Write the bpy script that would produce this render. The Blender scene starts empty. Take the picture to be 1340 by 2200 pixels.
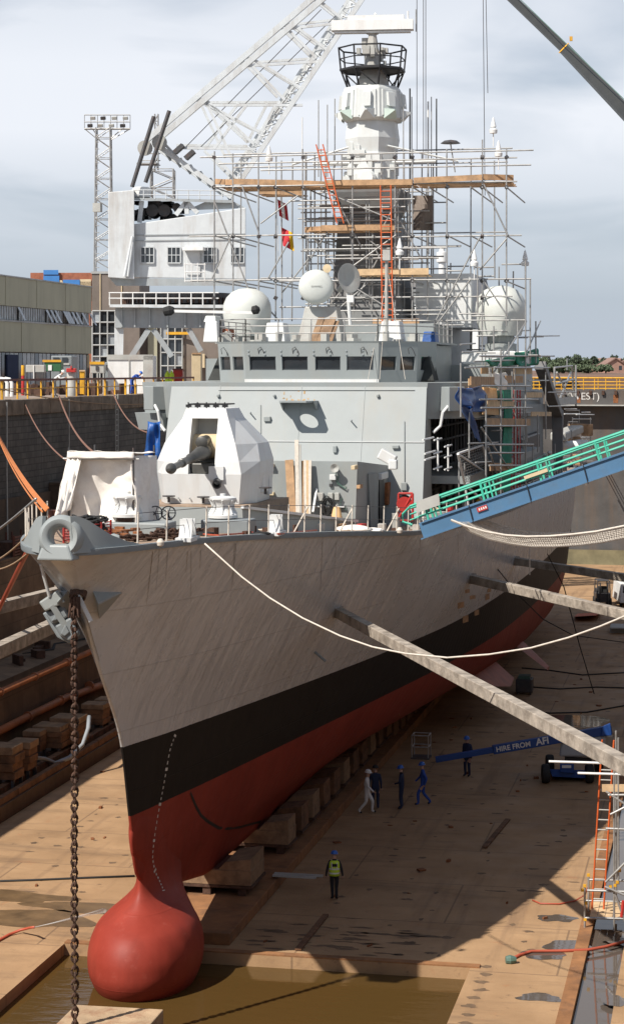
import bpy, bmesh, math, random
import numpy as np
from mathutils import Vector, Matrix
from mathutils.bvhtree import BVHTree

random.seed(7)
SC = bpy.context.scene
COL = SC.collection

# ------------------------------------------------------------------ camera
# World: X to port of the ship's centreline, Y metres aft of the stem head, Z metres above the dock floor.
FPX, CX, HZ = 4300.0, 670.0, 795.0          # focal length, principal column and horizon row of the 1340 x 2200 photograph
YAW = math.atan(880.0 / FPX)
CAMLOC = Vector((18.84, -55.35, 20.0))
FWD = Vector((-math.sin(YAW), math.cos(YAW), 0)); RGT = Vector((math.cos(YAW), math.sin(YAW), 0)); UP = Vector((0, 0, 1))
cd = bpy.data.cameras.new('camera'); cam = bpy.data.objects.new('camera', cd); COL.objects.link(cam)
cam.location = CAMLOC; cam.rotation_euler = (math.pi / 2, 0, YAW)
cd.sensor_fit = 'VERTICAL'; cd.sensor_height = 36.0; cd.sensor_width = 24.0
cd.lens = 36.0 * FPX / 2200.0
cd.shift_y = -(1100.0 - HZ) / 2200.0
cd.clip_start = 0.5; cd.clip_end = 9000
SC.camera = cam

# ------------------------------------------------------------------ sky and sun
SUNV = Vector((-0.52, -0.72, 1.0)).normalized()      # towards the sun
EL = math.asin(SUNV.z); AZ = math.atan2(SUNV.x, SUNV.y)
world = bpy.data.worlds.new('World'); SC.world = world; world.use_nodes = True
wn = world.node_tree.nodes; wl = world.node_tree.links
for n in list(wn): wn.remove(n)
wout = wn.new('ShaderNodeOutputWorld'); wbg = wn.new('ShaderNodeBackground'); wbg.inputs[1].default_value = 0.065
sky = wn.new('ShaderNodeTexSky'); sky.sky_type = 'NISHITA'; sky.sun_disc = False
sky.sun_elevation = EL; sky.sun_rotation = AZ; sky.air_density = 1.0; sky.dust_density = 0.5; sky.ozone_density = 2.5
tc = wn.new('ShaderNodeTexCoord')
def wmath(op, a, b=None):
    n = wn.new('ShaderNodeMath'); n.operation = op
    for i, v in enumerate((a, b)):
        if v is None: continue
        if isinstance(v, (int, float)): n.inputs[i].default_value = v
        else: wl.new(v, n.inputs[i])
    return n.outputs[0]
sep = wn.new('ShaderNodeSeparateXYZ'); wl.new(tc.outputs['Generated'], sep.inputs[0])
hz_ = wmath('ADD', wmath('MAXIMUM', sep.outputs[2], 0.0), 0.16)
cx_ = wmath('DIVIDE', sep.outputs[0], hz_); cy_ = wmath('DIVIDE', sep.outputs[1], hz_)
cmb = wn.new('ShaderNodeCombineXYZ'); cmb.inputs[2].default_value = 0.7; wl.new(cx_, cmb.inputs[0]); wl.new(cy_, cmb.inputs[1])
cn = wn.new('ShaderNodeTexNoise'); cn.inputs['Scale'].default_value = 1.7; cn.inputs['Detail'].default_value = 9; cn.inputs['Roughness'].default_value = 0.44
cn.inputs['Distortion'].default_value = 0.5
wl.new(cmb.outputs[0], cn.inputs['Vector'])
cr = wn.new('ShaderNodeValToRGB'); cr.color_ramp.elements[0].position = 0.24; cr.color_ramp.elements[1].position = 0.52
cr.color_ramp.elements[0].color = (0.12, 0.12, 0.12, 1); cr.color_ramp.elements[1].color = (0.9, 0.9, 0.9, 1)
wl.new(cn.outputs['Fac'], cr.inputs[0])
fade = wmath('MINIMUM', wmath('MULTIPLY', wmath('MAXIMUM', wmath('SUBTRACT', sep.outputs[2], 0.035), 0.0), 12.0), 1.0)
cfac = wmath('MULTIPLY', wmath('MULTIPLY', cr.outputs[0], fade), wmath('MINIMUM', wmath('DIVIDE', 0.17, wmath('ADD', wmath('MAXIMUM', sep.outputs[2], 0.0), 0.02)), 1.0))      # a thin veil: the lower one looks, the more of it one looks through
mixc = wn.new('ShaderNodeMix'); mixc.data_type = 'RGBA'
hazef = wmath('MULTIPLY', wmath('POWER', wmath('SUBTRACT', 1.0, wmath('MINIMUM', wmath('MULTIPLY', wmath('MAXIMUM', sep.outputs[2], 0.0), 2.2), 1.0)), 1.8), 0.95)
mixh = wn.new('ShaderNodeMix'); mixh.data_type = 'RGBA'; wl.new(hazef, mixh.inputs[0]); wl.new(sky.outputs[0], mixh.inputs[6]); mixh.inputs[7].default_value = (6.35, 7.2, 8.5, 1)
wl.new(cfac, mixc.inputs[0]); wl.new(mixh.outputs[2], mixc.inputs[6]); mixc.inputs[7].default_value = (11.6, 12.0, 12.8, 1)
wl.new(mixc.outputs[2], wbg.inputs[0]); wl.new(wbg.outputs[0], wout.inputs[0])
sd = bpy.data.lights.new('sun', 'SUN'); sun = bpy.data.objects.new('sun', sd); COL.objects.link(sun)
sd.energy = 5.0; sd.angle = math.radians(0.53); sd.color = (1.0, 0.94, 0.86)
sun.rotation_euler = SUNV.to_track_quat('Z', 'Y').to_euler(); sun.location = (-60, -80, 140)
SC.view_settings.view_transform = 'Standard'; SC.view_settings.look = 'None'
SC.view_settings.exposure = 0.28; SC.view_settings.gamma = 1.0; SC.view_settings.use_curve_mapping = False
SC.render.engine = 'CYCLES'
SC.cycles.max_bounces = 6; SC.cycles.diffuse_bounces = 3; SC.cycles.glossy_bounces = 3; SC.cycles.transparent_max_bounces = 8
SC.cycles.use_denoising = True

# ------------------------------------------------------------------ measuring helper: a photograph column and row on a known plane give a real point
def P(px, py, X=None, Y=None, Z=None, D=None):
    d = FWD + RGT * ((px - CX) / FPX) + UP * ((HZ - py) / FPX)
    if D is not None: t = D
    elif Y is not None: t = (Y - CAMLOC.y) / d.y
    elif X is not None: t = (X - CAMLOC.x) / d.x
    else: t = (Z - CAMLOC.z) / d.z
    return CAMLOC + d * t
def ray(px, py): return (FWD + RGT * ((px - CX) / FPX) + UP * ((HZ - py) / FPX)).normalized()

# ------------------------------------------------------------------ materials
MATS = {}
def mat(name, col, rough=0.6, metal=0.0, var=0.12, scale=1.2, bump=0.0, bscale=25.0, dirt=None, damt=0.0, dscale=0.8, streak=False, spec=0.5, grain=None, coat=0.0, emit=None):
    m = bpy.data.materials.new(name); m.use_nodes = True; MATS[name] = m
    nt = m.node_tree; N = nt.nodes; L = nt.links
    b = N['Principled BSDF']
    b.inputs['Roughness'].default_value = rough; b.inputs['Metallic'].default_value = metal
    b.inputs['Specular IOR Level'].default_value = spec
    if coat: b.inputs['Coat Weight'].default_value = coat; b.inputs['Coat Roughness'].default_value = 0.15
    g = N.new('ShaderNodeNewGeometry')
    mp = N.new('ShaderNodeMapping'); L.new(g.outputs['Position'], mp.inputs[0])
    if grain: mp.inputs['Scale'].default_value = grain
    nz = N.new('ShaderNodeTexNoise'); nz.inputs['Scale'].default_value = scale; nz.inputs['Detail'].default_value = 8; nz.inputs['Roughness'].default_value = 0.62
    L.new(mp.outputs[0], nz.inputs['Vector'])
    r = N.new('ShaderNodeValToRGB'); r.color_ramp.elements[0].position = 0.3; r.color_ramp.elements[1].position = 0.7
    lo = [max(0, c * (1 - var)) for c in col]; hi = [min(1, c * (1 + var)) for c in col]
    r.color_ramp.elements[0].color = (*lo, 1); r.color_ramp.elements[1].color = (*hi, 1)
    L.new(nz.outputs['Fac'], r.inputs[0]); out = r.outputs[0]
    if dirt:
        mp2 = N.new('ShaderNodeMapping'); L.new(g.outputs['Position'], mp2.inputs[0])
        if streak: mp2.inputs['Scale'].default_value = (1.0, 1.0, 0.12)
        n2 = N.new('ShaderNodeTexNoise'); n2.inputs['Scale'].default_value = dscale; n2.inputs['Detail'].default_value = 7; n2.inputs['Roughness'].default_value = 0.68
        L.new(mp2.outputs[0], n2.inputs['Vector'])
        r2 = N.new('ShaderNodeValToRGB'); r2.color_ramp.elements[0].position = 0.48; r2.color_ramp.elements[1].position = 0.74
        r2.color_ramp.elements[0].color = (0, 0, 0, 1); r2.color_ramp.elements[1].color = (damt, damt, damt, 1)
        L.new(n2.outputs['Fac'], r2.inputs[0])
        mx = N.new('ShaderNodeMix'); mx.data_type = 'RGBA'
        L.new(r2.outputs[0], mx.inputs[0]); L.new(out, mx.inputs[6]); mx.inputs[7].default_value = (*dirt, 1); out = mx.outputs[2]
    L.new(out, b.inputs['Base Color'])
    if bump:
        n3 = N.new('ShaderNodeTexNoise'); n3.inputs['Scale'].default_value = bscale; n3.inputs['Detail'].default_value = 5
        L.new(mp.outputs[0], n3.inputs['Vector'])
        bp = N.new('ShaderNodeBump'); bp.inputs['Strength'].default_value = bump; bp.inputs['Distance'].default_value = 0.05
        L.new(n3.outputs['Fac'], bp.inputs['Height']); L.new(bp.outputs[0], b.inputs['Normal'])
    return m

RUST = (0.23, 0.085, 0.03); GRIME = (0.10, 0.085, 0.065)
mat('ship_grey', (0.285, 0.31, 0.308), 0.5, var=0.05, scale=0.6, dirt=(0.32, 0.27, 0.20), damt=0.3, dscale=0.7, streak=True, bump=0.05, bscale=2.5)
mat('ship_grey_dark', (0.21, 0.235, 0.245), 0.5, var=0.08, dirt=GRIME, damt=0.35, streak=True)
mat('ship_white', (0.66, 0.67, 0.66), 0.5, var=0.04, dirt=(0.45, 0.38, 0.30), damt=0.3, dscale=1.6, streak=True)
mat('radome', (0.62, 0.64, 0.60), 0.4, var=0.04, scale=0.8, dirt=(0.45, 0.45, 0.38), damt=0.3, dscale=1.0)
mat('mast_grey', (0.17, 0.175, 0.175), 0.6, var=0.15, dirt=RUST, damt=0.25)
mat('deck_tan', (0.33, 0.235, 0.165), 0.85, var=0.25, scale=2.2, dirt=(0.18, 0.15, 0.12), damt=0.7, dscale=1.2, bump=0.2)
mat('rust', RUST, 0.85, var=0.45, scale=5, bump=0.4, bscale=30)
mat('rust_dark', (0.075, 0.038, 0.024), 0.85, var=0.5, scale=6, bump=0.4, bscale=30)
mat('primer_brown', (0.13, 0.045, 0.028), 0.6, var=0.2, scale=4)
mat('steel', (0.40, 0.395, 0.38), 0.45, metal=0.55, var=0.22, scale=3, dirt=(0.26, 0.20, 0.15), damt=0.5, dscale=2.5)
mat('steel_dark', (0.055, 0.055, 0.058), 0.5, var=0.25, scale=4, dirt=RUST, damt=0.25, dscale=3)
mat('gun_metal', (0.10, 0.098, 0.09), 0.42, metal=0.4, var=0.2, scale=5)
mat('black', (0.018, 0.018, 0.02), 0.55, var=0.3, scale=5)
mat('white_paint', (0.76, 0.76, 0.74), 0.5, var=0.05, dirt=(0.4, 0.33, 0.26), damt=0.35, dscale=2, streak=True)
mat('crane_white', (0.62, 0.65, 0.66), 0.5, var=0.08, dirt=(0.33, 0.27, 0.21), damt=0.55, dscale=0.9, streak=True)
mat('house_brick', (0.36, 0.22, 0.17), 0.85, var=0.2, scale=0.5)  # muted brick for the far houses, distance haze mixed into the colour
mat('crane_grey', (0.36, 0.39, 0.40), 0.55, var=0.1, dirt=RUST, damt=0.25, dscale=1.0, streak=True)
mat('canvas', (0.86, 0.81, 0.74), 0.9, var=0.05, scale=2, bump=0.25, bscale=5, dirt=(0.50, 0.41, 0.33), damt=0.35, dscale=1.6)
mat('timber', (0.35, 0.30, 0.245), 0.85, var=0.4, scale=2.2, bump=0.5, bscale=9, dirt=(0.12, 0.09, 0.065), damt=0.85, dscale=1.7)
mat('board', (0.44, 0.27, 0.145), 0.8, var=0.3, scale=2.5, bump=0.15, dirt=(0.19, 0.13, 0.09), damt=0.7, dscale=1.6)
mat('board_pale', (0.60, 0.42, 0.24), 0.8, var=0.2, scale=2.5, dirt=(0.32, 0.22, 0.13), damt=0.6, dscale=1.6)
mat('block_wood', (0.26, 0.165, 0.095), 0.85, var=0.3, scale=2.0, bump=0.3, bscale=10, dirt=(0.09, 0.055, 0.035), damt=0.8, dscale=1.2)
mat('block_wood_dark', (0.17, 0.085, 0.042), 0.9, var=0.4, scale=2.0, bump=0.3, bscale=10, dirt=(0.03, 0.02, 0.015), damt=0.8, dscale=1.5)  # dark timber; on keel blocks this tone stands in for hull shade
mat('orange_paint', (0.62, 0.115, 0.025), 0.55, var=0.12, scale=4)
mat('red_paint', (0.45, 0.03, 0.025), 0.5, var=0.15, scale=4, dirt=GRIME, damt=0.3)
mat('yellow_paint', (0.68, 0.36, 0.02), 0.55, var=0.15, scale=2.5, dirt=(0.25, 0.10, 0.03), damt=0.7, dscale=2.0)
mat('maroon', (0.13, 0.032, 0.028), 0.6, var=0.25, scale=2.0, dirt=(0.40, 0.22, 0.05), damt=0.6, dscale=0.6)
mat('hivis', (0.55, 0.75, 0.05), 0.7, var=0.06)
mat('reflective', (0.75, 0.76, 0.74), 0.4)
mat('blue_tarp', (0.012, 0.075, 0.27), 0.45, var=0.35, scale=2.0, bump=0.3, bscale=4)
mat('green_net', (0.005, 0.19, 0.11), 0.75, var=0.35, scale=3.0)
mat('gangway_green', (0.045, 0.42, 0.29), 0.5, var=0.12, dirt=(0.35, 0.35, 0.3), damt=0.25, dscale=2)
mat('gangway_blue', (0.075, 0.175, 0.30), 0.5, var=0.10, scale=0.8, dirt=(0.13, 0.12, 0.11), damt=0.3, dscale=1.2)
mat('lift_blue', (0.010, 0.06, 0.25), 0.45, var=0.12)
mat('grey_cover', (0.32, 0.33, 0.34), 0.5, var=0.1)
mat('rubber', (0.02, 0.02, 0.02), 0.8, var=0.3)
mat('rope_white', (0.62, 0.56, 0.48), 0.9, var=0.15, scale=6)
mat('rope_tan', (0.33, 0.22, 0.13), 0.9, var=0.2, scale=6)
mat('rope_orange', (0.50, 0.17, 0.05), 0.85, var=0.2, scale=6)
mat('rope_brown', (0.20, 0.10, 0.07), 0.9, var=0.2, scale=6)
mat('hose_red', (0.42, 0.085, 0.045), 0.5, var=0.12)
mat('pipe_orange', (0.33, 0.115, 0.045), 0.6, var=0.2, scale=2.0, dirt=GRIME, damt=0.5)
mat('skin', (0.50, 0.30, 0.22), 0.6, var=0.05)
mat('coverall_white', (0.74, 0.74, 0.73), 0.85, var=0.06, dirt=(0.4, 0.36, 0.32), damt=0.3, dscale=3)
mat('coverall_blue', (0.025, 0.075, 0.34), 0.85, var=0.12)
mat('coverall_navy', (0.018, 0.028, 0.07), 0.85, var=0.2)
mat('cloth_black', (0.02, 0.02, 0.024), 0.9, var=0.2)
mat('cloth_grey', (0.27, 0.29, 0.31), 0.9, var=0.12)
mat('helmet_blue', (0.03, 0.13, 0.50), 0.35, var=0.05)
mat('brick_red', (0.32, 0.115, 0.065), 0.85, var=0.25, scale=1.5, bump=0.2)
mat('brown_cladding', (0.20, 0.165, 0.14), 0.75, var=0.12, scale=1.0, dirt=GRIME, damt=0.4, streak=True)
mat('cladding_green', (0.42, 0.405, 0.29), 0.6, var=0.06, scale=0.4, dirt=(0.17, 0.155, 0.115), damt=0.5, dscale=0.3, streak=True)
mat('cladding_frame', (0.42, 0.43, 0.42), 0.6, var=0.12, dirt=GRIME, damt=0.4)
mat('window_glass', (0.03, 0.035, 0.04), 0.06, var=0.3, scale=0.7, spec=0.8)
mat('pale_glass', (0.36, 0.39, 0.41), 0.25, var=0.35, scale=1.4, spec=0.7)
mat('blue_panel', (0.05, 0.20, 0.50), 0.5, var=0.1)
mat('cream', (0.62, 0.50, 0.32), 0.7, var=0.1)
mat('green_box', (0.03, 0.12, 0.05), 0.5, var=0.15)
mat('machine_grey', (0.42, 0.42, 0.39), 0.55, var=0.12, dirt=RUST, damt=0.3)
mat('caisson_steel', (0.085, 0.08, 0.076), 0.7, var=0.25, scale=0.4, dirt=(0.16, 0.10, 0.06), damt=0.6, dscale=0.45, streak=True, bump=0.3, bscale=3)
mat('algae', (0.19, 0.155, 0.08), 0.8, var=0.35, scale=0.5)
mat('coping', (0.22, 0.17, 0.125), 0.9, var=0.35, scale=0.9, dirt=(0.06, 0.05, 0.04), damt=0.8, dscale=0.7, bump=0.4, bscale=8)
mat('quay_ground', (0.30, 0.235, 0.19), 0.9, var=0.25, scale=0.3, dirt=(0.14, 0.11, 0.09), damt=0.7, dscale=0.4, bump=0.2)
mat('field', (0.17, 0.105, 0.075), 0.95, var=0.3, scale=0.01)
mat('roof_tile', (0.24, 0.15, 0.12), 0.85, var=0.25, scale=0.5)  # far roofs: saturation lowered, haze painted into the tile colour
mat('leaf', (0.085, 0.115, 0.06), 0.8, var=0.5, scale=0.35)  # leaf green lightened, far-shore haze is put into the colour
mat('leaf_dark', (0.06, 0.085, 0.05), 0.8, var=0.5, scale=0.3)  # darker foliage with the same painted-in haze
mat('bark', (0.10, 0.075, 0.055), 0.9, var=0.3)
mat('mast_white', (0.60, 0.625, 0.615), 0.5, var=0.06, dirt=(0.40, 0.38, 0.32), damt=0.35, dscale=1.4, streak=True)
mat('pale_green', (0.50, 0.60, 0.54), 0.5, var=0.06)
mat('jib_dark', (0.035, 0.035, 0.03), 0.4, var=0.15, scale=0.8, spec=0.6)
mat('flag_red', (0.45, 0.03, 0.04), 0.85, var=0.1)
mat('flag_yellow', (0.7, 0.42, 0.02), 0.85, var=0.1)
mat('peach_panel', (0.68, 0.42, 0.20), 0.7, var=0.12)
mat('paint_blackband', (0.014, 0.013, 0.013), 0.5, var=0.2)
mat('mark_white', (0.62, 0.60, 0.56), 0.7, var=0.2, scale=5)
mat('kerb_rust', (0.27, 0.125, 0.05), 0.9, var=0.4, scale=0.8, dirt=(0.10, 0.06, 0.04), damt=0.8, dscale=0.9, bump=0.3)
mat('stone_block', (0.44, 0.31, 0.19), 0.9, var=0.25, scale=0.9, dirt=(0.24, 0.085, 0.04), damt=0.85, dscale=1.6, bump=0.4)
mat('bridge_inside', (0.03, 0.032, 0.03), 0.9, var=0.4)
mat('lens', (0.75, 0.78, 0.8), 0.2)
mat('green_machine', (0.09, 0.16, 0.13), 0.5, var=0.2)
M = MATS

# ------------------------------------------------------------------ mesh builder
ROOT = {}      # object name -> world location of the thing's empty
class MB:
    def __init__(s): s.v = []; s.f = []
    def add(s, vs, fs):
        o = len(s.v); s.v += [tuple(x) for x in vs]; s.f += [tuple(i + o for i in f) for f in fs]; return s
    def box(s, c, d, R=None):
        x, y, z = d[0] / 2, d[1] / 2, d[2] / 2
        vs = [Vector((i * x, j * y, k * z)) for k in (-1, 1) for j in (-1, 1) for i in (-1, 1)]
        if R is not None: vs = [R @ q for q in vs]
        c = Vector(c); vs = [q + c for q in vs]
        return s.add(vs, [(0, 2, 3, 1), (4, 5, 7, 6), (0, 1, 5, 4), (1, 3, 7, 5), (3, 2, 6, 7), (2, 0, 4, 6)])
    def bx(s, x0, x1, y0, y1, z0, z1): return s.box(((x0 + x1) / 2, (y0 + y1) / 2, (z0 + z1) / 2), (x1 - x0, y1 - y0, z1 - z0))
    def hexa(s, lo, hi):       # four points below, four above, same order (counter-clockwise seen from above)
        n = len(lo); fs = [tuple(range(n))[::-1], tuple(range(n, 2 * n))] + [(i, (i + 1) % n, n + (i + 1) % n, n + i) for i in range(n)]
        return s.add(list(lo) + list(hi), fs)
    def rings(s, rings, cap0=True, cap1=True):
        n = len(rings[0]); vs = [q for r in rings for q in r]; fs = []
        for k in range(len(rings) - 1):
            for i in range(n): fs.append((k * n + i, k * n + (i + 1) % n, (k + 1) * n + (i + 1) % n, (k + 1) * n + i))
        if cap0: fs.append(tuple(range(n))[::-1])
        if cap1: fs.append(tuple(range((len(rings) - 1) * n, len(rings) * n)))
        return s.add(vs, fs)
    def tube(s, p, q, r, n=6, r2=None):
        p = Vector(p); q = Vector(q); d = (q - p)
        if d.length < 1e-6: return s
        R = d.to_track_quat('Z', 'Y').to_matrix(); r2 = r if r2 is None else r2
        a = [p + R @ Vector((math.cos(t) * r, math.sin(t) * r, 0)) for t in [2 * math.pi * i / n for i in range(n)]]
        b = [q + R @ Vector((math.cos(t) * r2, math.sin(t) * r2, 0)) for t in [2 * math.pi * i / n for i in range(n)]]
        return s.rings([a, b])
    def path(s, pts, r, n=6, closed=False):
        pts = [Vector(p) for p in pts]; rg = []
        for i, p in enumerate(pts):
            if closed: d = pts[(i + 1) % len(pts)] - pts[i - 1]
            else: d = pts[min(i + 1, len(pts) - 1)] - pts[max(i - 1, 0)]
            d.normalize(); ref = Vector((0, 0, 1)) if abs(d.z) < 0.95 else Vector((1, 0, 0))
            u = d.cross(ref).normalized(); w = d.cross(u).normalized()
            rr = r[i] if isinstance(r, (list, tuple)) else r
            rg.append([p + u * math.cos(t) * rr + w * math.sin(t) * rr for t in [2 * math.pi * k / n for k in range(n)]])
        if closed: rg.append(rg[0]); return s.rings(rg, False, False)
        return s.rings(rg)
    def lathe(s, prof, c, axis=(0, 0, 1), n=16, cap=True):
        R = Vector(axis).to_track_quat('Z', 'Y').to_matrix(); c = Vector(c)
        rg = [[c + R @ Vector((math.cos(2 * math.pi * i / n) * max(r, 1e-4), math.sin(2 * math.pi * i / n) * max(r, 1e-4), z)) for i in range(n)] for r, z in prof]
        return s.rings(rg, cap, cap)
    def beam(s, p, q, w, h, up=(0, 0, 1)):     # rectangular bar from p to q
        p = Vector(p); q = Vector(q); d = (q - p).normalized(); u = Vector(up)
        if abs(d.dot(u)) > 0.98: u = Vector((0, 1, 0))
        sd_ = d.cross(u).normalized(); u2 = sd_.cross(d).normalized()
        o = [(-w / 2, -h / 2), (w / 2, -h / 2), (w / 2, h / 2), (-w / 2, h / 2)]
        return s.rings([[p + sd_ * a + u2 * b for a, b in o], [q + sd_ * a + u2 * b for a, b in o]])
    def grid(s, fn, nu, nv):
        vs = [fn(i / nu, j / nv) for j in range(nv + 1) for i in range(nu + 1)]
        return s.add(vs, [(j * (nu + 1) + i, j * (nu + 1) + i + 1, (j + 1) * (nu + 1) + i + 1, (j + 1) * (nu + 1) + i) for j in range(nv) for i in range(nu)])
    def mesh(s, name, loc=(0, 0, 0)):
        me = bpy.data.meshes.new(name); l = Vector(loc)
        me.from_pydata([(a[0] - l.x, a[1] - l.y, a[2] - l.z) for a in s.v], [], s.f); me.update()
        return me
    def build(s, name, m, parent=None, smooth=False, solid=0.0, bevel=0.0, fixn=True):
        loc = ROOT.get(parent.name, Vector((0, 0, 0))) if parent else Vector((0, 0, 0))
        me = s.mesh(name, loc)
        if fixn:
            bm = bmesh.new(); bm.from_mesh(me); bmesh.ops.recalc_face_normals(bm, faces=bm.faces); bm.to_mesh(me); bm.free()
        me.materials.append(M[m] if isinstance(m, str) else m)
        if smooth:
            me.polygons.foreach_set('use_smooth', [True] * len(me.polygons))
            if smooth != 'full': me.set_sharp_from_angle(angle=math.radians(38))
        o = bpy.data.objects.new(name, me); COL.objects.link(o)
        if parent: o.parent = parent; ROOT[o.name] = loc
        if solid: md = o.modifiers.new('solid', 'SOLIDIFY'); md.thickness = solid; md.offset = 0
        if bevel: md = o.modifiers.new('bevel', 'BEVEL'); md.width = bevel; md.segments = 2; md.limit_method = 'ANGLE'
        return o

def tag(o, label, cat, group=None, kind=None):
    if label: o['label'] = label
    if cat: o['category'] = cat
    if group: o['group'] = group
    if kind: o['kind'] = kind
    return o
def thing(name, label, cat, loc=(0, 0, 0), group=None, rotz=0.0, local=False):
    o = bpy.data.objects.new(name, None); o.empty_display_size = 0.3; COL.objects.link(o)
    o.location = loc; o.rotation_euler = (0, 0, rotz)
    ROOT[o.name] = Vector((0, 0, 0)) if local else Vector(loc)
    return tag(o, label, cat, group)
def solo(mb, name, m, label, cat, group=None, **k): return tag(mb.build(name, m, None, **k), label, cat, group)
def struct(mb, name, m, **k): o = mb.build(name, m, None, **k); o['kind'] = 'structure'; return o
def copy_tree(o, parent=None):
    c = o.copy(); COL.objects.link(c)
    if parent: c.parent = parent
    for ch in list(o.children): copy_tree(ch, c)
    return c
_unit = {}
def unit_mesh(kind, m):
    k = (kind, m)
    if k not in _unit:
        b = MB()
        if kind == 'cyl': b.tube((0, 0, 0), (0, 0, 1), 1.0, 7)
        else: b.box((0, 0, 0.5), (1, 1, 1))
        me = b.mesh(kind); me.materials.append(M[m])
        if kind == 'cyl':
            me.polygons.foreach_set('use_smooth', [len(p.vertices) == 4 for p in me.polygons])
        _unit[k] = me
    return _unit[k]
def pole(p, q, r, parent, name='pole', m='steel', kind='cyl', r2=None):
    p = Vector(p); q = Vector(q); d = q - p
    o = bpy.data.objects.new(name, unit_mesh(kind, m)); COL.objects.link(o)
    loc = ROOT.get(parent.name, Vector((0, 0, 0))) if parent else Vector((0, 0, 0))
    if parent: o.parent = parent
    o.location = p - loc; o.rotation_mode = 'QUATERNION'
    o.rotation_quaternion = d.to_track_quat('Z', 'Y'); o.scale = (r, r2 or r, d.length)
    return o
def plank(p, q, w, h, parent, name='board', m='board'):     # w across, h thick; stays level across
    b = MB().beam(p, q, w, h); return b.build(name, m, parent)
def ladder(p, q, w, parent, m='orange_paint', n=None, side=(1, 0, 0), r=0.035, rungm=None):
    p = Vector(p); q = Vector(q); s_ = Vector(side).normalized() * w / 2
    pole(p - s_, q - s_, r, parent, 'stile', m); pole(p + s_, q + s_, r, parent, 'stile', m)
    n = n or max(3, int((q - p).length / 0.3))
    for i in range(1, n):
        c = p.lerp(q, i / n); pole(c - s_, c + s_, r * 0.7, parent, 'rung', rungm or m)
def catenary(p, q, sag, n=24):
    p = Vector(p); q = Vector(q)
    return [p.lerp(q, i / n) - Vector((0, 0, 4 * sag * (i / n) * (1 - i / n))) for i in range(n + 1)]
def wall_panel(bl, br, tl, tr, holes, depth, name, m, parent, pane_mat='window_glass', frame_mat=None, fw=0.06, bars=None, pane_name='window', sub=True, rev=0.7):
    """A wall with real openings: holes (u0,u1,v0,v1); reveals go 'depth' inwards; each opening gets a pane set back and a frame."""
    bl, br, tl, tr = map(Vector, (bl, br, tl, tr))
    nrm = (br - bl).cross(tl - bl).normalized()      # outward when bl->br runs left to right seen from outside
    def at(u, v, d=0): return bl.lerp(br, u).lerp(tl.lerp(tr, u), v) - nrm * d
    us = sorted({0.0, 1.0} | {h[0] for h in holes} | {h[1] for h in holes}); vs = sorted({0.0, 1.0} | {h[2] for h in holes} | {h[3] for h in holes})
    b = MB()
    for i in range(len(us) - 1):
        for j in range(len(vs) - 1):
            um = (us[i] + us[i + 1]) / 2; vm = (vs[j] + vs[j + 1]) / 2
            if any(h[0] < um < h[1] and h[2] < vm < h[3] for h in holes): continue
            b.add([at(us[i], vs[j]), at(us[i + 1], vs[j]), at(us[i + 1], vs[j + 1]), at(us[i], vs[j + 1])], [(0, 1, 2, 3)])
    for (u0, u1, v0, v1) in holes:
        c = [(u0, v0), (u1, v0), (u1, v1), (u0, v1)]
        for k in range(4):
            a, d = c[k], c[(k + 1) % 4]
            b.add([at(*a), at(*a, depth), at(*d, depth), at(*d)], [(0, 1, 2, 3)])
    w = b.build(name, m, parent, fixn=False)
    for (u0, u1, v0, v1) in holes:
        pb = MB().add([at(u0, v0, depth * rev), at(u1, v0, depth * rev), at(u1, v1, depth * rev), at(u0, v1, depth * rev)], [(0, 1, 2, 3)])
        po = pb.build(pane_name, pane_mat, w if sub else parent, fixn=False)
        if frame_mat:
            fb = MB(); c = [at(u0, v0, depth * 0.4), at(u1, v0, depth * 0.4), at(u1, v1, depth * 0.4), at(u0, v1, depth * 0.4)]
            for k in range(4): fb.beam(c[k], c[(k + 1) % 4], fw, fw, nrm)
            if bars:
                for a in range(1, bars[0]): fb.beam(at(u0 + (u1 - u0) * a / bars[0], v0, depth * 0.5), at(u0 + (u1 - u0) * a / bars[0], v1, depth * 0.5), fw * 0.7, fw * 0.6, nrm)
                for a in range(1, bars[1]): fb.beam(at(u0, v0 + (v1 - v0) * a / bars[1], depth * 0.5), at(u1, v0 + (v1 - v0) * a / bars[1], depth * 0.5), fw * 0.6, fw * 0.6, nrm)
            fb.build('window_frame', frame_mat, w if sub else parent)
    return w
def text3d(s, name, m, loc, right, up, size, parent=None, extrude=0.004, bold=0.0, align='CENTER'):
    cu = bpy.data.curves.new(name, 'FONT'); cu.body = s; cu.size = size; cu.extrude = extrude; cu.offset = bold; cu.align_x = align; cu.align_y = 'CENTER'
    t = bpy.data.objects.new(name, cu); COL.objects.link(t)
    bpy.context.view_layer.update()
    me = bpy.data.meshes.new_from_object(t.evaluated_get(bpy.context.evaluated_depsgraph_get()))
    bpy.data.objects.remove(t); bpy.data.curves.remove(cu)
    r = Vector(right).normalized(); u = Vector(up).normalized(); n = r.cross(u).normalized(); u = n.cross(r)
    root = ROOT.get(parent.name, Vector((0, 0, 0))) if parent else Vector((0, 0, 0))
    Mx = Matrix(((r.x, u.x, n.x, loc[0] - root.x), (r.y, u.y, n.y, loc[1] - root.y), (r.z, u.z, n.z, loc[2] - root.z), (0, 0, 0, 1)))
    me.transform(Mx); me.materials.clear(); me.materials.append(M[m])
    o = bpy.data.objects.new(name, me); COL.objects.link(o)
    if parent: o.parent = parent; ROOT[o.name] = root
    return o

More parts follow.
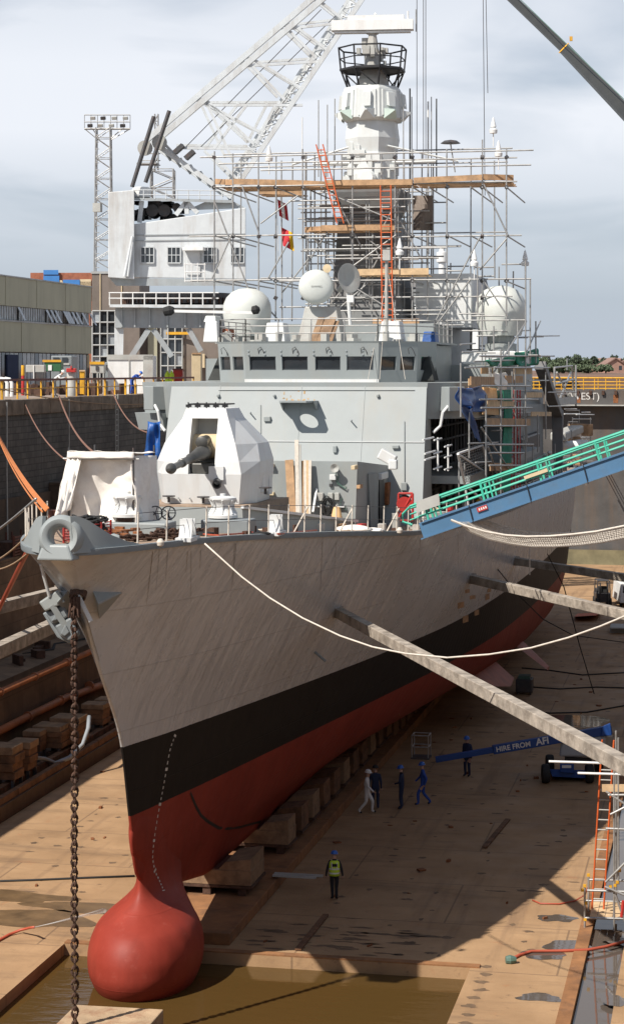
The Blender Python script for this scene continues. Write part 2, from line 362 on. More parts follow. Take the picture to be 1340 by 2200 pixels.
# ================================================================== DOCK: floor, pit, walls, quays
def node_mat(name):
    m = bpy.data.materials.new(name); m.use_nodes = True; M[name] = m
    return m, m.node_tree.nodes, m.node_tree.links, m.node_tree.nodes['Principled BSDF']
def floor_material():
    m, N, L, b = node_mat('dock_concrete')
    g = N.new('ShaderNodeNewGeometry')
    def noise(sc, det=8, rough=0.6, vec=None, dist=0.0):
        n = N.new('ShaderNodeTexNoise'); n.inputs['Scale'].default_value = sc; n.inputs['Detail'].default_value = det; n.inputs['Roughness'].default_value = rough; n.inputs['Distortion'].default_value = dist
        L.new(vec or g.outputs['Position'], n.inputs['Vector']); return n.outputs['Fac']
    def ramp(f, p0, p1, c0, c1):
        r = N.new('ShaderNodeValToRGB'); r.color_ramp.elements[0].position = p0; r.color_ramp.elements[1].position = p1
        r.color_ramp.elements[0].color = (*c0, 1); r.color_ramp.elements[1].color = (*c1, 1); L.new(f, r.inputs[0]); return r.outputs[0]
    def mix(f, a, c):
        x = N.new('ShaderNodeMix'); x.data_type = 'RGBA'; L.new(f, x.inputs[0]); L.new(a, x.inputs[6])
        if isinstance(c, tuple): x.inputs[7].default_value = (*c, 1)
        else: L.new(c, x.inputs[7])
        return x.outputs[2]
    base = ramp(noise(0.35), 0.3, 0.72, (0.30, 0.18, 0.09), (0.46, 0.29, 0.155))
    fine = ramp(noise(9, 6, 0.7), 0.3, 0.75, (0.0, 0.0, 0.0), (0.35, 0.35, 0.35))
    c = mix(fine, base, (0.31, 0.19, 0.10))
    mp = N.new('ShaderNodeMapping'); mp.inputs['Scale'].default_value = (0.25, 1.0, 1.0); L.new(g.outputs['Position'], mp.inputs[0])
    st = ramp(noise(0.55, 9, 0.7, mp.outputs[0], 0.4), 0.52, 0.72, (0, 0, 0), (0.75, 0.75, 0.75))
    c = mix(st, c, (0.15, 0.095, 0.055))
    st2 = ramp(noise(1.7, 9, 0.75, None, 0.3), 0.60, 0.70, (0, 0, 0), (0.7, 0.7, 0.7))
    c = mix(st2, c, (0.10, 0.062, 0.038))
    bk_ = N.new('ShaderNodeTexBrick'); L.new(g.outputs['Position'], bk_.inputs['Vector']); bk_.inputs['Scale'].default_value = 1.0; bk_.inputs['Brick Width'].default_value = 9.0; bk_.inputs['Row Height'].default_value = 5.5; bk_.inputs['Mortar Size'].default_value = 0.05; bk_.inputs['Mortar Smooth'].default_value = 0.6
    jt = N.new('ShaderNodeMath'); jt.operation = 'MULTIPLY'; L.new(bk_.outputs['Fac'], jt.inputs[0]); jt.inputs[1].default_value = 0.6
    c = mix(jt.outputs[0], c, (0.12, 0.075, 0.045))
    mp3 = N.new('ShaderNodeMapping'); mp3.inputs['Scale'].default_value = (1.0, 0.07, 1.0); L.new(g.outputs['Position'], mp3.inputs[0])
    trk = ramp(noise(1.1, 6, 0.6, mp3.outputs[0]), 0.56, 0.70, (0, 0, 0), (0.55, 0.55, 0.55))
    c = mix(trk, c, (0.19, 0.115, 0.065))
    rust = ramp(noise(0.8, 6, 0.6, None, 1.0), 0.62, 0.75, (0, 0, 0), (0.5, 0.5, 0.5))
    c = mix(rust, c, (0.36, 0.15, 0.06))
    L.new(c, b.inputs['Base Color'])
    L.new(ramp(noise(0.6, 6, 0.6), 0.35, 0.65, (0.62, 0.62, 0.62), (0.9, 0.9, 0.9)), b.inputs['Roughness'])
    bp = N.new('ShaderNodeBump'); bp.inputs['Strength'].default_value = 0.25; bp.inputs['Distance'].default_value = 0.03
    L.new(noise(14, 6), bp.inputs['Height']); L.new(bp.outputs[0], b.inputs['Normal'])
    return m
floor_material()
def wall_material(name, brick, c0, c1, pale, stain=0.6):
    m, N, L, b = node_mat(name)
    g = N.new('ShaderNodeNewGeometry'); sp = N.new('ShaderNodeSeparateXYZ'); L.new(g.outputs['Position'], sp.inputs[0])
    ad = N.new('ShaderNodeMath'); L.new(sp.outputs[0], ad.inputs[0]); L.new(sp.outputs[1], ad.inputs[1])
    cb = N.new('ShaderNodeCombineXYZ'); L.new(ad.outputs[0], cb.inputs[0]); L.new(sp.outputs[2], cb.inputs[1])
    n1 = N.new('ShaderNodeTexNoise'); n1.inputs['Scale'].default_value = 0.5; n1.inputs['Detail'].default_value = 9; n1.inputs['Roughness'].default_value = 0.68; L.new(g.outputs['Position'], n1.inputs['Vector'])
    r1 = N.new('ShaderNodeValToRGB'); r1.color_ramp.elements[0].position = 0.33; r1.color_ramp.elements[1].position = 0.7
    r1.color_ramp.elements[0].color = (*c0, 1); r1.color_ramp.elements[1].color = (*c1, 1); L.new(n1.outputs['Fac'], r1.inputs[0])
    mp = N.new('ShaderNodeMapping'); mp.inputs['Scale'].default_value = (1, 1, 0.06); L.new(g.outputs['Position'], mp.inputs[0])
    n2 = N.new('ShaderNodeTexNoise'); n2.inputs['Scale'].default_value = 0.9; n2.inputs['Detail'].default_value = 7; n2.inputs['Roughness'].default_value = 0.7; L.new(mp.outputs[0], n2.inputs['Vector'])
    r2 = N.new('ShaderNodeValToRGB'); r2.color_ramp.elements[0].position = 0.56; r2.color_ramp.elements[1].position = 0.72
    r2.color_ramp.elements[0].color = (0, 0, 0, 1); r2.color_ramp.elements[1].color = (stain, stain, stain, 1); L.new(n2.outputs['Fac'], r2.inputs[0])
    mx = N.new('ShaderNodeMix'); mx.data_type = 'RGBA'; L.new(r2.outputs[0], mx.inputs[0]); L.new(r1.outputs[0], mx.inputs[6]); mx.inputs[7].default_value = (*pale, 1)
    bt = N.new('ShaderNodeTexBrick'); L.new(cb.outputs[0], bt.inputs['Vector']); bt.inputs['Scale'].default_value = 1.0
    bt.inputs['Brick Width'].default_value = brick[0]; bt.inputs['Row Height'].default_value = brick[1]; bt.inputs['Mortar Size'].default_value = brick[2]
    bt.inputs['Color1'].default_value = (1, 1, 1, 1); bt.inputs['Color2'].default_value = (0.7, 0.7, 0.7, 1); bt.inputs['Mortar'].default_value = (0.45, 0.45, 0.45, 1)
    mu = N.new('ShaderNodeMix'); mu.data_type = 'RGBA'; mu.blend_type = 'MULTIPLY'; mu.inputs[0].default_value = 0.9
    L.new(mx.outputs[2], mu.inputs[6]); L.new(bt.outputs['Color'], mu.inputs[7]); L.new(mu.outputs[2], b.inputs['Base Color'])
    b.inputs['Roughness'].default_value = 0.85
    bp = N.new('ShaderNodeBump'); bp.inputs['Strength'].default_value = 0.6; bp.inputs['Distance'].default_value = 0.06
    L.new(bt.outputs['Color'], bp.inputs['Height']); L.new(bp.outputs[0], b.inputs['Normal'])
wall_material('wall_brick', (0.9, 0.38, 0.03), (0.07, 0.065, 0.06), (0.15, 0.135, 0.12), (0.27, 0.255, 0.235), 0.5)
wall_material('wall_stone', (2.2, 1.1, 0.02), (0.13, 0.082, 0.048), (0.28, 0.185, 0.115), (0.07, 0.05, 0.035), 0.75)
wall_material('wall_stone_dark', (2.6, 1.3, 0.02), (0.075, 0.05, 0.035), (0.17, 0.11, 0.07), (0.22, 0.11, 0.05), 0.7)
def water_material(name, col, rough, bump, bscale):
    m, N, L, b = node_mat(name)
    b.inputs['Base Color'].default_value = (*col, 1); b.inputs['Roughness'].default_value = rough; b.inputs['Specular IOR Level'].default_value = 0.5; b.inputs['IOR'].default_value = 1.33
    g = N.new('ShaderNodeNewGeometry'); mp = N.new('ShaderNodeMapping'); mp.inputs['Scale'].default_value = (0.35, 1, 1); L.new(g.outputs['Position'], mp.inputs[0])
    n = N.new('ShaderNodeTexNoise'); n.inputs['Scale'].default_value = bscale; n.inputs['Detail'].default_value = 4; L.new(mp.outputs[0], n.inputs['Vector'])
    bp = N.new('ShaderNodeBump'); bp.inputs['Strength'].default_value = bump; bp.inputs['Distance'].default_value = 0.02; L.new(n.outputs['Fac'], bp.inputs['Height']); L.new(bp.outputs[0], b.inputs['Normal'])
water_material('pit_water', (0.085, 0.048, 0.014), 0.04, 0.5, 3.0)
water_material('puddle_water', (0.10, 0.08, 0.065), 0.03, 0.12, 2.0)
water_material('basin_water', (0.03, 0.045, 0.05), 0.08, 0.6, 1.0)

PX0, PX1, PY0, PY1 = -3.6, 10.6, -26.0, 11.3           # the sonar pit in the floor
XL, XG, FY0, FY1 = -12.3, 14.3, -52.0, 152.0
def sheet(mb, x0, x1, y0, y1, z): return mb.add([(x0, y0, z), (x1, y0, z), (x1, y1, z), (x0, y1, z)], [(0, 1, 2, 3)])
fl = MB()
sheet(fl, XL, PX0, FY0, FY1, 0); sheet(fl, PX0, PX1, PY1, FY1, 0); sheet(fl, PX1, XG, FY0, FY1, 0); sheet(fl, PX0, PX1, FY0, PY0, 0)
sheet(fl, 15.5, 24.5, FY0, FY1, 0)
fl.add([(PX0, PY0, 0), (PX0, PY1, 0), (PX0, PY1, -2.5), (PX0, PY0, -2.5)], [(0, 1, 2, 3)])
fl.add([(PX1, PY0, 0), (PX1, PY1, 0), (PX1, PY1, -2.5), (PX1, PY0, -2.5)], [(0, 1, 2, 3)])
fl.add([(PX0, PY1, 0), (PX1, PY1, 0), (PX1, PY1, -2.5), (PX0, PY1, -2.5)], [(0, 1, 2, 3)])
fl.add([(PX0, PY0, 0), (PX1, PY0, 0), (PX1, PY0, -2.5), (PX0, PY0, -2.5)], [(0, 1, 2, 3)])
sheet(fl, PX0, PX1, PY0, PY1, -2.5)
# gutter along the port side
for x in (XG, 15.5): fl.add([(x, FY0, 0), (x, FY1, 0), (x, FY1, -0.5), (x, FY0, -0.5)], [(0, 1, 2, 3)])
sheet(fl, XG, 15.5, FY0, FY1, -0.5)
struct(fl, 'dock_floor', 'dock_concrete')
struct(sheet(MB(), PX0 + 0.002, PX1 - 0.002, PY0, PY1 - 0.002, -0.40), 'pit_water', 'pit_water')
struct(sheet(MB(), XG + 0.002, 15.498, FY0, FY1, -0.12), 'gutter_water', 'puddle_water')
# rust-stained edge strip round the far side of the pit
struct(MB().bx(PX0, PX1 + 0.3, PY1, PY1 + 0.35, 0.0, 0.05), 'pit_edge_strip', 'kerb_rust')
struct(MB().bx(XG - 0.45, XG, FY0, FY1, 0.0, 0.045), 'gutter_edge', 'kerb_rust')
# keel kerb
kb = thing('keel_plinth', 'low rust-stained concrete plinth running under the keel blocks', 'plinth', (0, 12.5, 0))
y = 12.2; rr = random.Random(4)
while y < 125:
    l = 3.0
    MB().bx(-2.1, 2.1, y, y + l - 0.03, 0, 0.42 + rr.uniform(-0.012, 0.012)).build('plinth_slab', 'kerb_rust', kb, bevel=0.03)
    y += l
# floor drain recesses and stains in rows (too many and too small to pick apart singly)
rs = random.Random(11); sm = MB()
def blot(mb, x, y, rx, ry, z, rnd, n=13):
    vs = [(x + math.cos(2 * math.pi * i / n) * rx * rnd.uniform(0.5, 1.25), y + math.sin(2 * math.pi * i / n) * ry * rnd.uniform(0.5, 1.25), z) for i in range(n)]
    mb.add(vs, [tuple(range(n))])
for xrow in (-9.5, -8.6, -7.4, -5.2, 4.5, 5.6, 7.0, 8.2, 9.4, 11.4, 12.2):
    for k in range(90):
        yy = 12.4 + k * 1.15 + rs.uniform(-0.25, 0.25)
        if rs.random() < 0.34: blot(sm, xrow + rs.uniform(-0.2, 0.2), yy, rs.uniform(0.08, 0.24), rs.uniform(0.07, 0.2), 0.004, rs)
for k in range(24): blot(sm, PX1 + 0.55 + rs.uniform(-0.1, 0.1), -8 + k * 0.85, 0.26, 0.2, 0.004, rs)
for k in range(34): blot(sm, rs.uniform(-11.5, 13.5), rs.uniform(11.8, 60), rs.uniform(0.1, 0.6), rs.uniform(0.04, 0.2), 0.005, rs)
for k in range(40): blot(sm, rs.uniform(2.6, 9.5), rs.uniform(12, 15.5), rs.uniform(0.2, 0.7), rs.uniform(0.05, 0.16), 0.006, rs)
mat('stain', (0.15, 0.095, 0.055), 0.8, var=0.4, scale=2)
st = sm.build('floor_stains', 'stain', fixn=False); tag(st, 'scattered dark drain holes and stains on the dock floor', 'stains', kind='stuff')
# puddles
def puddle(px, py, w, h, seed, m_='puddle_water'):
    r = random.Random(seed); c = P(px, py, Z=0); mb = MB(); n = 26
    a = [r.uniform(0.55, 1.2) for _ in range(n)]; a = [(a[i - 1] + 2 * a[i] + a[(i + 1) % n]) / 4 for i in range(n)]
    mb.add([(c.x + math.cos(2 * math.pi * i / n) * w * a[i], c.y + math.sin(2 * math.pi * i / n) * h * a[i], 0.009) for i in range(n)], [tuple(range(n))])
    o = mb.build('puddle' if m_ == 'puddle_water' else 'wet_patch', m_, fixn=False); o['kind'] = 'structure'
for a in ((1195, 1973, 0.85, 0.55, 1), (1215, 2032, 0.8, 0.75, 2), (1170, 2052, 0.9, 0.6, 3), (1160, 2143, 0.9, 0.45, 4), (1320, 2150, 0.5, 0.6, 6), (1225, 1548, 3.0, 2.6, 7), (1320, 2020, 0.6, 0.5, 8), ): puddle(*a)
mat('wet_floor', (0.17, 0.105, 0.05), 0.28, var=0.35, scale=1.2)
for a in ((190, 1950, 3.0, 0.8, 9), (60, 1972, 2.6, 1.3, 10), (20, 1925, 3.0, 0.9, 12)): puddle(*a, 'wet_floor')

# left wall, stepped in altars (profile taken across the dock)
def altar_wall(name, label, sgn, x_off=0.0):
    w = thing(name, label, 'dock wall', (sgn * 21.0 + x_off, 60, 0))
    Y0, Y1 = FY0, FY1
    def face(pts, pname, m):
        b = MB()
        for (xa, za), (xb, zb) in zip(pts[:-1], pts[1:]):
            n = 30
            for i in range(n):
                ya = Y0 + (Y1 - Y0) * i / n; yb = Y0 + (Y1 - Y0) * (i + 1) / n
                b.add([(sgn * xa + x_off, ya, za), (sgn * xa + x_off, yb, za), (sgn * xb + x_off, yb, zb), (sgn * xb + x_off, ya, zb)], [(0, 1, 2, 3)])
        return b.build(pname, m, w, fixn=False)
    face([(21.0, 17.45), (21.0, 12.7)], 'brick_face', 'wall_brick')
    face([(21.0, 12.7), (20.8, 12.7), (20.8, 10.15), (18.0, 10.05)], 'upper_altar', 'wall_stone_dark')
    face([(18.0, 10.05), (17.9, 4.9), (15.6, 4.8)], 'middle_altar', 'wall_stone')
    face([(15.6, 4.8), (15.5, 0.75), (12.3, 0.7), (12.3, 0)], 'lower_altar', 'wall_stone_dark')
    return w
lw = altar_wall('dock_wall', 'tall dark stepped dock wall along the left side of the ship', -1)
# buttresses and arched niche on the left wall
for yy in (60, 78, 96, 114): MB().bx(-21.0, -20.3, yy, yy + 2.0, 10.1, 13.2).build('buttress', 'wall_stone_dark', lw, bevel=0.06)
nb = MB(); c = Vector((-20.79, 66, 11.2))
nb.add([(c.x, c.y + 0.55 * math.cos(t), c.z + (0.9 + 0.55 * math.sin(t))) for t in [math.pi * i / 10 for i in range(11)]] + [(c.x, c.y - 0.55, c.z - 0.6), (c.x, c.y + 0.55, c.z - 0.6)], [tuple(range(13))])
nb.build('arched_niche', 'black', lw, fixn=False)
rw = altar_wall('dock_wall', 'stepped stone dock wall out of frame on the right', 1, 5.0)
# coping stones on the left edge, one by one where they show
cs = random.Random(3)
yy = 10.0
while yy < FY1:
    l = cs.uniform(1.7, 2.4)
    MB().bx(-22.4, -20.85 + cs.uniform(-0.03, 0.03), yy, yy + l - 0.04, 17.4, 18.3 + cs.uniform(-0.03, 0.02)).build('coping_stone', 'coping', lw, bevel=0.05)
    yy += l
MB().bx(-22.4, -20.9, FY0, 9.98, 17.4, 18.3).build('coping_course', 'coping', lw)
# ground of the yard
struct(MB().bx(-400, -22.4, -80, 900, 17.0, 18.15), 'quay', 'quay_ground')
struct(MB().bx(26.0, 400, -80, 158, 17.0, 18.15), 'quay', 'quay_ground')
struct(MB().bx(-22.4, 26.0, -90, FY0, -1, 18.15), 'quay', 'wall_stone')
struct(sheet(MB(), -24.4, 400, 158, 520, 14.0), 'basin_water', 'basin_water')
struct(MB().bx(-4000, 4000, 520, 7000, 10.0, 18.1), 'ground', 'field')

# ================================================================== THE SHIP: hull
def pchip(xs, ys):
    xs = np.array(xs, float); ys = np.array(ys, float); h = np.diff(xs); d = np.diff(ys) / h; m = np.zeros(len(xs))
    m[0] = d[0]; m[-1] = d[-1]
    for i in range(1, len(xs) - 1):
        if d[i - 1] * d[i] > 0:
            w1 = 2 * h[i] + h[i - 1]; w2 = h[i] + 2 * h[i - 1]; m[i] = (w1 + w2) / (w1 / d[i - 1] + w2 / d[i])
    def f(x):
        x = min(max(x, xs[0]), xs[-1]); i = min(int(np.searchsorted(xs, x, 'right')) - 1, len(h) - 1); i = max(i, 0)
        t = (x - xs[i]) / h[i]
        return float((2*t**3-3*t*t+1)*ys[i] + (t**3-2*t*t+t)*h[i]*m[i] + (-2*t**3+3*t*t)*ys[i+1] + (t**3-t*t)*h[i]*m[i+1])
    return f
ZR = [1.4, 2.2, 3.4, 5.5, 8.0, 11.0, 13.2, 14.75]
SR = [16.0, 11.5, 8.0, 7.2, 6.3, 3.75, 2.0, 0.0]
TT = [0, 0.45, 1, 3, 5, 10.4, 17.6, 24.6, 35, 50, 65, 78, 90, 100, 110]
BT = [[0.15, .2, .25, .3, .35, .4, .5, .6, .7, .9, 1.1, 1.1, .9, .5, .3],
      [0.10, .15, .2, .32, .42, .65, 1.0, 1.4, 2.2, 3.7, 5.0, 5.2, 3.6, 1.2, .4],
      [0.06, .15, .22, .42, .62, 1.1, 1.75, 2.5, 3.9, 5.7, 6.8, 7.0, 6.0, 3.4, 1.6],
      [0.05, .15, .26, .60, .95, 1.75, 2.75, 3.75, 5.2, 6.8, 7.4, 7.55, 7.2, 5.6, 4.0],
      [0.05, .16, .30, .80, 1.2, 2.25, 3.5, 4.6, 6.0, 7.1, 7.6, 7.7, 7.5, 6.8, 6.0],
      [0.06, .24, .45, 1.15, 1.75, 3.0, 4.45, 5.7, 6.9, 7.6, 7.85, 7.9, 7.8, 7.3, 6.8],
      [0.10, .50, .85, 1.75, 2.4, 3.75, 5.15, 6.4, 7.3, 7.85, 8.0, 8.05, 7.95, 7.5, 7.0],
      [0.46, 1.0, 1.36, 2.18, 2.83, 4.2, 5.55, 6.85, 7.6, 8.0, 8.05, 8.05, 8.0, 7.6, 7.1]]
zd = pchip([-1, 0, 5, 10.4, 18, 25, 35, 50, 80, 134], [14.75, 14.75, 14.7, 14.45, 13.95, 13.45, 13.1, 12.7, 12.2, 12.0])
stem = pchip(ZR, SR); rowf = [pchip(TT, r) for r in BT]
zd_arr = lambda s: zd(s)
def half(z0, t): return pchip(ZR, [f(t) for f in rowf])(z0)
deckb = rowf[-1]
def hull_material():
    m, N, L, b = node_mat('hull_paint')
    g = N.new('ShaderNodeNewGeometry'); sp = N.new('ShaderNodeSeparateXYZ'); L.new(g.outputs['Position'], sp.inputs[0])
    def mth(op, a, c=None):
        n = N.new('ShaderNodeMath'); n.operation = op
        for i, v in enumerate((a, c)):
            if v is None: continue
            if isinstance(v, (int, float)): n.inputs[i].default_value = v
            else: L.new(v, n.inputs[i])
        return n.outputs[0]
    def noise(sc, scale=None, det=7, rough=0.62):
        mp = N.new('ShaderNodeMapping'); L.new(g.outputs['Position'], mp.inputs[0])
        if scale: mp.inputs['Scale'].default_value = scale
        n = N.new('ShaderNodeTexNoise'); n.inputs['Scale'].default_value = sc; n.inputs['Detail'].default_value = det; n.inputs['Roughness'].default_value = rough
        L.new(mp.outputs[0], n.inputs['Vector']); return n.outputs['Fac']
    def ramp(f, p0, p1, c0, c1):
        r = N.new('ShaderNodeValToRGB'); r.color_ramp.elements[0].position = p0; r.color_ramp.elements[1].position = p1
        r.color_ramp.elements[0].color = (*c0, 1); r.color_ramp.elements[1].color = (*c1, 1); L.new(f, r.inputs[0]); return r.outputs[0]
    def mix(f, a, c):
        x = N.new('ShaderNodeMix'); x.data_type = 'RGBA'; L.new(f, x.inputs[0])
        for k, v in ((6, a), (7, c)):
            if isinstance(v, tuple): x.inputs[k].default_value = (*v, 1)
            else: L.new(v, x.inputs[k])
        return x.outputs[2]
    zz = mth('ADD', sp.outputs[2], mth('MULTIPLY', mth('SUBTRACT', noise(6, None, 3), 0.5), 0.03))
    grey = ramp(noise(0.35), 0.3, 0.7, (0.50, 0.505, 0.505), (0.58, 0.585, 0.585))
    grey = mix(ramp(noise(1.0, (1, 1.4, 0.10), 8, 0.7), 0.50, 0.72, (0, 0, 0), (0.30, 0.30, 0.30)), grey, (0.30, 0.275, 0.25))
    grey = mix(ramp(noise(1.6, (1, 1.0, 0.06), 8, 0.7), 0.60, 0.72, (0, 0, 0), (0.5, 0.5, 0.5)), grey, (0.55, 0.54, 0.52))
    yz = N.new('ShaderNodeCombineXYZ'); L.new(sp.outputs[1], yz.inputs[0]); L.new(mth('MULTIPLY', sp.outputs[2], 0.9), yz.inputs[1])
    bt = N.new('ShaderNodeTexBrick'); L.new(yz.outputs[0], bt.inputs['Vector']); bt.inputs['Scale'].default_value = 1.0
    bt.inputs['Brick Width'].default_value = 6.2; bt.inputs['Row Height'].default_value = 1.9; bt.inputs['Mortar Size'].default_value = 0.022; bt.inputs['Mortar Smooth'].default_value = 0.4
    grey = mix(mth('MULTIPLY', bt.outputs['Fac'], 0.22), grey, (0.22, 0.20, 0.18))
    blk = ramp(noise(0.8), 0.3, 0.7, (0.009, 0.008, 0.008), (0.017, 0.015, 0.014))
    red = ramp(noise(0.45), 0.3, 0.7, (0.235, 0.031, 0.019), (0.32, 0.05, 0.032))
    red = mix(ramp(noise(1.9, None, 9, 0.75), 0.58, 0.7, (0, 0, 0), (0.28, 0.28, 0.28)), red, (0.42, 0.13, 0.10))
    red = mix(ramp(noise(1.2, (1, 1, 0.15)), 0.52, 0.75, (0, 0, 0), (0.5, 0.5, 0.5)), red, (0.17, 0.028, 0.018))
    c = mix(mth('GREATER_THAN', zz, 5.5), red, blk); c = mix(mth('GREATER_THAN', zz, 7.9), c, grey)
    L.new(c, b.inputs['Base Color'])
    up = mth('GREATER_THAN', zz, 7.9)
    L.new(mth('ADD', mth('MULTIPLY', up, -0.26), mth('ADD', 0.48, mth('MULTIPLY', noise(0.8), 0.12))), b.inputs['Roughness'])
    L.new(mth('ADD', 0.22, mth('MULTIPLY', up, 0.4)), b.inputs['Specular IOR Level'])
    # frames showing through the plating, plate dishing and weld seams
    fr = mth('MULTIPLY', mth('SINE', mth('MULTIPLY', sp.outputs[1], 2 * math.pi / 0.72)), noise(0.35, None, 2))
    dish = noise(0.55, (1, 1.8, 0.7), 3)
    h = mth('ADD', mth('MULTIPLY', fr, 0.008), mth('ADD', mth('MULTIPLY', mth('MULTIPLY', dish, 0.13), mth('ADD', 0.25, mth('MULTIPLY', up, 0.75))), mth('MULTIPLY', bt.outputs['Fac'], 0.006)))
    bp = N.new('ShaderNodeBump'); bp.inputs['Strength'].default_value = 0.8; bp.inputs['Distance'].default_value = 1.0
    L.new(h, bp.inputs['Height']); L.new(bp.outputs[0], b.inputs['Normal'])
hull_material()

ship = thing('warship', 'grey warship in dry dock with black boot topping and red underside', 'ship', (0, 60, 0.4))
NU, NV = 150, 46
hm = MB(); LEN = 108.0
zrows = [1.4 + (14.75 - 1.4) * (j / NV) for j in range(NV + 1)]
uu = [(i / NU) ** 1.9 for i in range(NU + 1)]
P_side = {}
vid = {}
for sgn in (1, -1):
    for j, z0 in enumerate(zrows):
        s0 = stem(z0); v = (z0 - 1.4) / (14.75 - 1.4); prof = None
        fs_ = pchip
        for i, u in enumerate(uu):
            t = u * (LEN - s0); s = s0 + t
            b_ = half(z0, t)
            z = 1.4 + v * (zd(s) - 1.4) if t > 0 else z0
            if z0 < 14.7 and t < 6: z = z0 + (z - z0) * (t / 6)
            vid[(sgn, j, i)] = len(hm.v); hm.v.append((sgn * b_, s, z))
for sgn in (1, -1):
    for j in range(NV):
        for i in range(NU):
            q = (vid[(sgn, j, i)], vid[(sgn, j, i + 1)], vid[(sgn, j + 1, i + 1)], vid[(sgn, j + 1, i)])
            hm.f.append(q if sgn > 0 else q[::-1])
for j in range(NV):      # stem plate and transom
    hm.f.append((vid[(1, j, 0)], vid[(1, j + 1, 0)], vid[(-1, j + 1, 0)], vid[(-1, j, 0)]))
    hm.f.append((vid[(-1, j, NU)], vid[(-1, j + 1, NU)], vid[(1, j + 1, NU)], vid[(1, j, NU)]))
for i in range(NU): hm.f.append((vid[(-1, 0, i)], vid[(-1, 0, i + 1)], vid[(1, 0, i + 1)], vid[(1, 0, i)]))
hull_bvh = BVHTree.FromPolygons([Vector(q) for q in hm.v], hm.f)
hull = hm.build('hull', 'hull_paint', ship, smooth='full', fixn=False)
hull['label'] = 'long grey hull with black band and red underside'
def on_hull(px, py, off=0.01):
    for k in range(60):
        h, n, i, d = hull_bvh.ray_cast(CAMLOC, ray(px - 2 * k, py))
        if h is not None: break
    else: return None, None
    if n.dot(ray(px, py)) > 0: n = -n
    return h + n * off, n

# sonar bulb, a loft of level ellipses that fairs into the forefoot
bl = [(z, 9.05 + 0.12 * max(0, z), 2.75 * math.sqrt(max(0.002, 1 - ((z - 0.6) / 1.9) ** 2)), 1.86 * math.sqrt(max(0.002, 1 - ((z - 0.6) / 1.9) ** 2))) for z in (-1.29, -1.25, -1.15, -1.0, -0.75, -0.4, 0.0, 0.35, 0.7, 1.05, 1.35, 1.6)]
bl += [(1.85, 9.5, 2.15, 1.34), (2.2, 9.95, 2.1, 0.93), (2.6, 10.45, 2.2, 0.60), (3.1, 10.85, 2.5, 0.43), (3.6, 11.15, 3.0, 0.42), (4.2, 11.4, 3.85, 0.44), (5.0, 11.6, 4.25, 0.46), (5.6, 11.7, 4.2, 0.35)]
fz = [b[0] for b in bl]; fc = pchip(fz, [b[1] for b in bl]); fa = pchip(fz, [b[2] for b in bl]); fb_ = pchip(fz, [b[3] for b in bl])
bm_ = MB(); rg = []
zs_ = [-1.285, -1.26, -1.22, -1.15, -1.05] + [-0.95 + 0.13 * k for k in range(51)]
for z in zs_:
    if z > 5.6: break
    rg.append([(fb_(z) * math.cos(t), fc(z) + fa(z) * math.sin(t), z) for t in [2 * math.pi * k / 56 for k in range(56)]])
bm_.rings(rg); bulb = bm_.build('sonar_bulb', 'hull_paint', ship, smooth='full'); bulb['label'] = 'big rounded red bulb below the bow'

both_bvh = BVHTree.FromPolygons([Vector(q) for q in hm.v] + [Vector(q) for q in bm_.v], hm.f + [tuple(i + len(hm.v) for i in f) for f in bm_.f])
def on_skin(px, py, off=0.01):
    h, n, i, d = both_bvh.ray_cast(CAMLOC, ray(px, py))
    if h is None: return None, None
    if n.dot(ray(px, py)) > 0: n = -n
    return h + n * off, n
# deck, deck edge
dk = MB(); ss = [i for i in np.concatenate([np.linspace(0, 6, 13), np.linspace(7, 108, 64)])]
def deck_edge(s, sgn, inset=0.0, dz=0.0): return Vector((sgn * (deckb(max(s, 0)) - inset), s, zd(s) + dz))
for a, c in zip(ss[:-1], ss[1:]):
    dk.add([deck_edge(a, -1, 0.03, -0.02), deck_edge(a, 1, 0.03, -0.02), deck_edge(c, 1, 0.03, -0.02), deck_edge(c, -1, 0.03, -0.02)], [(0, 1, 2, 3)])
dk.build('weather_deck', 'deck_tan', ship, fixn=False)
for sgn in (1, -1):
    eb = MB(); rg = []
    for s in [0.0, 0.2, 0.45, 0.7, 1, 1.5, 2, 3, 4, 5, 6.5, 8, 10, 12, 15, 18, 21, 24, 28, 32, 36, 40, 45, 50, 60, 70, 80, 95, 108]:
        e = deck_edge(s, sgn); rg.append([e + Vector((sgn * q[0], 0, q[1])) for q in ((-0.12, -0.03), (0.02, -0.13), (0.04, -0.02), (0.035, 0.05), (-0.12, 0.06))])
    if sgn < 0: rg = [r[::-1] for r in rg]
    eb.rings(rg); e = eb.build('deck_edge_rim', 'ship_grey_dark', ship, smooth=True)
# draught marks up the bow and the black curved line on the red underside
pts = [(377, 1578), (366, 1608), (358, 1650), (351, 1690), (344, 1726), (337, 1765), (331, 1805), (328, 1840), (333, 1870), (343, 1893), (352, 1914)]
k = 0
fp = [pchip(range(len(pts)), [q[0] for q in pts]), pchip(range(len(pts)), [q[1] for q in pts])]
while k < len(pts) - 1:
    a, n = on_skin(fp[0](k), fp[1](k), 0.008); c, n2 = on_skin(fp[0](k + 0.17), fp[1](k + 0.17), 0.008)
    if a is not None and c is not None and (c - a).length < 0.8:
        w = n.cross(c - a).normalized() * (0.035 if int(k / 0.33) % 6 else 0.09)
        MB().add([a - w, a + w, c + w, c - w], [(0, 1, 2, 3)]).build('draught_mark', 'mark_white', ship, fixn=False)
    k += 0.33
bl_ = MB(); pts = [(409, 1702), (415, 1718), (422, 1735), (432, 1752), (444, 1763), (458, 1772), (470, 1779), (490, 1780), (515, 1777), (540, 1770), (560, 1765), (578, 1757), (600, 1745)]
pr = None
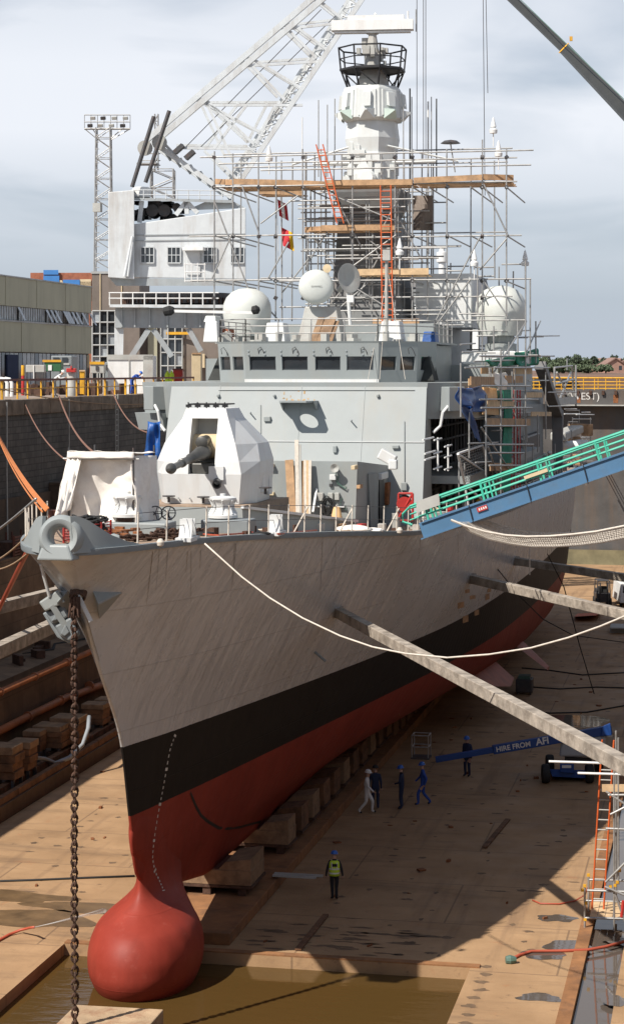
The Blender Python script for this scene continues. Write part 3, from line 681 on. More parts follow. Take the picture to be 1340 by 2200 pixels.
for q in pts:
    a, n = on_skin(*q, 0.008)
    if a is None: continue
    if pr is not None:
        w = n.cross(a - pr[0]).normalized() * 0.06; bl_.add([pr[0] - pr[1], pr[0] + pr[1], a + w, a - w], [(0, 1, 2, 3)])
        pr = (a, w)
    else: pr = (a, Vector((0, 0, 0.06)))
bl_.build('painted_line', 'paint_blackband', ship, fixn=False)
# rust weeps and dirty runs below the deck edge and from the stem hawse
mat('rust_weep', (0.27, 0.19, 0.12), 0.7, var=0.3, scale=5); mat('antifoul', (0.34, 0.10, 0.055), 0.6, var=0.25, scale=1.5); mat('dirty_run', (0.38, 0.365, 0.35), 0.6, var=0.2, scale=5)
rwn = random.Random(31); rw_, dr_ = MB(), MB()
runs = [(rw_, 180, 1300, 34, 120, 5)] + [(dr_ if rwn.random() < 0.7 else rw_, rwn.uniform(260, 1000), None, rwn.uniform(-14, 2), rwn.uniform(25, 120), rwn.uniform(1.2, 3)) for _ in range(12)]
for mb, px, py, dx, ln, wd in runs:
    if py is None: py = 1180 - (px - 220) * 0.05 + rwn.uniform(0, 14)
    pr_ = None
    for k in range(9):
        t = k / 8; a = on_hull(px + dx * t, py + ln * t, 0.005)[0]; w_ = wd * (1 - 0.8 * t) * 0.013
        if pr_ is not None and (a - pr_[0]).length < 1.5:
            mb.add([pr_[0] - Vector((0, pr_[1], 0)), pr_[0] + Vector((0, pr_[1], 0)), a + Vector((0, w_, 0)), a - Vector((0, w_, 0))], [(0, 1, 2, 3)])
        pr_ = (a, w_)
rw_.build('rust_weeps', 'rust_weep', ship, fixn=False)['kind'] = 'stuff'; dr_.build('dirty_runs', 'dirty_run', ship, fixn=False)['kind'] = 'stuff'
# bare and primed plate patches on the side
pm = MB()
for (px, py, w, h) in ((989, 1300, 14, 16), (999, 1330, 12, 18), (1003, 1270, 10, 10), (1014, 1283, 12, 10), (1023, 1316, 10, 14), (1046, 1282, 9, 16), (1050, 1268, 8, 10), (880, 1534, 46, 8), (700, 1272, 0, 0)):
    if not w: continue
    q = [on_hull(px + a * w / 2, py + b_ * h / 2, 0.006)[0] for a, b_ in ((-1, 1), (1, 0.6), (1, -1), (-1, -0.6))]
    if all(x is not None for x in q): pm.add(q, [(0, 1, 2, 3)])
pm.build('primer_patches', 'board', ship, fixn=False)
for a in ((540, 885), (676, 1401)):
    pass
h, n = on_hull(676, 1401, 0.0)
if h is not None: MB().tube(h, h + n * 0.5 + Vector((0, 0, -0.1)), 0.05).build('hull_fitting', 'ship_grey_dark', ship)
# bilge keel plate, stabiliser fin (port side)
A_k = on_hull(1000, 1468, -0.15)[0]; B_k = on_hull(1088, 1424, -0.15)[0]
o1 = Vector((1.5, 0, -1.15)); 
MB().rings([[A_k, A_k + Vector((0, 0, 0.1)), A_k + Vector((0.1, 0, 0.0))], [A_k.lerp(B_k, .3), A_k.lerp(B_k, .3) + Vector((0, 0, .14)), A_k.lerp(B_k, .3) + o1 * .55], [A_k.lerp(B_k, .75), A_k.lerp(B_k, .75) + Vector((0, 0, .14)), A_k.lerp(B_k, .75) + o1], [B_k, B_k + Vector((0, 0, .14)), B_k + o1 * 0.85]]).build('bilge_keel', 'antifoul', ship)
h = on_hull(1132, 1384, -0.2)[0]; tip = P(1177, 1436, D=(h - CAMLOC).dot(FWD) - 1.6); dv_ = (tip - h)
MB().rings([[h + Vector((0, a, b_)) for a, b_ in ((-1.6, 0), (0, 0.28), (1.6, 0), (0, -0.28))], [tip + Vector((0, a, b_)) for a, b_ in ((-0.7, 0), (0, 0.13), (0.8, 0), (0, -0.13))]]).build('stabiliser_fin', 'antifoul', ship, smooth=True)

# ================================================================== THE SHIP: bow fittings
# bullring on the stem head with its bulwark
br = MB(); cring = Vector((0.10, -0.05, 15.16)); ax = Vector((0.12, -1, 0.12)).normalized()
R_ = ax.to_track_quat('Z', 'Y').to_matrix()
prof = [(0.30, -0.55), (0.30, -0.05), (0.33, 0.05), (0.40, 0.12), (0.52, 0.14), (0.62, 0.06), (0.66, -0.08), (0.66, -0.55)]
br.lathe(prof, cring, ax, 30, cap=False); br.build('bullring', 'ship_grey', ship, smooth=True)
bw = MB()
for sgn in (1, -1):
    rg = []
    for s, h, b0 in ((-0.15, 1.02, 0.52), (0.08, 1.0, 0.70), (0.32, 0.88, 0.90), (0.65, 0.64, 1.12), (1.05, 0.40, 1.34), (1.55, 0.20, 1.60), (2.2, 0.06, 1.86)):
        x = b0
        rg.append([Vector((sgn * x, s, zd(s) - 0.05)), Vector((sgn * (x - 0.10 * h), s + 0.05, zd(s) + h)), Vector((sgn * (x - 0.10 * h - 0.08), s + 0.12, zd(s) + h)), Vector((sgn * (x - 0.10), s + 0.1, zd(s) - 0.05))])
    bw.rings(rg)
bw.build('bow_bulwark', 'ship_grey', ship, smooth=True)
MB().hexa([(-0.55, -0.30, 14.5), (0.55, -0.30, 14.5), (0.62, 0.25, 14.5), (-0.62, 0.25, 14.5)], [(-0.38, -0.22, 14.95), (0.38, -0.22, 14.95), (0.5, 0.25, 14.95), (-0.5, 0.25, 14.95)]).build('stem_casting', 'ship_grey', ship, bevel=0.06)
# stem hawse with its two spray plates
hw = MB(); A1 = on_hull(200, 1272, -0.03)[0]; B1_ = on_hull(268, 1273, -0.03)[0]; C1 = on_hull(216, 1332, -0.03)[0]; n1 = on_hull(215, 1290)[1]
for mir in (1, -1):
    a, b_, c_ = [Vector((mir * abs(v.x), v.y, v.z)) for v in (A1, B1_, C1)]; nn = Vector((mir * abs(n1.x), n1.y, n1.z)); ap = a + nn * 0.42 + Vector((0, -0.1, -0.12)); up_ = Vector((0, 0, 0.05))
    hw.add([a, b_, c_, ap, a + up_, b_ + up_, ap + up_], [(0, 3, 2), (3, 1, 2), (4, 5, 6), (0, 4, 6, 3), (3, 6, 5, 1)])
hw.build('spray_plates', 'ship_grey', ship)
MB().lathe([(0.20, -0.3), (0.21, 0.06), (0.25, 0.06), (0.27, -0.3)], (0, 1.85, 13.25), (0, -0.6, -0.8), 20, cap=False).build('hawse_pipe', 'rust_dark', ship, smooth=True)
# starboard bower anchor in its bolster
def slabq(pts, y0, y1): return MB().hexa([P(*p, Y=y0) for p in pts], [P(*p, Y=y1) for p in pts])
bo = slabq([(92, 1318), (138, 1292), (174, 1362), (152, 1384), (124, 1370)], 2.35, 3.6).build('anchor_bolster', 'ship_grey_dark', ship, bevel=0.04)
slabq([(84, 1294), (126, 1266), (142, 1294), (98, 1314)], 2.0, 3.3).build('anchor_crown', 'ship_grey', bo, bevel=0.05)
for q_ in ([(98, 1318), (136, 1297), (150, 1322), (134, 1335), (112, 1340)], [(118, 1345), (152, 1326), (170, 1360), (150, 1378), (130, 1366)]):
    slabq(q_, 2.15, 2.6).build('anchor_fluke', 'ship_grey_dark', bo, bevel=0.06)
    slabq([((a[0] + q_[0][0]) / 2 + 6, (a[1] + q_[0][1]) / 2 + 6) for a in q_[1:]], 2.08, 2.3).build('fluke_rib', 'ship_grey_dark', bo, bevel=0.03)
MB().beam(P(112, 1300, Y=2.05), P(158, 1372, Y=2.3), 0.15, 0.18).build('anchor_shank', 'ship_grey', bo)
MB().tube(P(107, 1282, Y=2.0), P(88, 1212, Y=1.6), 0.05, 8).build('anchor_rod', 'ship_white', bo)
MB().beam(P(196, 1335, Y=1.7), P(168, 1278, Y=1.7), 0.05, 0.12).build('stem_blade', 'ship_white', ship)

# stem anchor chain, hanging to the pit, link by link
ch = thing('anchor_chain', 'rusty studless chain hanging straight down from the stem', 'chain', (0, 1.6, -0.4))
lm = MB(); n = 12; la, lb = 0.15, 0.092
lm.path([(lb * math.sin(t) * (1.0), 0, la * math.cos(t)) for t in [2 * math.pi * k / n for k in range(n)]], 0.042, 5, closed=True)
lme = lm.mesh('chain_link'); lme.materials.append(M['rust_dark']); lme.polygons.foreach_set('use_smooth', [True] * len(lme.polygons))
top = Vector((0.0, 1.62, 13.2)); zc = 13.2; k = 0
while zc > -1.2:
    o = bpy.data.objects.new('chain_link', lme); COL.objects.link(o); o.parent = ch
    o.location = Vector((0.012 * math.sin(zc * 0.9), 1.55 + 0.01 * math.sin(zc * 1.7), zc)) - ROOT[ch.name]; o.rotation_euler = (0, 0.05 * math.sin(k * 1.3), (k % 2) * math.pi / 2 + 0.6 + 0.25 * math.sin(k * 0.21))
    zc -= 0.205; k += 1
mud = MB()
for q in range(14): mud.tube((0.1 * math.sin(q * 2.1), 1.6 + 0.08 * math.cos(q * 1.7), 13.25), (0.17 * math.sin(q * 2.1), 1.55 + 0.12 * math.cos(q * 1.7), 12.75 - 0.05 * (q % 4)), 0.05, 5, 0.02)
mud.build('rope_fringe', 'rust_dark', ch)

# ---------------------------------------------------------------- forecastle fittings
def on_deck(px, py, dz=0.0):
    s = 10.0
    for _ in range(12):
        p = P(px, py, Z=zd(s) + dz); s = min(max(p.y, 0), 60)
    return p
def capstan(c, k=1.0):
    b = MB(); b.lathe([(0.52, 0.0), (0.52, 0.10), (0.46, 0.16), (0.36, 0.3), (0.34, 0.42), (0.40, 0.56), (0.47, 0.64), (0.47, 0.70), (0.36, 0.74), (0.10, 0.76), (0.10, 0.84), (0.0, 0.85)], c, n=20)
    o = b.build('capstan', 'ship_white', ship, smooth=True)
    for q in range(8):
        t = q * math.pi / 4 + 0.2; MB().path([Vector(c) + Vector((rr_ * math.cos(t), rr_ * math.sin(t), z_)) for rr_, z_ in ((0.48, 0.14), (0.39, 0.3), (0.37, 0.42), (0.42, 0.56), (0.47, 0.64))], 0.035, 5).build('capstan_whelp', 'ship_white', o)
    MB().lathe([(0.40, -0.5), (0.36, -0.02)], c, n=14).build('capstan_stem', 'rust_dark', o)
capstan(P(274, 1110, Y=8.2)); capstan(P(479, 1112, Y=12.6))
cbed = MB(); c = P(285, 1130, Y=8.2); cbed.box((c.x + 0.2, 8.3, 14.75), (2.2, 1.3, 0.5)); cbed.build('windlass_bed', 'ship_grey', ship, bevel=0.05)
cbed = MB(); c = P(485, 1135, Y=12.6); cbed.box((c.x + 0.1, 12.6, 14.55), (1.7, 1.2, 0.5)); cbed.build('windlass_bed', 'ship_grey_dark', ship, bevel=0.05)
def bollard(px0, px1, yb, h=0.62, r=0.135):
    for px in (px0, px1):
        p = on_deck(px, yb); MB().lathe([(r, 0), (r, h - 0.05), (r * 1.12, h - 0.04), (r * 1.12, h), (0, h)], p, n=14).build('bollard', 'primer_brown', ship, smooth=True)
    a = on_deck(px0, yb); c = on_deck(px1, yb); MB().tube(a.lerp(c, -0.6) + Vector((0, 0, h * 0.55)), a.lerp(c, 1.6) + Vector((0, 0, h * 0.55)), 0.045, 8).build('bollard_bar', 'primer_brown', ship)
bollard(300, 320, 1143); bollard(476, 498, 1144); bollard(108, 118, 1127)
def hand_wheel(px, py, Y, tilt):
    c = P(px, py, Y=Y); a = Vector((0.25, -1, tilt)).normalized(); R = a.to_track_quat('Z', 'Y').to_matrix()
    pts = [c + R @ Vector((0.24 * math.cos(t), 0.24 * math.sin(t), 0)) for t in [2 * math.pi * k / 20 for k in range(20)]]
    b = MB().path(pts, 0.022, 6, closed=True)
    for k in range(0, 20, 4): b.tube(c, pts[k], 0.016, 5)
    b.tube(c, c - a * 0.45, 0.03, 6); o = b.build('brake_wheel', 'steel_dark', ship, smooth=True)
    MB().tube(c - a * 0.4, Vector((c.x, c.y + 0.45, zd(Y))), 0.11, 8).build('brake_pedestal', 'ship_white', o)
hand_wheel(334, 1103, 9.6, 0.1); hand_wheel(362, 1102, 10.0, 0.5)
def fairlead(px, py, s, sgn=1):
    e = deck_edge(s, sgn); b = MB()
    for sd_ in (-1, 1):
        rg = []
        for k in range(9):
            t = math.pi * k / 8; rg.append([e + Vector((-0.15 + a, sd_ * (0.16 + 0.22 * (1 - math.sin(t / 2 + 0.2))) + 0.03 * q, 0.02 + 0.66 * (k / 8))) for a, q in ((-0.2, -1), (0.2, -1), (0.2, 1), (-0.2, 1))])
        b.rings(rg)
    b.bx(e.x - 0.4, e.x + 0.1, e.y - 0.55, e.y + 0.55, e.z, e.z + 0.12)
    b.build('fairlead', 'ship_white' if sgn > 0 else 'ship_grey', ship, smooth=True)
fairlead(0, 0, 4.75); fairlead(0, 0, 10.6)
# anchor cable lying on deck
dc = MB(); n = 0
for seg in (((250, 1158), (410, 1150), 34), ((225, 1140), (285, 1156), 14), ((520, 1120), (560, 1128), 10), ((330, 1146), (440, 1140), 22)):
    a = on_deck(*seg[0], 0.1); c = on_deck(*seg[1], 0.1)
    for k in range(seg[2]):
        p = a.lerp(c, k / seg[2]); p.z = zd(p.y) + 0.09 + 0.02 * (k % 3); d = (c - a).normalized(); R = Matrix.Rotation((k % 2) * math.pi / 2 + 0.5, 3, d); w = R @ Vector((0, 0, 1)).cross(d).normalized()
        dc.path([p + d * 0.15 * math.cos(t) + w * 0.09 * math.sin(t) for t in [2 * math.pi * q / 10 for q in range(10)]], 0.036, 5, closed=True)
ca = dc.build('deck_cable', 'rust_dark', ship); ca['kind'] = 'stuff'
rs = random.Random(5); heap = MB()
for k in range(60):
    q = on_deck(rs.uniform(195, 300), rs.uniform(1135, 1160)); t = rs.uniform(0, 3.1); heap.box(q + Vector((0, 0, rs.uniform(0.05, 0.2))), (rs.uniform(.15, .4), rs.uniform(.1, .25), rs.uniform(.06, .16)), Matrix.Rotation(t, 3, 'Z'))
hp = heap.build('cable_heap', 'rust', ship); hp['kind'] = 'stuff'
ft = MB().lathe([(0, -0.2), (0.12, -0.16), (0.17, 0), (0.12, 0.16), (0, 0.2)], on_deck(245, 1158, 0.17), (1, 0.3, 0), 12); ft.build('mooring_float', 'ship_grey', ship, smooth=True)
# guard rails on the forecastle edge
wires = {1: [], -1: []}
for sgn, sts in ((1, [2.2, 3.6, 5.8, 7.2, 8.6, 10.0, 11.6, 13.0, 14.5, 16.0, 17.6, 19.2, 20.8, 22.2, 23.6, 25.0]), (-1, [1.3, 2.0, 2.6, 3.4, 4.4, 5.6, 7.0, 8.5, 10.0, 11.6])):
    for s in sts:
        e = deck_edge(s, sgn, 0.14); h = 1.02
        o = pole(e, e + Vector((0.02 * sgn, 0.02, h)), 0.026, ship, 'stanchion', 'rope_white')
        wires[sgn].append(e)
    for hh in (0.5, 0.98): MB().path([e + Vector((0, 0, hh)) for e in wires[sgn]], 0.011, 5).build('guard_wire', 'steel_dark', ship)
for s in (13.6, 18.0, 22.8):
    e = deck_edge(s, 1, 0.14); pole(e + Vector((-0.1, 0, 0.95)), e + Vector((-0.55, -0.35, 0.02)), 0.03, ship, 'rail_strut', 'rope_white')
for (px, py) in ((226, 1170), (265, 1168), (345, 1166), (858, 1140), (925, 1138), (955, 1138)):
    p = on_deck(px, py, 0.08); MB().lathe([(0, -0.13), (0.1, -0.08), (0.12, 0.02), (0.07, 0.11), (0, 0.13)], p, n=10).build('stanchion_pad', 'rope_white', ship, smooth=True)

# ---------------------------------------------------------------- gun platform and gun
gp = MB().hexa([(-2.6, 15.2, 13.7), (1.9, 15.2, 13.7), (4.6, 23.2, 13.4), (-4.6, 23.2, 13.4)], [(-2.5, 15.3, 15.0), (1.8, 15.3, 15.0), (4.5, 23.2, 13.95), (-4.5, 23.2, 13.95)])
gp.build('breakwater', 'ship_grey', ship)
MB().hexa([(-2.2, 15.5, 14.5), (1.7, 15.5, 14.5), (2.3, 21.0, 14.5), (-2.3, 21.0, 14.5)], [(-2.2, 15.5, 15.04), (1.7, 15.5, 15.04), (2.3, 21.0, 15.04), (-2.3, 21.0, 15.04)]).build('gun_platform', 'deck_tan', ship)
MB().beam((1.82, 15.25, 15.03), (4.6, 23.2, 13.98), 0.12, 0.1).build('breakwater_rail', 'ship_white', ship)
# turret: faceted shield with an open slot
tr = MB(); xs = 0.50
def ring(z, wf, yf, ws, y1, y2, wb, yb): return [(-wf, yf), (-xs, yf), (xs, yf), (wf, yf), (ws, y1), (ws, y2), (wb, yb), (-wb, yb), (-ws, y2), (-ws, y1)], z
RG = [ring(15.05, 1.40, 16.42, 1.82, 17.4, 19.6, 1.3, 20.4), ring(16.15, 1.52, 16.30, 1.98, 17.4, 19.7, 1.35, 20.5), ring(16.6, 1.42, 16.38, 1.98, 17.4, 19.7, 1.35, 20.5), ring(17.25, 1.24, 16.55, 1.80, 17.75, 19.6, 1.2, 20.3), ring(18.2, 0.88, 16.90, 1.02, 17.5, 18.9, 0.8, 19.4), ring(18.57, 0.76, 17.02, 0.86, 17.45, 18.7, 0.7, 19.1)]
vs = [(x, y, z) for r, z in RG for x, y in r]; fs = []
for k in range(5):
    for i in range(10):
        if i == 1 and 1 <= k <= 3: continue
        fs.append((k * 10 + i, k * 10 + (i + 1) % 10, (k + 1) * 10 + (i + 1) % 10, (k + 1) * 10 + i))
fs.append(tuple(range(50, 60))); tr.add(vs, fs)
for sx in (-xs, xs): tr.add([(sx, 16.30, 16.15), (sx, 16.38, 16.6), (sx, 16.55, 17.25), (sx, 16.90, 18.2), (sx, 17.9, 18.2), (sx, 17.9, 16.15)], [(0, 1, 2, 3, 4, 5)])
tr.add([(-xs, 16.30, 16.15), (xs, 16.30, 16.15), (xs, 17.9, 16.15), (-xs, 17.9, 16.15)], [(0, 1, 2, 3)]); tr.add([(-xs, 16.90, 18.2), (xs, 16.90, 18.2), (xs, 17.9, 18.2), (-xs, 17.9, 18.2)], [(0, 1, 2, 3)])
tr.add([(-xs, 17.9, 16.15), (xs, 17.9, 16.15), (xs, 17.9, 18.2), (-xs, 17.9, 18.2)], [(0, 1, 2, 3)])
gun = tr.build('gun_turret', 'ship_white', ship, fixn=False); gun['label'] = 'faceted white gun turret with open slot'
MB().lathe([(1.75, -0.2), (1.75, 0.14), (1.6, 0.14)], (0, 18.3, 15.05), n=28, cap=False).build('turret_ring', 'deck_tan', gun)
md = Vector((0, -1, -0.09)).normalized(); g0 = Vector((0.02, 17.0, 17.0))
MB().lathe([(0.46, -0.6), (0.46, 0.6)], (0.0, 17.35, 17.15), (1, 0, 0), 24).build('mantlet', 'cream', gun, smooth=True)
MB().lathe([(0.26, -0.35), (0.26, 0.25), (0.30, 0.3), (0.30, 0.6), (0.26, 0.65), (0.24, 1.25), (0.20, 1.3), (0.185, 2.3), (0.14, 2.36), (0.14, 3.3), (0.165, 3.33), (0.165, 3.5), (0.125, 3.53), (0.115, 4.5), (0.13, 4.6), (0.175, 4.76), (0.195, 4.92), (0.15, 5.08), (0.05, 5.2)], g0, md, 20).build('gun_barrel', 'gun_metal', gun, smooth=True)
MB().lathe([(0.19, -0.1), (0.19, 0.4), (0.23, 0.45), (0.23, 0.62), (0.12, 0.68)], g0 + Vector((0, -0.1, 0.38)), md, 16).build('recoil_cylinder', 'gun_metal', gun, smooth=True)
MB().bx(-0.42, 0.42, 16.5, 17.4, 16.17, 16.55).build('cradle', 'gun_metal', gun, bevel=0.05)
vp = P(465, 1028, Y=16.35); v = MB().bx(vp.x - 0.26, vp.x + 0.30, 16.22, 16.6, vp.z - 0.05, vp.z + 0.45); v.build('ejection_hood', 'ship_white', gun)
MB().lathe([(0.11, 0), (0.16, 0), (0.17, 0.35), (0.12, 0.35)], (vp.x + 0.05, 16.28, vp.z - 0.12), (0.2, -1, -0.25), 14, cap=False).build('ejection_tube', 'steel_dark', gun, smooth=True)
gr = MB().path([(-0.7, 17.1, 18.72), (-0.7, 18.6, 18.72), (0.7, 18.6, 18.72), (0.7, 17.1, 18.72)], 0.03, 5, closed=True)
for x in (-0.7, -0.35, 0, 0.35, 0.7): gr.tube((x, 17.1, 18.56), (x, 17.1, 18.8), 0.025, 5); gr.box((x, 17.15, 18.66), (0.2, 0.12, 0.1))
gr.build('roof_fittings', 'black', gun)
for (px, py) in ((437, 1070), (363, 1068), (570, 1050)):
    p = P(px, py, Y=16.1); b = MB().lathe([(0.05, -0.2), (0.05, 0.0), (0.24, 0.02), (0.24, 0.06), (0, 0.07)], p, n=14); b.build('deck_ventilator', 'steel_dark', ship)

for (x_, y_, z_, w_, h_) in ((1.935, 18.4, 15.75, 0.9, 0.7), (1.935, 19.3, 15.7, 0.5, 0.9)):
    MB().bx(x_ - 0.06, x_ + 0.03, y_ - w_ / 2, y_ + w_ / 2, z_ - h_ / 2, z_ + h_ / 2).build('turret_hatch', 'ship_white', gun, bevel=0.02)
for k in range(7): MB().lathe([(0.03, 0), (0.03, 0.04), (0, 0.04)], (-1.3 + 0.43 * k, 16.36, 15.25), (0, -1, 0), 8).build('turret_bolt', 'ship_grey', gun)
# hoses, coils and small stores lying about the forecastle
for k, (px, py, m_) in enumerate(((350, 1150, 'rope_tan'), (440, 1150, 'rubber'), (530, 1140, 'hose_red'), (575, 1142, 'rope_white'), (690, 1138, 'rope_tan'), (560, 1150, 'rubber'))):
    c = on_deck(px, py); b = MB()
    for q in range(6): rr_ = 0.16 + 0.035 * q; b.path([c + Vector((rr_ * math.cos(t), rr_ * math.sin(t), 0.04 + 0.02 * ((q * 7 + k) % 3))) for t in [2 * math.pi * i / 16 for i in range(16)]], 0.022, 5, closed=True)
    b.build('rope_coil', m_, ship)
rs = random.Random(91); sb = MB()
for k in range(70):
    p = on_deck(rs.uniform(240, 880), rs.uniform(1118, 1152)); h = rs.uniform(0.05, 0.28)
    if abs(p.x) > deckb(max(p.y, 0)) - 0.3 or p.y > 24: continue
    sb.box((p.x, p.y, zd(p.y) + h / 2), (rs.uniform(.06, .35), rs.uniform(.06, .3), h), Matrix.Rotation(rs.uniform(0, 3), 3, 'Z'))
sb.build('deck_oddments', 'rust_dark', ship)['kind'] = 'stuff'
for k in range(5):
    p = on_deck(640 + 45 * k, 1140); MB().box((p.x, p.y, zd(p.y) + 0.16), (0.4, 0.3, 0.32), Matrix.Rotation(0.4 * k, 3, 'Z')).build('stores_box', ('blue_panel', 'machine_grey', 'board', 'red_paint', 'machine_grey')[k], ship, bevel=0.02)
MB().path([on_deck(420, 1146, .05), on_deck(470, 1150, .05), on_deck(540, 1144, .05), on_deck(600, 1147, .05), on_deck(680, 1139, .05)], 0.03, 6).build('deck_hose', 'hose_red', ship)

# ---------------------------------------------------------------- superstructure
B0, B1 = 31.2, 33.5                     # front wall foot and head (metres aft)
wall = MB().hexa([(-6.0, B0, 13.0), (6.0, B0, 13.0), (6.0, 34.5, 13.0), (-6.0, 34.5, 13.0)], [(-5.9, B1, 19.4), (5.9, B1, 19.4), (5.9, 34.5, 19.4), (-5.9, 34.5, 19.4)])
sup = wall.build('superstructure_front', 'ship_grey', ship); sup['label'] = 'big sloping light grey front wall below the bridge'
MB().beam((-5.9, B0 + 0.59 * 2.3 * 1.02 - 0.04, 16.8), (5.9, B0 + 0.59 * 2.3 * 1.02 - 0.04, 16.8), 0.05, 0.03).build('weld_seam', 'ship_white', sup)
wing = MB().hexa([(-5.75, B1 - 0.02, 17.8), (5.75, B1 - 0.02, 17.8), (7.9, 36, 17.8), (7.9, 46, 17.8), (-7.9, 46, 17.8), (-7.9, 36, 17.8)], [(-5.95, B1 - 0.06, 19.43), (5.95, B1 - 0.06, 19.43), (8.05, 36, 19.43), (8.05, 46, 19.43), (-8.05, 46, 19.43), (-8.05, 36, 19.43)])
wg = wing.build('bridge_wing_deck', 'ship_grey', ship)
for sgn in (1, -1):       # boxes and brackets hung on the wings
    MB().box((sgn * 6.9, 34.3, 18.7), (0.9, 0.8, 1.1), Matrix.Rotation(sgn * 0.8, 3, 'Z')).build('wing_locker', 'ship_grey', wg, bevel=0.03)
    MB().path([(sgn * 6.9, 33.9, 18.5), (sgn * 6.6, 33.6, 18.1), (sgn * 6.5, 33.6, 17.5), (sgn * 6.2, 33.4, 17.2)], 0.07, 6).build('wing_bracket', 'ship_white', wg)
MB().hexa([(-8.1, 35.6, 17.2), (-6.4, 34.0, 17.2), (-5.9, 35.5, 17.2), (-7.6, 37, 17.2)], [(-8.3, 35.6, 18.0), (-6.5, 33.9, 18.0), (-5.9, 35.5, 18.0), (-7.8, 37, 18.0)]).build('wing_sponson', 'ship_grey', wg)
# recessed galleries along the port side: dark inner bulkhead, deck strip, roof above
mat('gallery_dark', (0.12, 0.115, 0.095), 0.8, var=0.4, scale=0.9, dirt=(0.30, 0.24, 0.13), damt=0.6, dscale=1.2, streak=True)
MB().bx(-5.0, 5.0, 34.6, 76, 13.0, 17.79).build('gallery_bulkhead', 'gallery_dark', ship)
for sgn in (1, -1):
    MB().bx(*sorted((sgn * 4.9, sgn * 7.7)), 34.6, 70, 14.85, 15.2).build('gallery_deck', 'ship_grey', ship)
    gl = MB()
    for k in range(26):
        yy = 35.2 + k * 1.25; x = sgn * 5.08; gl.tube((x, yy, 15.2), (x, yy, 17.75), 0.05 + 0.03 * (k % 3), 6)
        if k % 2: gl.tube((x, yy, 13.1), (x, yy, 14.8), 0.07, 6)
    for z in (15.7, 16.5, 17.2, 14.2): gl.tube((sgn * 5.12, 35, z), (sgn * 5.12, 70, z), 0.06, 6)
    gl.build('gallery_pipes', 'steel_dark', ship)['kind'] = 'stuff'
for (px, py) in ((908, 945), (912, 975), (912, 988)): p = P(px, py, X=7.2); MB().tube(p, p + Vector((0.0, 3, 0)), 0.04, 6).build('gallery_rail', 'white_paint', ship)
for (px, y0, y1) in ((962, 955, 1012), (940, 940, 1012)):
    a = P(px, y1, X=7.5); c = P(px, y0, X=7.5); t = MB().tube(a, c, 0.04, 6)
    for f in (0.1, 0.55, 0.95): q = a.lerp(c, f); t.tube(q - Vector((0.0, 1.1, 0)), q + Vector((0, 1.1, 0)), 0.035, 6)
    t.build('gallery_stanchion', 'white_paint', ship)
# big bracket with a round hole on the front wall
zb = 18.62; yb = B0 + (zb - 13.0) / 6.4 * 2.3; cpl = P(646, 866, Y=yb).x
brk = MB(); outer = []; inner = []; n = 32
for k in range(n):
    t = 2 * math.pi * k / n + math.pi / n; cx_, cy_ = math.cos(t), math.sin(t); q = max(abs(cx_), abs(cy_)); outer.append((cx_ / q, cy_ / q)); inner.append((cx_, cy_))
def bp_(u, v, z): hw_ = 0.80 - 0.12 * (v + 1) / 2; return (cpl + u * hw_, yb - 0.02 - (v + 1) / 2 * 1.5, z)
vs = [bp_(*o, zb) for o in outer] + [bp_(i[0] * 0.55, i[1] * 0.48 + 0.25, zb) for i in inner] + [bp_(*o, zb - 0.07) for o in outer] + [bp_(i[0] * 0.55, i[1] * 0.48 + 0.25, zb - 0.07) for i in inner]
fs = []
for k in range(n):
    j = (k + 1) % n; fs += [(k, j, n + j, n + k), (2 * n + k, 3 * n + k, 3 * n + j, 2 * n + j), (k, 2 * n + k, 2 * n + j, j), (n + k, n + j, 3 * n + j, 3 * n + k)]
brk.add(vs, fs); bo = brk.build('bracket_plate', 'ship_grey', sup)
for u in (-1, 1):
    x = cpl + u * 0.78; MB().hexa([(x - 0.03, yb + 0.1, zb - 0.55), (x + 0.03, yb + 0.1, zb - 0.55), (x + 0.03, yb + 0.1, zb), (x - 0.03, yb + 0.1, zb)][::1], [(x - 0.03, yb - 0.35, zb - 0.32), (x + 0.03, yb - 0.35, zb - 0.32), (x + 0.03, yb - 0.9, zb), (x - 0.03, yb - 0.9, zb)]).build('bracket_gusset', 'ship_grey', sup)
mat('rust_stain', (0.42, 0.27, 0.12), 0.8, var=0.3, scale=6)
rsn = random.Random(9); rb = MB()
for k in range(16):
    u = rsn.uniform(-1.0, 1.0); w = rsn.uniform(0.02, 0.07); z1 = zb + rsn.uniform(0.03, 0.14) if k < 11 else zb + rsn.uniform(0.2, 0.6); hgt = rsn.uniform(0.04, 0.14)
    for_y = lambda z: B0 + (z - 13.0) / 6.4 * 2.3 - 0.006
    x = cpl + u * 0.82; rb.add([(x - w, for_y(z1 - hgt), z1 - hgt), (x + w, for_y(z1 - hgt), z1 - hgt), (x + w * 0.7, for_y(z1), z1), (x - w * 0.7, for_y(z1), z1)], [(0, 1, 2, 3)])
rb.build('rust_spots', 'rust_stain', sup, fixn=False)['kind'] = 'stuff'
for (px, py) in ((538, 888), (754, 905)):
    z = 20 - (py - 795) * 90 / 4300; y_ = B0 + (z - 13) / 6.4 * 2.3; p = P(px, py, Y=y_); MB().tube(p, p + Vector((0.1, -0.35, 0.05)), 0.03).build('eye_bolt', 'ship_grey_dark', sup)
yW = lambda z: B0 + (z - 13.0) / 6.4 * 2.3
for x_ in (-3.6, 0.2, 3.1): MB().beam((x_, yW(13.6) - 0.008, 13.6), (x_, yW(19.3) - 0.008, 19.3), 0.02, 0.03, (1, 0, 0)).build('weld_seam', 'ship_grey', sup)
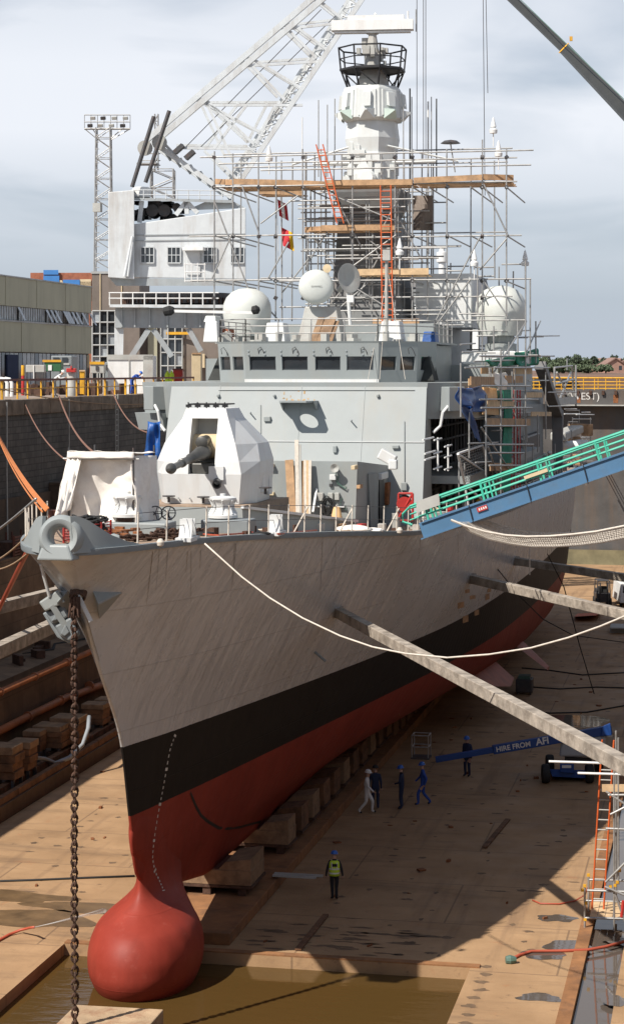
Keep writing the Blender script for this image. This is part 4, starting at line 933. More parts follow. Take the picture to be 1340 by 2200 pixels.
for (px, py, w_, h_) in ((575, 900, .3, .22), (720, 965, .16, .3), (850, 960, .3, .14), (868, 1045, .25, .35), (812, 850, .12, .12), (470, 850, .12, .12), (590, 850, .1, .1)):
    z_ = 20 - (py - 795) * 90 / 4300; p = P(px, py, Y=yW(z_)); MB().box(p + Vector((0, -0.06, 0)), (w_, 0.2, h_)).build('wall_box', 'ship_grey', sup, bevel=0.02)
for a, c in (((470, 838), (890, 838)), ((868, 1040), (868, 905)), ((560, 870), (560, 985))):
    za_, zc_ = 20 - (a[1] - 795) * 90 / 4300, 20 - (c[1] - 795) * 90 / 4300; MB().tube(P(*a, Y=yW(za_) - .03), P(*c, Y=yW(zc_) - .03), 0.022, 6).build('cable_conduit', 'ship_grey', sup)
# low deckhouse ahead of the wall
dh = MB().hexa([(-4.4, 24.3, 13.2), (4.3, 24.3, 13.2), (4.3, 33, 13.0), (-4.4, 33, 13.0)], [(-4.4, 24.35, 16.3), (4.4, 24.35, 16.3), (4.4, 32.5, 15.75), (-4.4, 32.5, 15.75)])
dho = dh.build('deckhouse', 'ship_grey', ship); dho['label'] = 'low grey deckhouse with a side door'
def on_dh(px, py): return P(px, py, X=4.36)
q = [on_dh(787, 1018), on_dh(806, 1016), on_dh(808, 1136), on_dh(792, 1138)]
MB().hexa([a + Vector((0.0, 0, 0)) for a in q], [a + Vector((0.09, 0, 0)) for a in q]).build('deckhouse_door', 'ship_grey_dark', dho)
MB().hexa([on_dh(812, 1022), on_dh(822, 1020), on_dh(824, 1134), on_dh(814, 1136)], [a + Vector((0.05, 0, 0)) for a in (on_dh(812, 1022), on_dh(822, 1020), on_dh(824, 1134), on_dh(814, 1136))]).build('door_opening', 'black', dho)
for (px, py, w, h, m_) in ((819, 1022, 14, 18, 'ship_white'), (757, 1004, 7, 11, 'cream'), (840, 1030, 8, 14, 'steel'), (768, 1045, 6, 10, 'board'), (829, 1060, 7, 50, 'rust')):
    a = on_dh(px - w / 2, py + h / 2); c = on_dh(px + w / 2, py - h / 2); MB().bx(4.36, 4.52, min(a.y, c.y), max(a.y, c.y), min(a.z, c.z), max(a.z, c.z)).build('wall_fitting', m_, dho, bevel=0.02)
# fittings on the deckhouse front
yF = lambda z: 24.3 + (z - 13.2) / 3.1 * 0.05
def front(px, py): 
    z = 15.0
    for _ in range(4): p = P(px, py, Y=yF(z) - 0.01); z = p.z
    return p
lp = front(722, 1004); MB().lathe([(0.04, -0.3), (0.07, -0.26), (0.12, 0.0), (0.18, 0.08), (0.18, 0.12), (0.14, 0.11), (0.06, 0.05), (0.0, 0.05)], lp + Vector((0, -0.3, 0)), (0.1, -1, -0.1), 18).build('loud_hailer', 'machine_grey', dho, smooth=True)
for (px, py, w, h, d, m_) in ((716, 1025, 14, 12, 0.2, 'ship_white'), (711, 1042, 7, 7, 0.1, 'steel_dark'), (689, 1067, 14, 18, 0.2, 'machine_grey'), (711, 1068, 11, 20, 0.2, 'machine_grey'), (725, 1066, 10, 16, 0.2, 'machine_grey'), (705, 1088, 75, 4, 0.15, 'ship_white')):
    p = front(px, py); s_ = 1 / 54.0; MB().box(p + Vector((0, -d / 2, 0)), (w * s_, d, h * s_)).build('junction_box', m_, dho, bevel=0.02)
cbm = MB(); rs = random.Random(21)
for k in range(9):
    c = front(708 + rs.uniform(-8, 8), 1090 + rs.uniform(-4, 4)) + Vector((0, -0.18 - 0.02 * k, 0)); rx = rs.uniform(0.14, 0.22); rz = rs.uniform(0.3, 0.45)
    cbm.path([c + Vector((rx * math.cos(t), 0, rz * math.sin(t))) for t in [2 * math.pi * q / 16 for q in range(16)]], 0.022, 5, closed=True)
cbm.build('cable_coil', 'rubber', dho)
cbm = MB()
for k, (a, c) in enumerate((((722, 1010), (745, 1045)), ((728, 1020), (740, 1040)), ((735, 1070), (742, 1085)))):
    A = front(*a) + Vector((0, -0.1, 0)); C = front(*c) + Vector((0, -0.08, 0)); cbm.path([A, A.lerp(C, .3) + Vector((-.12, 0, -.25)), A.lerp(C, .7) + Vector((.1, 0, -.3)), C], 0.02, 5)
cbm.build('cable_runs', 'green_machine', dho)
bell = MB().lathe([(0.0, 0.72), (0.12, 0.70), (0.16, 0.6), (0.22, 0.3), (0.32, 0.08), (0.38, 0.0), (0.34, 0.0)], front(728, 1122) + Vector((0, -0.5, -0.05)), n=18); bell.build('bell_cover', 'peach_panel', dho, smooth=True)
lt = P(822, 983, Y=24.5); lb_ = MB().box(lt + Vector((0.1, 0.5, 0)), (0.7, 0.45, 0.45), Matrix.Rotation(0.5, 3, 'Y')); lb_.box(lt + Vector((0.35, 0.4, -0.3)), (0.35, 0.35, 0.4)); lb_.build('floodlight', 'ship_white', dho, bevel=0.05)
# guard bars left of the deckhouse: two wall brackets by the turret
for py in (1000, 1060):
    p = front(577, py); MB().box(p + Vector((0, -0.1, 0)), (0.5, 0.2, 0.12)).build('hose_bracket', 'cream', dho)
p = front(576, 985); c = front(576, 1072); MB().tube(p + Vector((0, -0.15, 0)), c + Vector((0, -0.15, 0)), 0.02).build('hose_rod', 'rust', dho)

# ---------------------------------------------------------------- bridge
bot = [(-5.3, 40.2), (-4.75, 38.0), (-3.15, 36.6), (3.15, 36.6), (4.75, 38.0), (5.3, 40.2)]
topr = [(-5.4, 40.2), (-4.85, 37.88), (-3.22, 36.42), (3.22, 36.42), (4.85, 37.88), (5.4, 40.2)]
Z0, Z1 = 19.43, 21.25
brd = MB()
bridge = MB().bx(-5.2, 5.2, 41, 47, 19.43, 21.2).build('bridge', 'ship_grey', ship); bridge['label'] = 'glazed bridge with a row of dark windows'
wz = lambda z: (z - Z0) / (Z1 - Z0)
v0, v1 = wz(19.98), wz(20.64)
specs = [(0, [(0.25, 0.8)]), (1, [(0.06, 0.44), (0.54, 0.94)]), (2, [(0.035, 0.235), (0.28, 0.475), (0.53, 0.72), (0.765, 0.965)]), (3, [(0.06, 0.46), (0.56, 0.94)]), (4, [(0.2, 0.75)])]
for k, hs in specs:
    a, c = bot[k], bot[k + 1]; ta, tc_ = topr[k], topr[k + 1]
    m_ = 'ship_grey' if k < 3 else 'ship_grey'
    wall_panel((*a, Z0), (*c, Z0), (*ta, Z1), (*tc_, Z1), [(u0, u1, v0, v1) for u0, u1 in hs], 0.16, 'bridge_front', m_, bridge, 'window_glass', 'ship_grey_dark', 0.05, None, 'bridge_window', sub=False)
rf = MB().hexa([(*p, Z1) for p in topr] + [(5.5, 47, Z1), (-5.5, 47, Z1)], [(p[0], p[1] - 0.05, Z1 + 0.1) for p in topr] + [(5.5, 47, Z1 + 0.1), (-5.5, 47, Z1 + 0.1)])
rf.build('bridge_roof', 'ship_grey', bridge)
MB().hexa([(-5.5, 38.5, 19.5), (5.5, 38.5, 19.5), (5.4, 40.9, 19.5), (-5.4, 40.9, 19.5)], [(-5.0, 39.6, 21.2), (5.0, 39.6, 21.2), (5.0, 40.9, 21.2), (-5.0, 40.9, 21.2)]).build('bridge_interior', 'bridge_inside', bridge)
for k, x in enumerate((-4.4, -3.6, -2.4, -0.75, 0.85, 2.5, 3.9, 4.6)):       # wipers and knuckle bolts
    y_ = 36.5 if abs(x) < 3.2 else 37.35; MB().path([(x - 0.1, y_ - 0.02, 20.75), (x - 0.12, y_ - 0.12, 21.0), (x, y_ - 0.12, 21.08), (x + 0.12, y_ - 0.1, 20.9), (x + 0.2, y_ + 0.0, 20.66)], 0.018, 5).build('wiper', 'steel_dark', bridge)
MB().beam((-3.2, 36.56, 19.5), (3.2, 36.56, 19.5), 0.05, 0.14).build('bridge_sill', 'ship_white', bridge)
bolt = MB()
for x in [-3.0 + 0.78 * i for i in range(8)] + [2.9]:
    for dz in (0, 0.18): bolt.lathe([(0.05, 0), (0.05, 0.05), (0, 0.05)], (x, 36.48, 20.72 + dz), (0, -1, 0.2), 8)
bolt.build('knuckle_bolts', 'ship_grey_dark', bridge)['kind'] = 'stuff'
# roof rail
pts = [(p[0] * 0.98, p[1] + 0.1, Z1 + 0.1) for p in topr] + [(5.3, 46.5, Z1 + 0.1)]; pts = [(-5.3, 46.5, Z1 + 0.1)] + pts
for a, c in zip(pts[:-1], pts[1:]):
    A = Vector(a); C = Vector(c); nn = max(1, round((C - A).length / 1.6))
    for i in range(nn + 1):
        q = A.lerp(C, i / nn); pole(q, q + Vector((0, 0, 1.05)), 0.03, bridge, 'roof_stanchion', 'steel')
    for h in (0.38, 0.72, 1.05): pole(A + Vector((0, 0, h)), C + Vector((0, 0, h)), 0.026, bridge, 'roof_rail', 'steel')
MB().beam(P(365, 668, Y=37), P(548, 672, Y=37), 0.13, 0.13).build('roof_boom', 'white_paint', bridge)
MB().lathe([(0, -0.28), (0.22, -0.2), (0.25, 0.1), (0.15, 0.28), (0, 0.3)], P(362, 668, Y=37), (1, 0, 0.2), 10).build('boom_cover', 'rubber', bridge)
MB().lathe([(0, -0.2), (0.2, -0.12), (0.22, 0.1), (0.1, 0.22), (0, 0.24)], P(548, 666, Y=36.5), (1, 0, 0.2), 10).build('lamp_cover', 'rubber', bridge)
# roof equipment
for (px0, px1, y0, y1, Y, m_) in ((566, 612, 693, 735, 39.5, 'ship_white'), (812, 862, 690, 736, 39.0, 'ship_white'), (436, 468, 690, 735, 41, 'ship_white'), (437, 464, 678, 692, 41.2, 'radome'), (905, 935, 712, 738, 40, 'blue_tarp'), (474, 492, 705, 735, 42, 'brick_red')):
    a = P(px0, y1, Y=Y); c = P(px1, y0, Y=Y); tp = 0.12 * (c.x - a.x)
    MB().hexa([(a.x, Y, a.z), (c.x, Y, a.z), (c.x, Y + 1.4, a.z), (a.x, Y + 1.4, a.z)], [(a.x + tp, Y + 0.15, c.z), (c.x - tp, Y + 0.15, c.z), (c.x - tp, Y + 1.3, c.z), (a.x + tp, Y + 1.3, c.z)]).build('roof_locker', m_, bridge, bevel=0.04)
cl = MB(); rs = random.Random(33)
for k in range(46):
    px = rs.uniform(470, 930); Y = rs.uniform(38, 45); p = P(px, 734, Y=Y); p.z = Z1 + 0.1; h = rs.uniform(0.1, 0.55)
    cl.box(p + Vector((0, 0, h / 2)), (rs.uniform(.1, .5), rs.uniform(.1, .4), h), Matrix.Rotation(rs.uniform(0, 3), 3, 'Z'))
cl.build('roof_clutter', 'machine_grey', bridge)['kind'] = 'stuff'
for (a, c) in (((672, 735), (690, 683)), ((684, 735), (703, 685)), ((697, 735), (715, 683)), ((706, 735), (722, 690))):
    plank(P(*a, Y=39.0), P(*c, Y=40.6), 0.32, 0.05, ship, 'leaning_board', 'block_wood')
# tracker radar with two dishes on the bridge roof
pc = P(678, 690, Y=44); tk = MB().hexa([(pc.x - 0.9, 43.4, 21.2), (pc.x + 1.5, 43.4, 21.2), (pc.x + 1.5, 45, 21.2), (pc.x - 0.9, 45, 21.2)], [(pc.x - 0.5, 43.7, 23.2), (pc.x + 1.1, 43.7, 23.2), (pc.x + 1.1, 44.8, 23.2), (pc.x - 0.5, 44.8, 23.2)])
trk = tk.build('tracker_pedestal', 'machine_grey', ship, bevel=0.05)
c = P(679, 616, Y=43.2); MB().lathe([(0.84, -0.25), (0.88, -0.1), (0.86, 0.0), (0.78, 0.1), (0.6, 0.19), (0.35, 0.25), (0.0, 0.28)], c, (0.25, -1, 0.05), 36).build('tracker_dish', 'radome', trk, smooth=True)
MB().lathe([(0.3, -1.0), (0.55, -0.6), (0.84, -0.25)], c, (0.25, -1, 0.05), 24).build('dish_back', 'machine_grey', trk)
text3d('DO NOT PAINT', 'dish_lettering', 'steel_dark', c + Vector((0.25, -1, 0.05)).normalized() * 0.295, (1, 0.25, 0), (0, 0, 1), 0.075, trk)
c = P(747, 598, Y=44.0); a_ = Vector((0.92, -0.42, 0.1)).normalized(); R = a_.to_track_quat('Z', 'Y').to_matrix()
MB().lathe([(0.0, -0.12), (0.4, -0.08), (0.72, 0.04), (0.76, 0.1), (0.70, 0.1), (0.4, 0.02), (0.0, -0.02)], c, (0.80, -0.6, 0.1), 32).build('tracker_dish', 'machine_grey', trk, smooth=True)
MB().tube(c - Vector((0.8, -0.6, 0.1)) * 0.1, c + Vector((-0.6, 0.6, -0.6)), 0.12, 8).build('dish_arm', 'machine_grey', trk)
MB().tube(P(747, 630, Y=44), P(752, 700, Y=44), 0.09, 8).build('dish_post', 'ship_white', trk)
MB().box(P(753, 642, Y=43.6), (0.32, 0.3, 0.36)).build('dish_box', 'white_paint', trk)
MB().lathe([(0.2, 0), (0.22, 0.1), (0, 0.12)], P(703, 577, Y=43.8), (0, -1, 0), 16).build('sensor_lamp', 'cream', trk)
# radomes
def radome(px, py_mid, Y, r, nm):
    c = P(px, py_mid, Y=Y)
    o = MB().lathe([(r * 0.80, -r * 0.98), (r * 0.93, -r * 0.55), (r * 1.0, -r * 0.1), (r * 1.0, r * 0.12), (r * 0.97, r * 0.35), (r * 0.86, r * 0.6), (r * 0.64, r * 0.83), (r * 0.35, r * 0.96), (0, r * 1.0)], c, n=40).build('radome', 'radome', ship, smooth=True)
    o['label'] = nm
    MB().lathe([(r * 0.62, -r * 1.9), (r * 0.62, -r * 1.3), (r * 0.5, -r * 1.28), (r * 0.5, -r * 0.98)], c, n=20).build('radome_stand', 'ship_grey', o)
    sm_ = MB().path([c + Vector((r * 1.005 * math.cos(t) * 0.5, -r * 1.005 * math.cos(t) * 0.86, r * 1.005 * math.sin(t))) for t in [0.1 + 1.45 * k / 14 for k in range(15)]], 0.02, 5); sm_.build('radome_seam', 'machine_grey', o)
    return c
radome(531, 671, 47.5, 1.28, 'off-white radome behind the left bridge wing')
pc = radome(1075, 668, 52.0, 1.36, 'off-white radome on the port side platform')
MB().bx(pc.x - 1.9, pc.x + 1.55, 50.2, 54.5, 20.3, 21.0).build('radome_platform', 'ship_white', ship, bevel=0.06)
MB().bx(-7.6, -3.0, 46.2, 50, 19.4, 20.6).build('radome_platform', 'ship_grey', ship)
MB().bx(4.6, 7.6, 47, 60, 17.8, 20.25).build('side_deckhouse', 'ship_grey', ship)

# ---------------------------------------------------------------- masts and after structures
MY = 53.3
def ngon(z, rx, ry, n=8, cy=MY, cx=0.0): return [(cx + rx * math.cos(2 * math.pi * (k + 0.5) / n) / math.cos(math.pi / n), cy + ry * math.sin(2 * math.pi * (k + 0.5) / n) / math.cos(math.pi / n), z) for k in range(n)]
mz = lambda py: 20 + (795 - py) * 110.2 / 4300
mb_ = MB().rings([ngon(19.0, 2.6, 3.2, 4), ngon(mz(600), 1.75, 2.2, 4), ngon(mz(470), 1.55, 1.9, 4)]); mast = mb_.build('foremast', 'mast_grey', ship); mast['label'] = 'tall plated foremast with white upper section'
MB().rings([ngon(mz(470), 1.3, 1.6, 4), ngon(mz(450), 1.6, 1.7, 4), ngon(mz(418), 1.85, 1.9, 4), ngon(mz(412), 1.85, 1.9, 4)]).build('mast_house', 'mast_grey', mast)
MB().rings([ngon(mz(412), 1.25, 1.4), ngon(mz(380), 1.32, 1.4), ngon(mz(330), 1.30, 1.3), ngon(mz(300), 1.42, 1.4), ngon(mz(262), 1.30, 1.3)]).build('mast_upper', 'mast_white', mast)
MB().rings([ngon(mz(264), 1.40, 1.4), ngon(mz(258), 1.62, 1.62), ngon(mz(196), 1.50, 1.5), ngon(mz(190), 1.42, 1.42)]).build('antenna_drum', 'mast_white', mast)
for k in range(8):       # panels, hoods and wedge horns round the drum
    t = 2 * math.pi * k / 8; u = Vector((math.cos(t), math.sin(t), 0)); w = Vector((-math.sin(t), math.cos(t), 0)); c = Vector((0, MY, 0)) + u * 1.58
    def q(a, b_, py): return c + w * a + u * b_ + Vector((0, 0, mz(py)))
    MB().hexa([q(-0.5, 0.0, 255), q(0.5, 0.0, 255), q(0.5, 0.10, 255), q(-0.5, 0.10, 255)], [q(-0.46, -0.1, 199), q(0.46, -0.1, 199), q(0.46, 0.02, 199), q(-0.46, 0.02, 199)]).build('antenna_panel', 'mast_white', mast, bevel=0.02)
    MB().hexa([q(-0.2, 0.0, 232), q(0.2, 0.0, 232), q(0.2, 0.30, 236), q(-0.2, 0.30, 236)], [q(-0.22, -0.1, 203), q(0.22, -0.1, 203), q(0.22, 0.22, 206), q(-0.22, 0.22, 206)]).build('antenna_hood', 'mast_white', mast)
    MB().hexa([q(-0.42, 0.08, 262), q(0.42, 0.08, 262), q(0.05, 0.55, 246), q(-0.05, 0.55, 246)], [q(-0.42, 0.05, 240), q(0.42, 0.05, 240), q(0.05, 0.55, 243), q(-0.05, 0.55, 243)]).build('antenna_horn', 'pale_green' if k % 2 else 'mast_white', mast)
cage = MB(); zt, zm, zb_ = mz(105), mz(152), mz(192)
def cp(k, r, z): t = 2 * math.pi * (k + 0.5) / 8; return (r * math.cos(t), MY + r * math.sin(t), z)
for k in range(8):
    cage.tube(cp(k, 1.9, zt), cp(k, 1.78, zm), 0.05, 5); cage.tube(cp(k, 1.78, zm), cp(k, 1.38, zb_), 0.055, 5); cage.tube(cp(k, 1.78, zm), cp(k + 1, 1.38, zb_), 0.04, 5)
    for z, r, th in ((zt, 1.9, 0.05), (zm, 1.78, 0.09), (zm + (zt - zm) * 0.5, 1.84, 0.035), (zb_, 1.4, 0.05)): cage.tube(cp(k, r, z), cp(k + 1, r, z), th, 5)
cage.build('mast_cage', 'black', mast)
MB().lathe([(1.7, 0), (1.7, 0.06), (0.0, 0.06)], (0, MY, zm), n=8).build('cage_floor', 'black', mast)
core = MB().lathe([(1.0, zb_ - 0.05), (0.85, zb_ + 0.5), (0.5, zm + 0.1), (0.28, zt + 0.4), (0.22, mz(75)), (0.35, mz(73))], (0, MY, 0), n=10)
rs = random.Random(2)
for k in range(12): core.box((rs.uniform(-.7, .7), MY + rs.uniform(-.7, .3), rs.uniform(zm + 0.2, zt + 0.7)), (rs.uniform(.12, .4), .3, rs.uniform(.15, .6)))
core.build('radar_pedestal', 'machine_grey', mast)
ra = Vector((1, 0.12, -0.0)).normalized(); rc = Vector((0.0, MY, mz(55))); rb = MB()
R = Matrix.Rotation(0.10, 3, 'Z'); rb.box(rc, (4.5, 0.7, 0.55), R); rb.box(rc + Vector((0.2, 0, 0.4)), (3.1, 0.5, 0.28), R); rb.box(rc - Vector((0, 0, 0.36)), (4.2, 0.4, 0.12), R)
rb.tube(rc + Vector((1.95, 0.1, 0.2)), rc + Vector((1.95, 0.1, 0.75)), 0.05); rb.lathe([(0, -0.08), (0.1, 0), (0, 0.1)], rc + Vector((0.15, 0, 0.62)), n=8)
rb.build('radar_antenna', 'white_paint', mast, bevel=0.06)
MB().tube(P(893, 20, D=110), P(893, 68, D=110), 0.03).build('radar_stub', 'steel', mast)
cl = MB(); rs = random.Random(8)
for k in range(22):
    t = rs.uniform(math.pi, 2 * math.pi); z = rs.uniform(mz(408), mz(318)); cl.box((1.35 * math.cos(t), MY + 1.35 * math.sin(t), z), (rs.uniform(.2, .7), .35, rs.uniform(.2, .8)))
cl.lathe([(0.5, 0), (0.5, 0.35), (0.35, 0.5), (0, 0.5)], (0, MY - 1.5, mz(392)), (0, -1, 0.2), 16); cl.tube((-3.2, MY - 0.6, mz(352)), (3.6, MY - 0.6, mz(352)), 0.09); cl.tube((-1, MY - 1, mz(318)), (-4.4, MY - 0.5, mz(352)), 0.06); cl.tube((1, MY - 1, mz(318)), (4.8, MY - 0.5, mz(352)), 0.06)
cl.build('mast_fittings', 'mast_white', mast)['kind'] = 'stuff'
MB().bx(-4.0, 4.3, 46.8, 62, 19.4, 22.4).build('mast_deckhouse', 'ship_grey', ship)
MB().bx(2.6, 5.6, 52, 58, 22.3, 25.2).build('mast_deckhouse', 'ship_white', ship)
# funnel and after superstructure
fz = lambda py, D: 20 + (795 - py) * D / 4300
MB().hexa([(-3.5, 74, 17.5), (3.6, 74, 17.5), (3.6, 84, 17.5), (-3.5, 84, 17.5)], [(-3.2, 74.4, 24.4), (3.2, 74.4, 24.4), (3.2, 83, 24.4), (-3.2, 83, 24.4)]).build('funnel', 'ship_white', ship)
MB().hexa([(-3.3, 74.3, 24.4), (3.3, 74.3, 24.4), (3.3, 83, 24.4), (-3.3, 83, 24.4)], [(-2.9, 74.6, 26.3), (2.9, 74.6, 26.3), (2.9, 82.6, 26.3), (-2.9, 82.6, 26.3)]).build('funnel_cap', 'mast_grey', ship)
MB().bx(-6.5, 6.5, 62, 86, 13.0, 18.6).build('after_superstructure', 'ship_grey_dark', ship)
MB().bx(-5.5, 5.8, 66, 84, 18.6, 20.6).build('after_superstructure', 'ship_grey', ship)
MB().bx(-5.0, 5.0, 84.2, 94, 13, 19.8).build('hangar', 'ship_grey', ship)
mm = MB(); a = P(949, 590, Y=84); c = P(949, 405, Y=84)
mm.lathe([(0.34, 0), (0.30, (c.z - a.z) * 0.35), (0.42, (c.z - a.z) * 0.36), (0.42, (c.z - a.z) * 0.45), (0.27, (c.z - a.z) * 0.46), (0.25, (c.z - a.z) * 0.8), (0.40, (c.z - a.z) * 0.81), (0.40, (c.z - a.z) * 0.92), (0.2, (c.z - a.z) * 0.93), (0.18, c.z - a.z), (0, c.z - a.z)], (a.x, a.y, a.z - 4), n=14)
mm.build('after_mast', 'white_paint', ship, smooth=True)
def whip(px, y0, y1, Y, r=0.03, m_='steel', nm='whip_aerial'): pole(P(px, y1, Y=Y), P(px, y0, Y=Y), r, ship, nm, m_)
for a in ((684, 215, 380, 52), (703, 225, 380, 52), (719, 212, 360, 53), (866, 230, 390, 52), (880, 190, 392, 54, 0.045, 'gun_metal'), (884, 208, 392, 55), (919, 218, 390, 56, 0.05, 'white_paint'), (926, 208, 390, 56), (937, 212, 410, 57, 0.04, 'gun_metal'), (649, 252, 360, 50, 0.03, 'white_paint')): whip(*a)
for (px, py, Y) in ((1070, 325, 52), (1127, 560, 53), (1059, 275, 51), (1018, 560, 48), (578, 335, 50), (858, 536, 44)):
    c = P(px, py, Y=Y); MB().lathe([(0.03, -1.0), (0.03, -0.3), (0.2, -0.28), (0.22, -0.1), (0.1, 0.02), (0.16, 0.06), (0.05, 0.5), (0, 0.6)], c, n=12).build('small_aerial', 'white_paint', ship, smooth=True)
c = P(967, 308, Y=53); MB().lathe([(0.55, 0), (0.52, 0.02), (0.35, 0.14), (0.0, 0.2)], c, n=16).build('saucer_aerial', 'steel_dark', ship); MB().tube(c, P(977, 370, Y=53), 0.04).build('saucer_post', 'steel', ship)
post = MB().tube(P(830, 735, Y=37.5), P(830, 540, Y=37.5), 0.08, 8); post.box(P(830, 548, Y=37.4), (0.35, 0.2, 0.5)); post.build('signal_post', 'machine_grey', ship)
for px, px2 in ((790, 832), (815, 832), (870, 834)): MB().tube(P(px, 815, Y=36), P(px2, 590, Y=37.5), 0.012, 4).build('stay_wire', 'rope_white', ship)
# after clutter on the port side: davit, boat deck gear
d0 = P(1160, 785, X=7.4); d1 = P(1197, 890, X=7.4); d2 = P(1200, 1060, X=7.4)
dv = MB().beam(d0, d1, 0.7, 0.55); dv.beam(d1 + Vector((0, 0, 0.3)), Vector((d1.x, d1.y, 12.5)), 0.75, 0.6); dv.build('boat_davit', 'mast_grey', ship, bevel=0.05)
MB().hexa([P(1040, 900, X=6.0), P(1180, 890, X=6.0), P(1175, 870, X=6.0), P(1130, 868, X=6.0)], [P(1040, 900, X=6.9), P(1180, 890, X=6.9), P(1175, 868, X=6.9), P(1130, 868, X=6.9)]).build('boat_bay_screen', 'ship_grey_dark', ship)
for (px0, px1, y0, y1, X, m_) in ((1215, 1256, 912, 948, 7.2, 'machine_grey'), (1120, 1165, 925, 985, 6.8, 'steel_dark'), (1055, 1180, 985, 1030, 6.6, 'green_machine')):
    a = P(px0, y1, X=X); c = P(px1, y0, X=X); MB().bx(X - 1.2, X, min(a.y, c.y), max(a.y, c.y) - 2, a.z, c.z).build('deck_machine', m_, ship, bevel=0.15)
for (px, py) in ((1226, 958), (1243, 955)): MB().lathe([(0, -0.8), (0.35, -0.7), (0.42, 0), (0.35, 0.7), (0, 0.8)], P(px, py, X=7.4), (1, 0, 0), 14).build('life_raft', 'white_paint', ship, smooth=True)
fr = MB()
for a, c in (((1190, 860), (1190, 790)), ((1190, 790), (1228, 786)), ((1228, 786), (1232, 866)), ((1236, 784), (1236, 872)), ((1190, 825), (1232, 815)), ((1195, 800), (1225, 860)), ((1225, 800), (1200, 860))): fr.tube(P(*a, X=5.5), P(*c, X=5.5), 0.09, 6)
fr.build('boat_frame', 'steel', ship)
MB().hexa([P(1192, 872, X=5.0), P(1236, 868, X=5.0), P(1236, 868, X=6.5), P(1192, 872, X=6.5)], [P(1192, 855, X=5.0), P(1236, 852, X=5.0), P(1236, 852, X=6.5), P(1192, 855, X=6.5)]).build('boat_cradle', 'machine_grey', ship)
pole(P(1045, 880, X=9.0) , P(1045, 881, X=9.0), 0.01, ship, 'boat_fitting', 'steel')
# port-side rails further aft
for s in np.arange(26, 92, 2.2):
    e = deck_edge(s, 1, 0.14); pole(e, e + Vector((0, 0, 1.05)), 0.03, ship, 'stanchion', 'rope_white')
for hh in (0.5, 1.0): MB().path([deck_edge(s, 1, 0.14, hh) for s in np.arange(25, 92, 3)], 0.014, 5).build('guard_wire', 'steel', ship)
pj = MB()
rs = random.Random(13)
for k in range(60):
    s = rs.uniform(26, 60); e = deck_edge(s, 1, 0.3); h = rs.uniform(0.1, 0.7); pj.box(e + Vector((rs.uniform(-1.2, 0), 0, h / 2)), (rs.uniform(.1, .6), rs.uniform(.1, .6), h), Matrix.Rotation(rs.uniform(0, 3), 3, 'Z'))
pj.build('side_deck_gear', 'machine_grey', ship)['kind'] = 'stuff'
for k, s in enumerate((27.5, 30, 33, 37, 41)):
    e = deck_edge(s, 1, 0.5); MB().lathe([(0.12, 0), (0.12, 0.6), (0.16, 0.62), (0.16, 0.8), (0, 0.85)], e, n=10).build('vent_post', ('white_paint', 'cream', 'red_paint', 'white_paint', 'yellow_paint')[k], ship)

# ================================================================== YARD: crane, buildings, quay gear
# ---- portal crane on the left quay (about 160 m from the camera)
CD = 160.0
def C(px, py, dd=0.0): return P(px, py, D=CD + dd)
base = C(380, 842); base.z = 18.15
cr_ = thing('portal_crane', 'white portal crane with lattice jib standing on the left quay', 'crane', base)
fd = FWD
def slab(mb, pts, dd0, dd1): mb.hexa([C(*p, dd0) for p in pts], [C(*p, dd1) for p in pts])
# machinery house
b = MB(); slab(b, [(288, 596), (528, 600), (528, 446), (285, 482)], 0, 9); house = b.build('machine_house', 'crane_white', cr_, bevel=0.05)
b = MB(); slab(b, [(233, 596), (289, 600), (289, 408), (233, 413)], -0.8, 8); b.build('counterweight_house', 'crane_white', cr_, bevel=0.05)
for px in (303, 360, 437, 496):
    a, c = (px, 565), (px + 28, 531); q = [C(a[0], a[1], -0.1), C(c[0], a[1], -0.1), C(c[0], c[1], -0.1), C(a[0], c[1], -0.1)]
    w = MB().hexa([x + fd * 0.2 for x in q], [x - fd * 0.0 for x in q]).build('house_window', 'window_glass', house)
    f = MB()
    for k in range(4): f.beam(q[k], q[(k + 1) % 4], 0.08, 0.1, fd)
    for t in (1 / 3, 2 / 3): f.beam(q[0].lerp(q[1], t) - fd * .02, q[3].lerp(q[2], t) - fd * .02, 0.05, 0.06, fd)
    f.beam(q[0].lerp(q[3], .5) - fd * .03, q[1].lerp(q[2], .5) - fd * .03, 0.05, 0.06, fd); f.build('window_frame', 'crane_white', house)
q = [C(402, 590, -0.12), C(430, 590, -0.12), C(430, 538, -0.12), C(402, 538, -0.12)]; MB().hexa([x + fd * 0.2 for x in q], q).build('house_door', 'crane_white', house)
MB().box(C(417, 535, -0.5), (1.7, 0.9, 0.25)).build('door_canopy', 'white_paint', house)
st = MB()
for px in (398, 412, 425, 440): st.tube(C(px, 606, -1.2), C(px, 565, -1.2), 0.05)
for py in (568, 585, 604): st.tube(C(396, py, -1.2), C(442, py, -1.2), 0.05)
st.build('door_landing', 'white_paint', house)
for py in (505, 517): MB().beam(C(290, py + (0 if py > 510 else 0), -0.06), C(527, py - 3, -0.06), 0.04, 0.06).build('sheet_joint', 'crane_grey', house)
MB().tube(C(268, 594, -1), C(285, 508, -1), 0.12, 8).build('drain_pipe', 'crane_white', cr_); MB().tube(C(275, 594, -1), C(285, 520, -1), 0.1, 8).build('drain_pipe', 'crane_white', cr_)
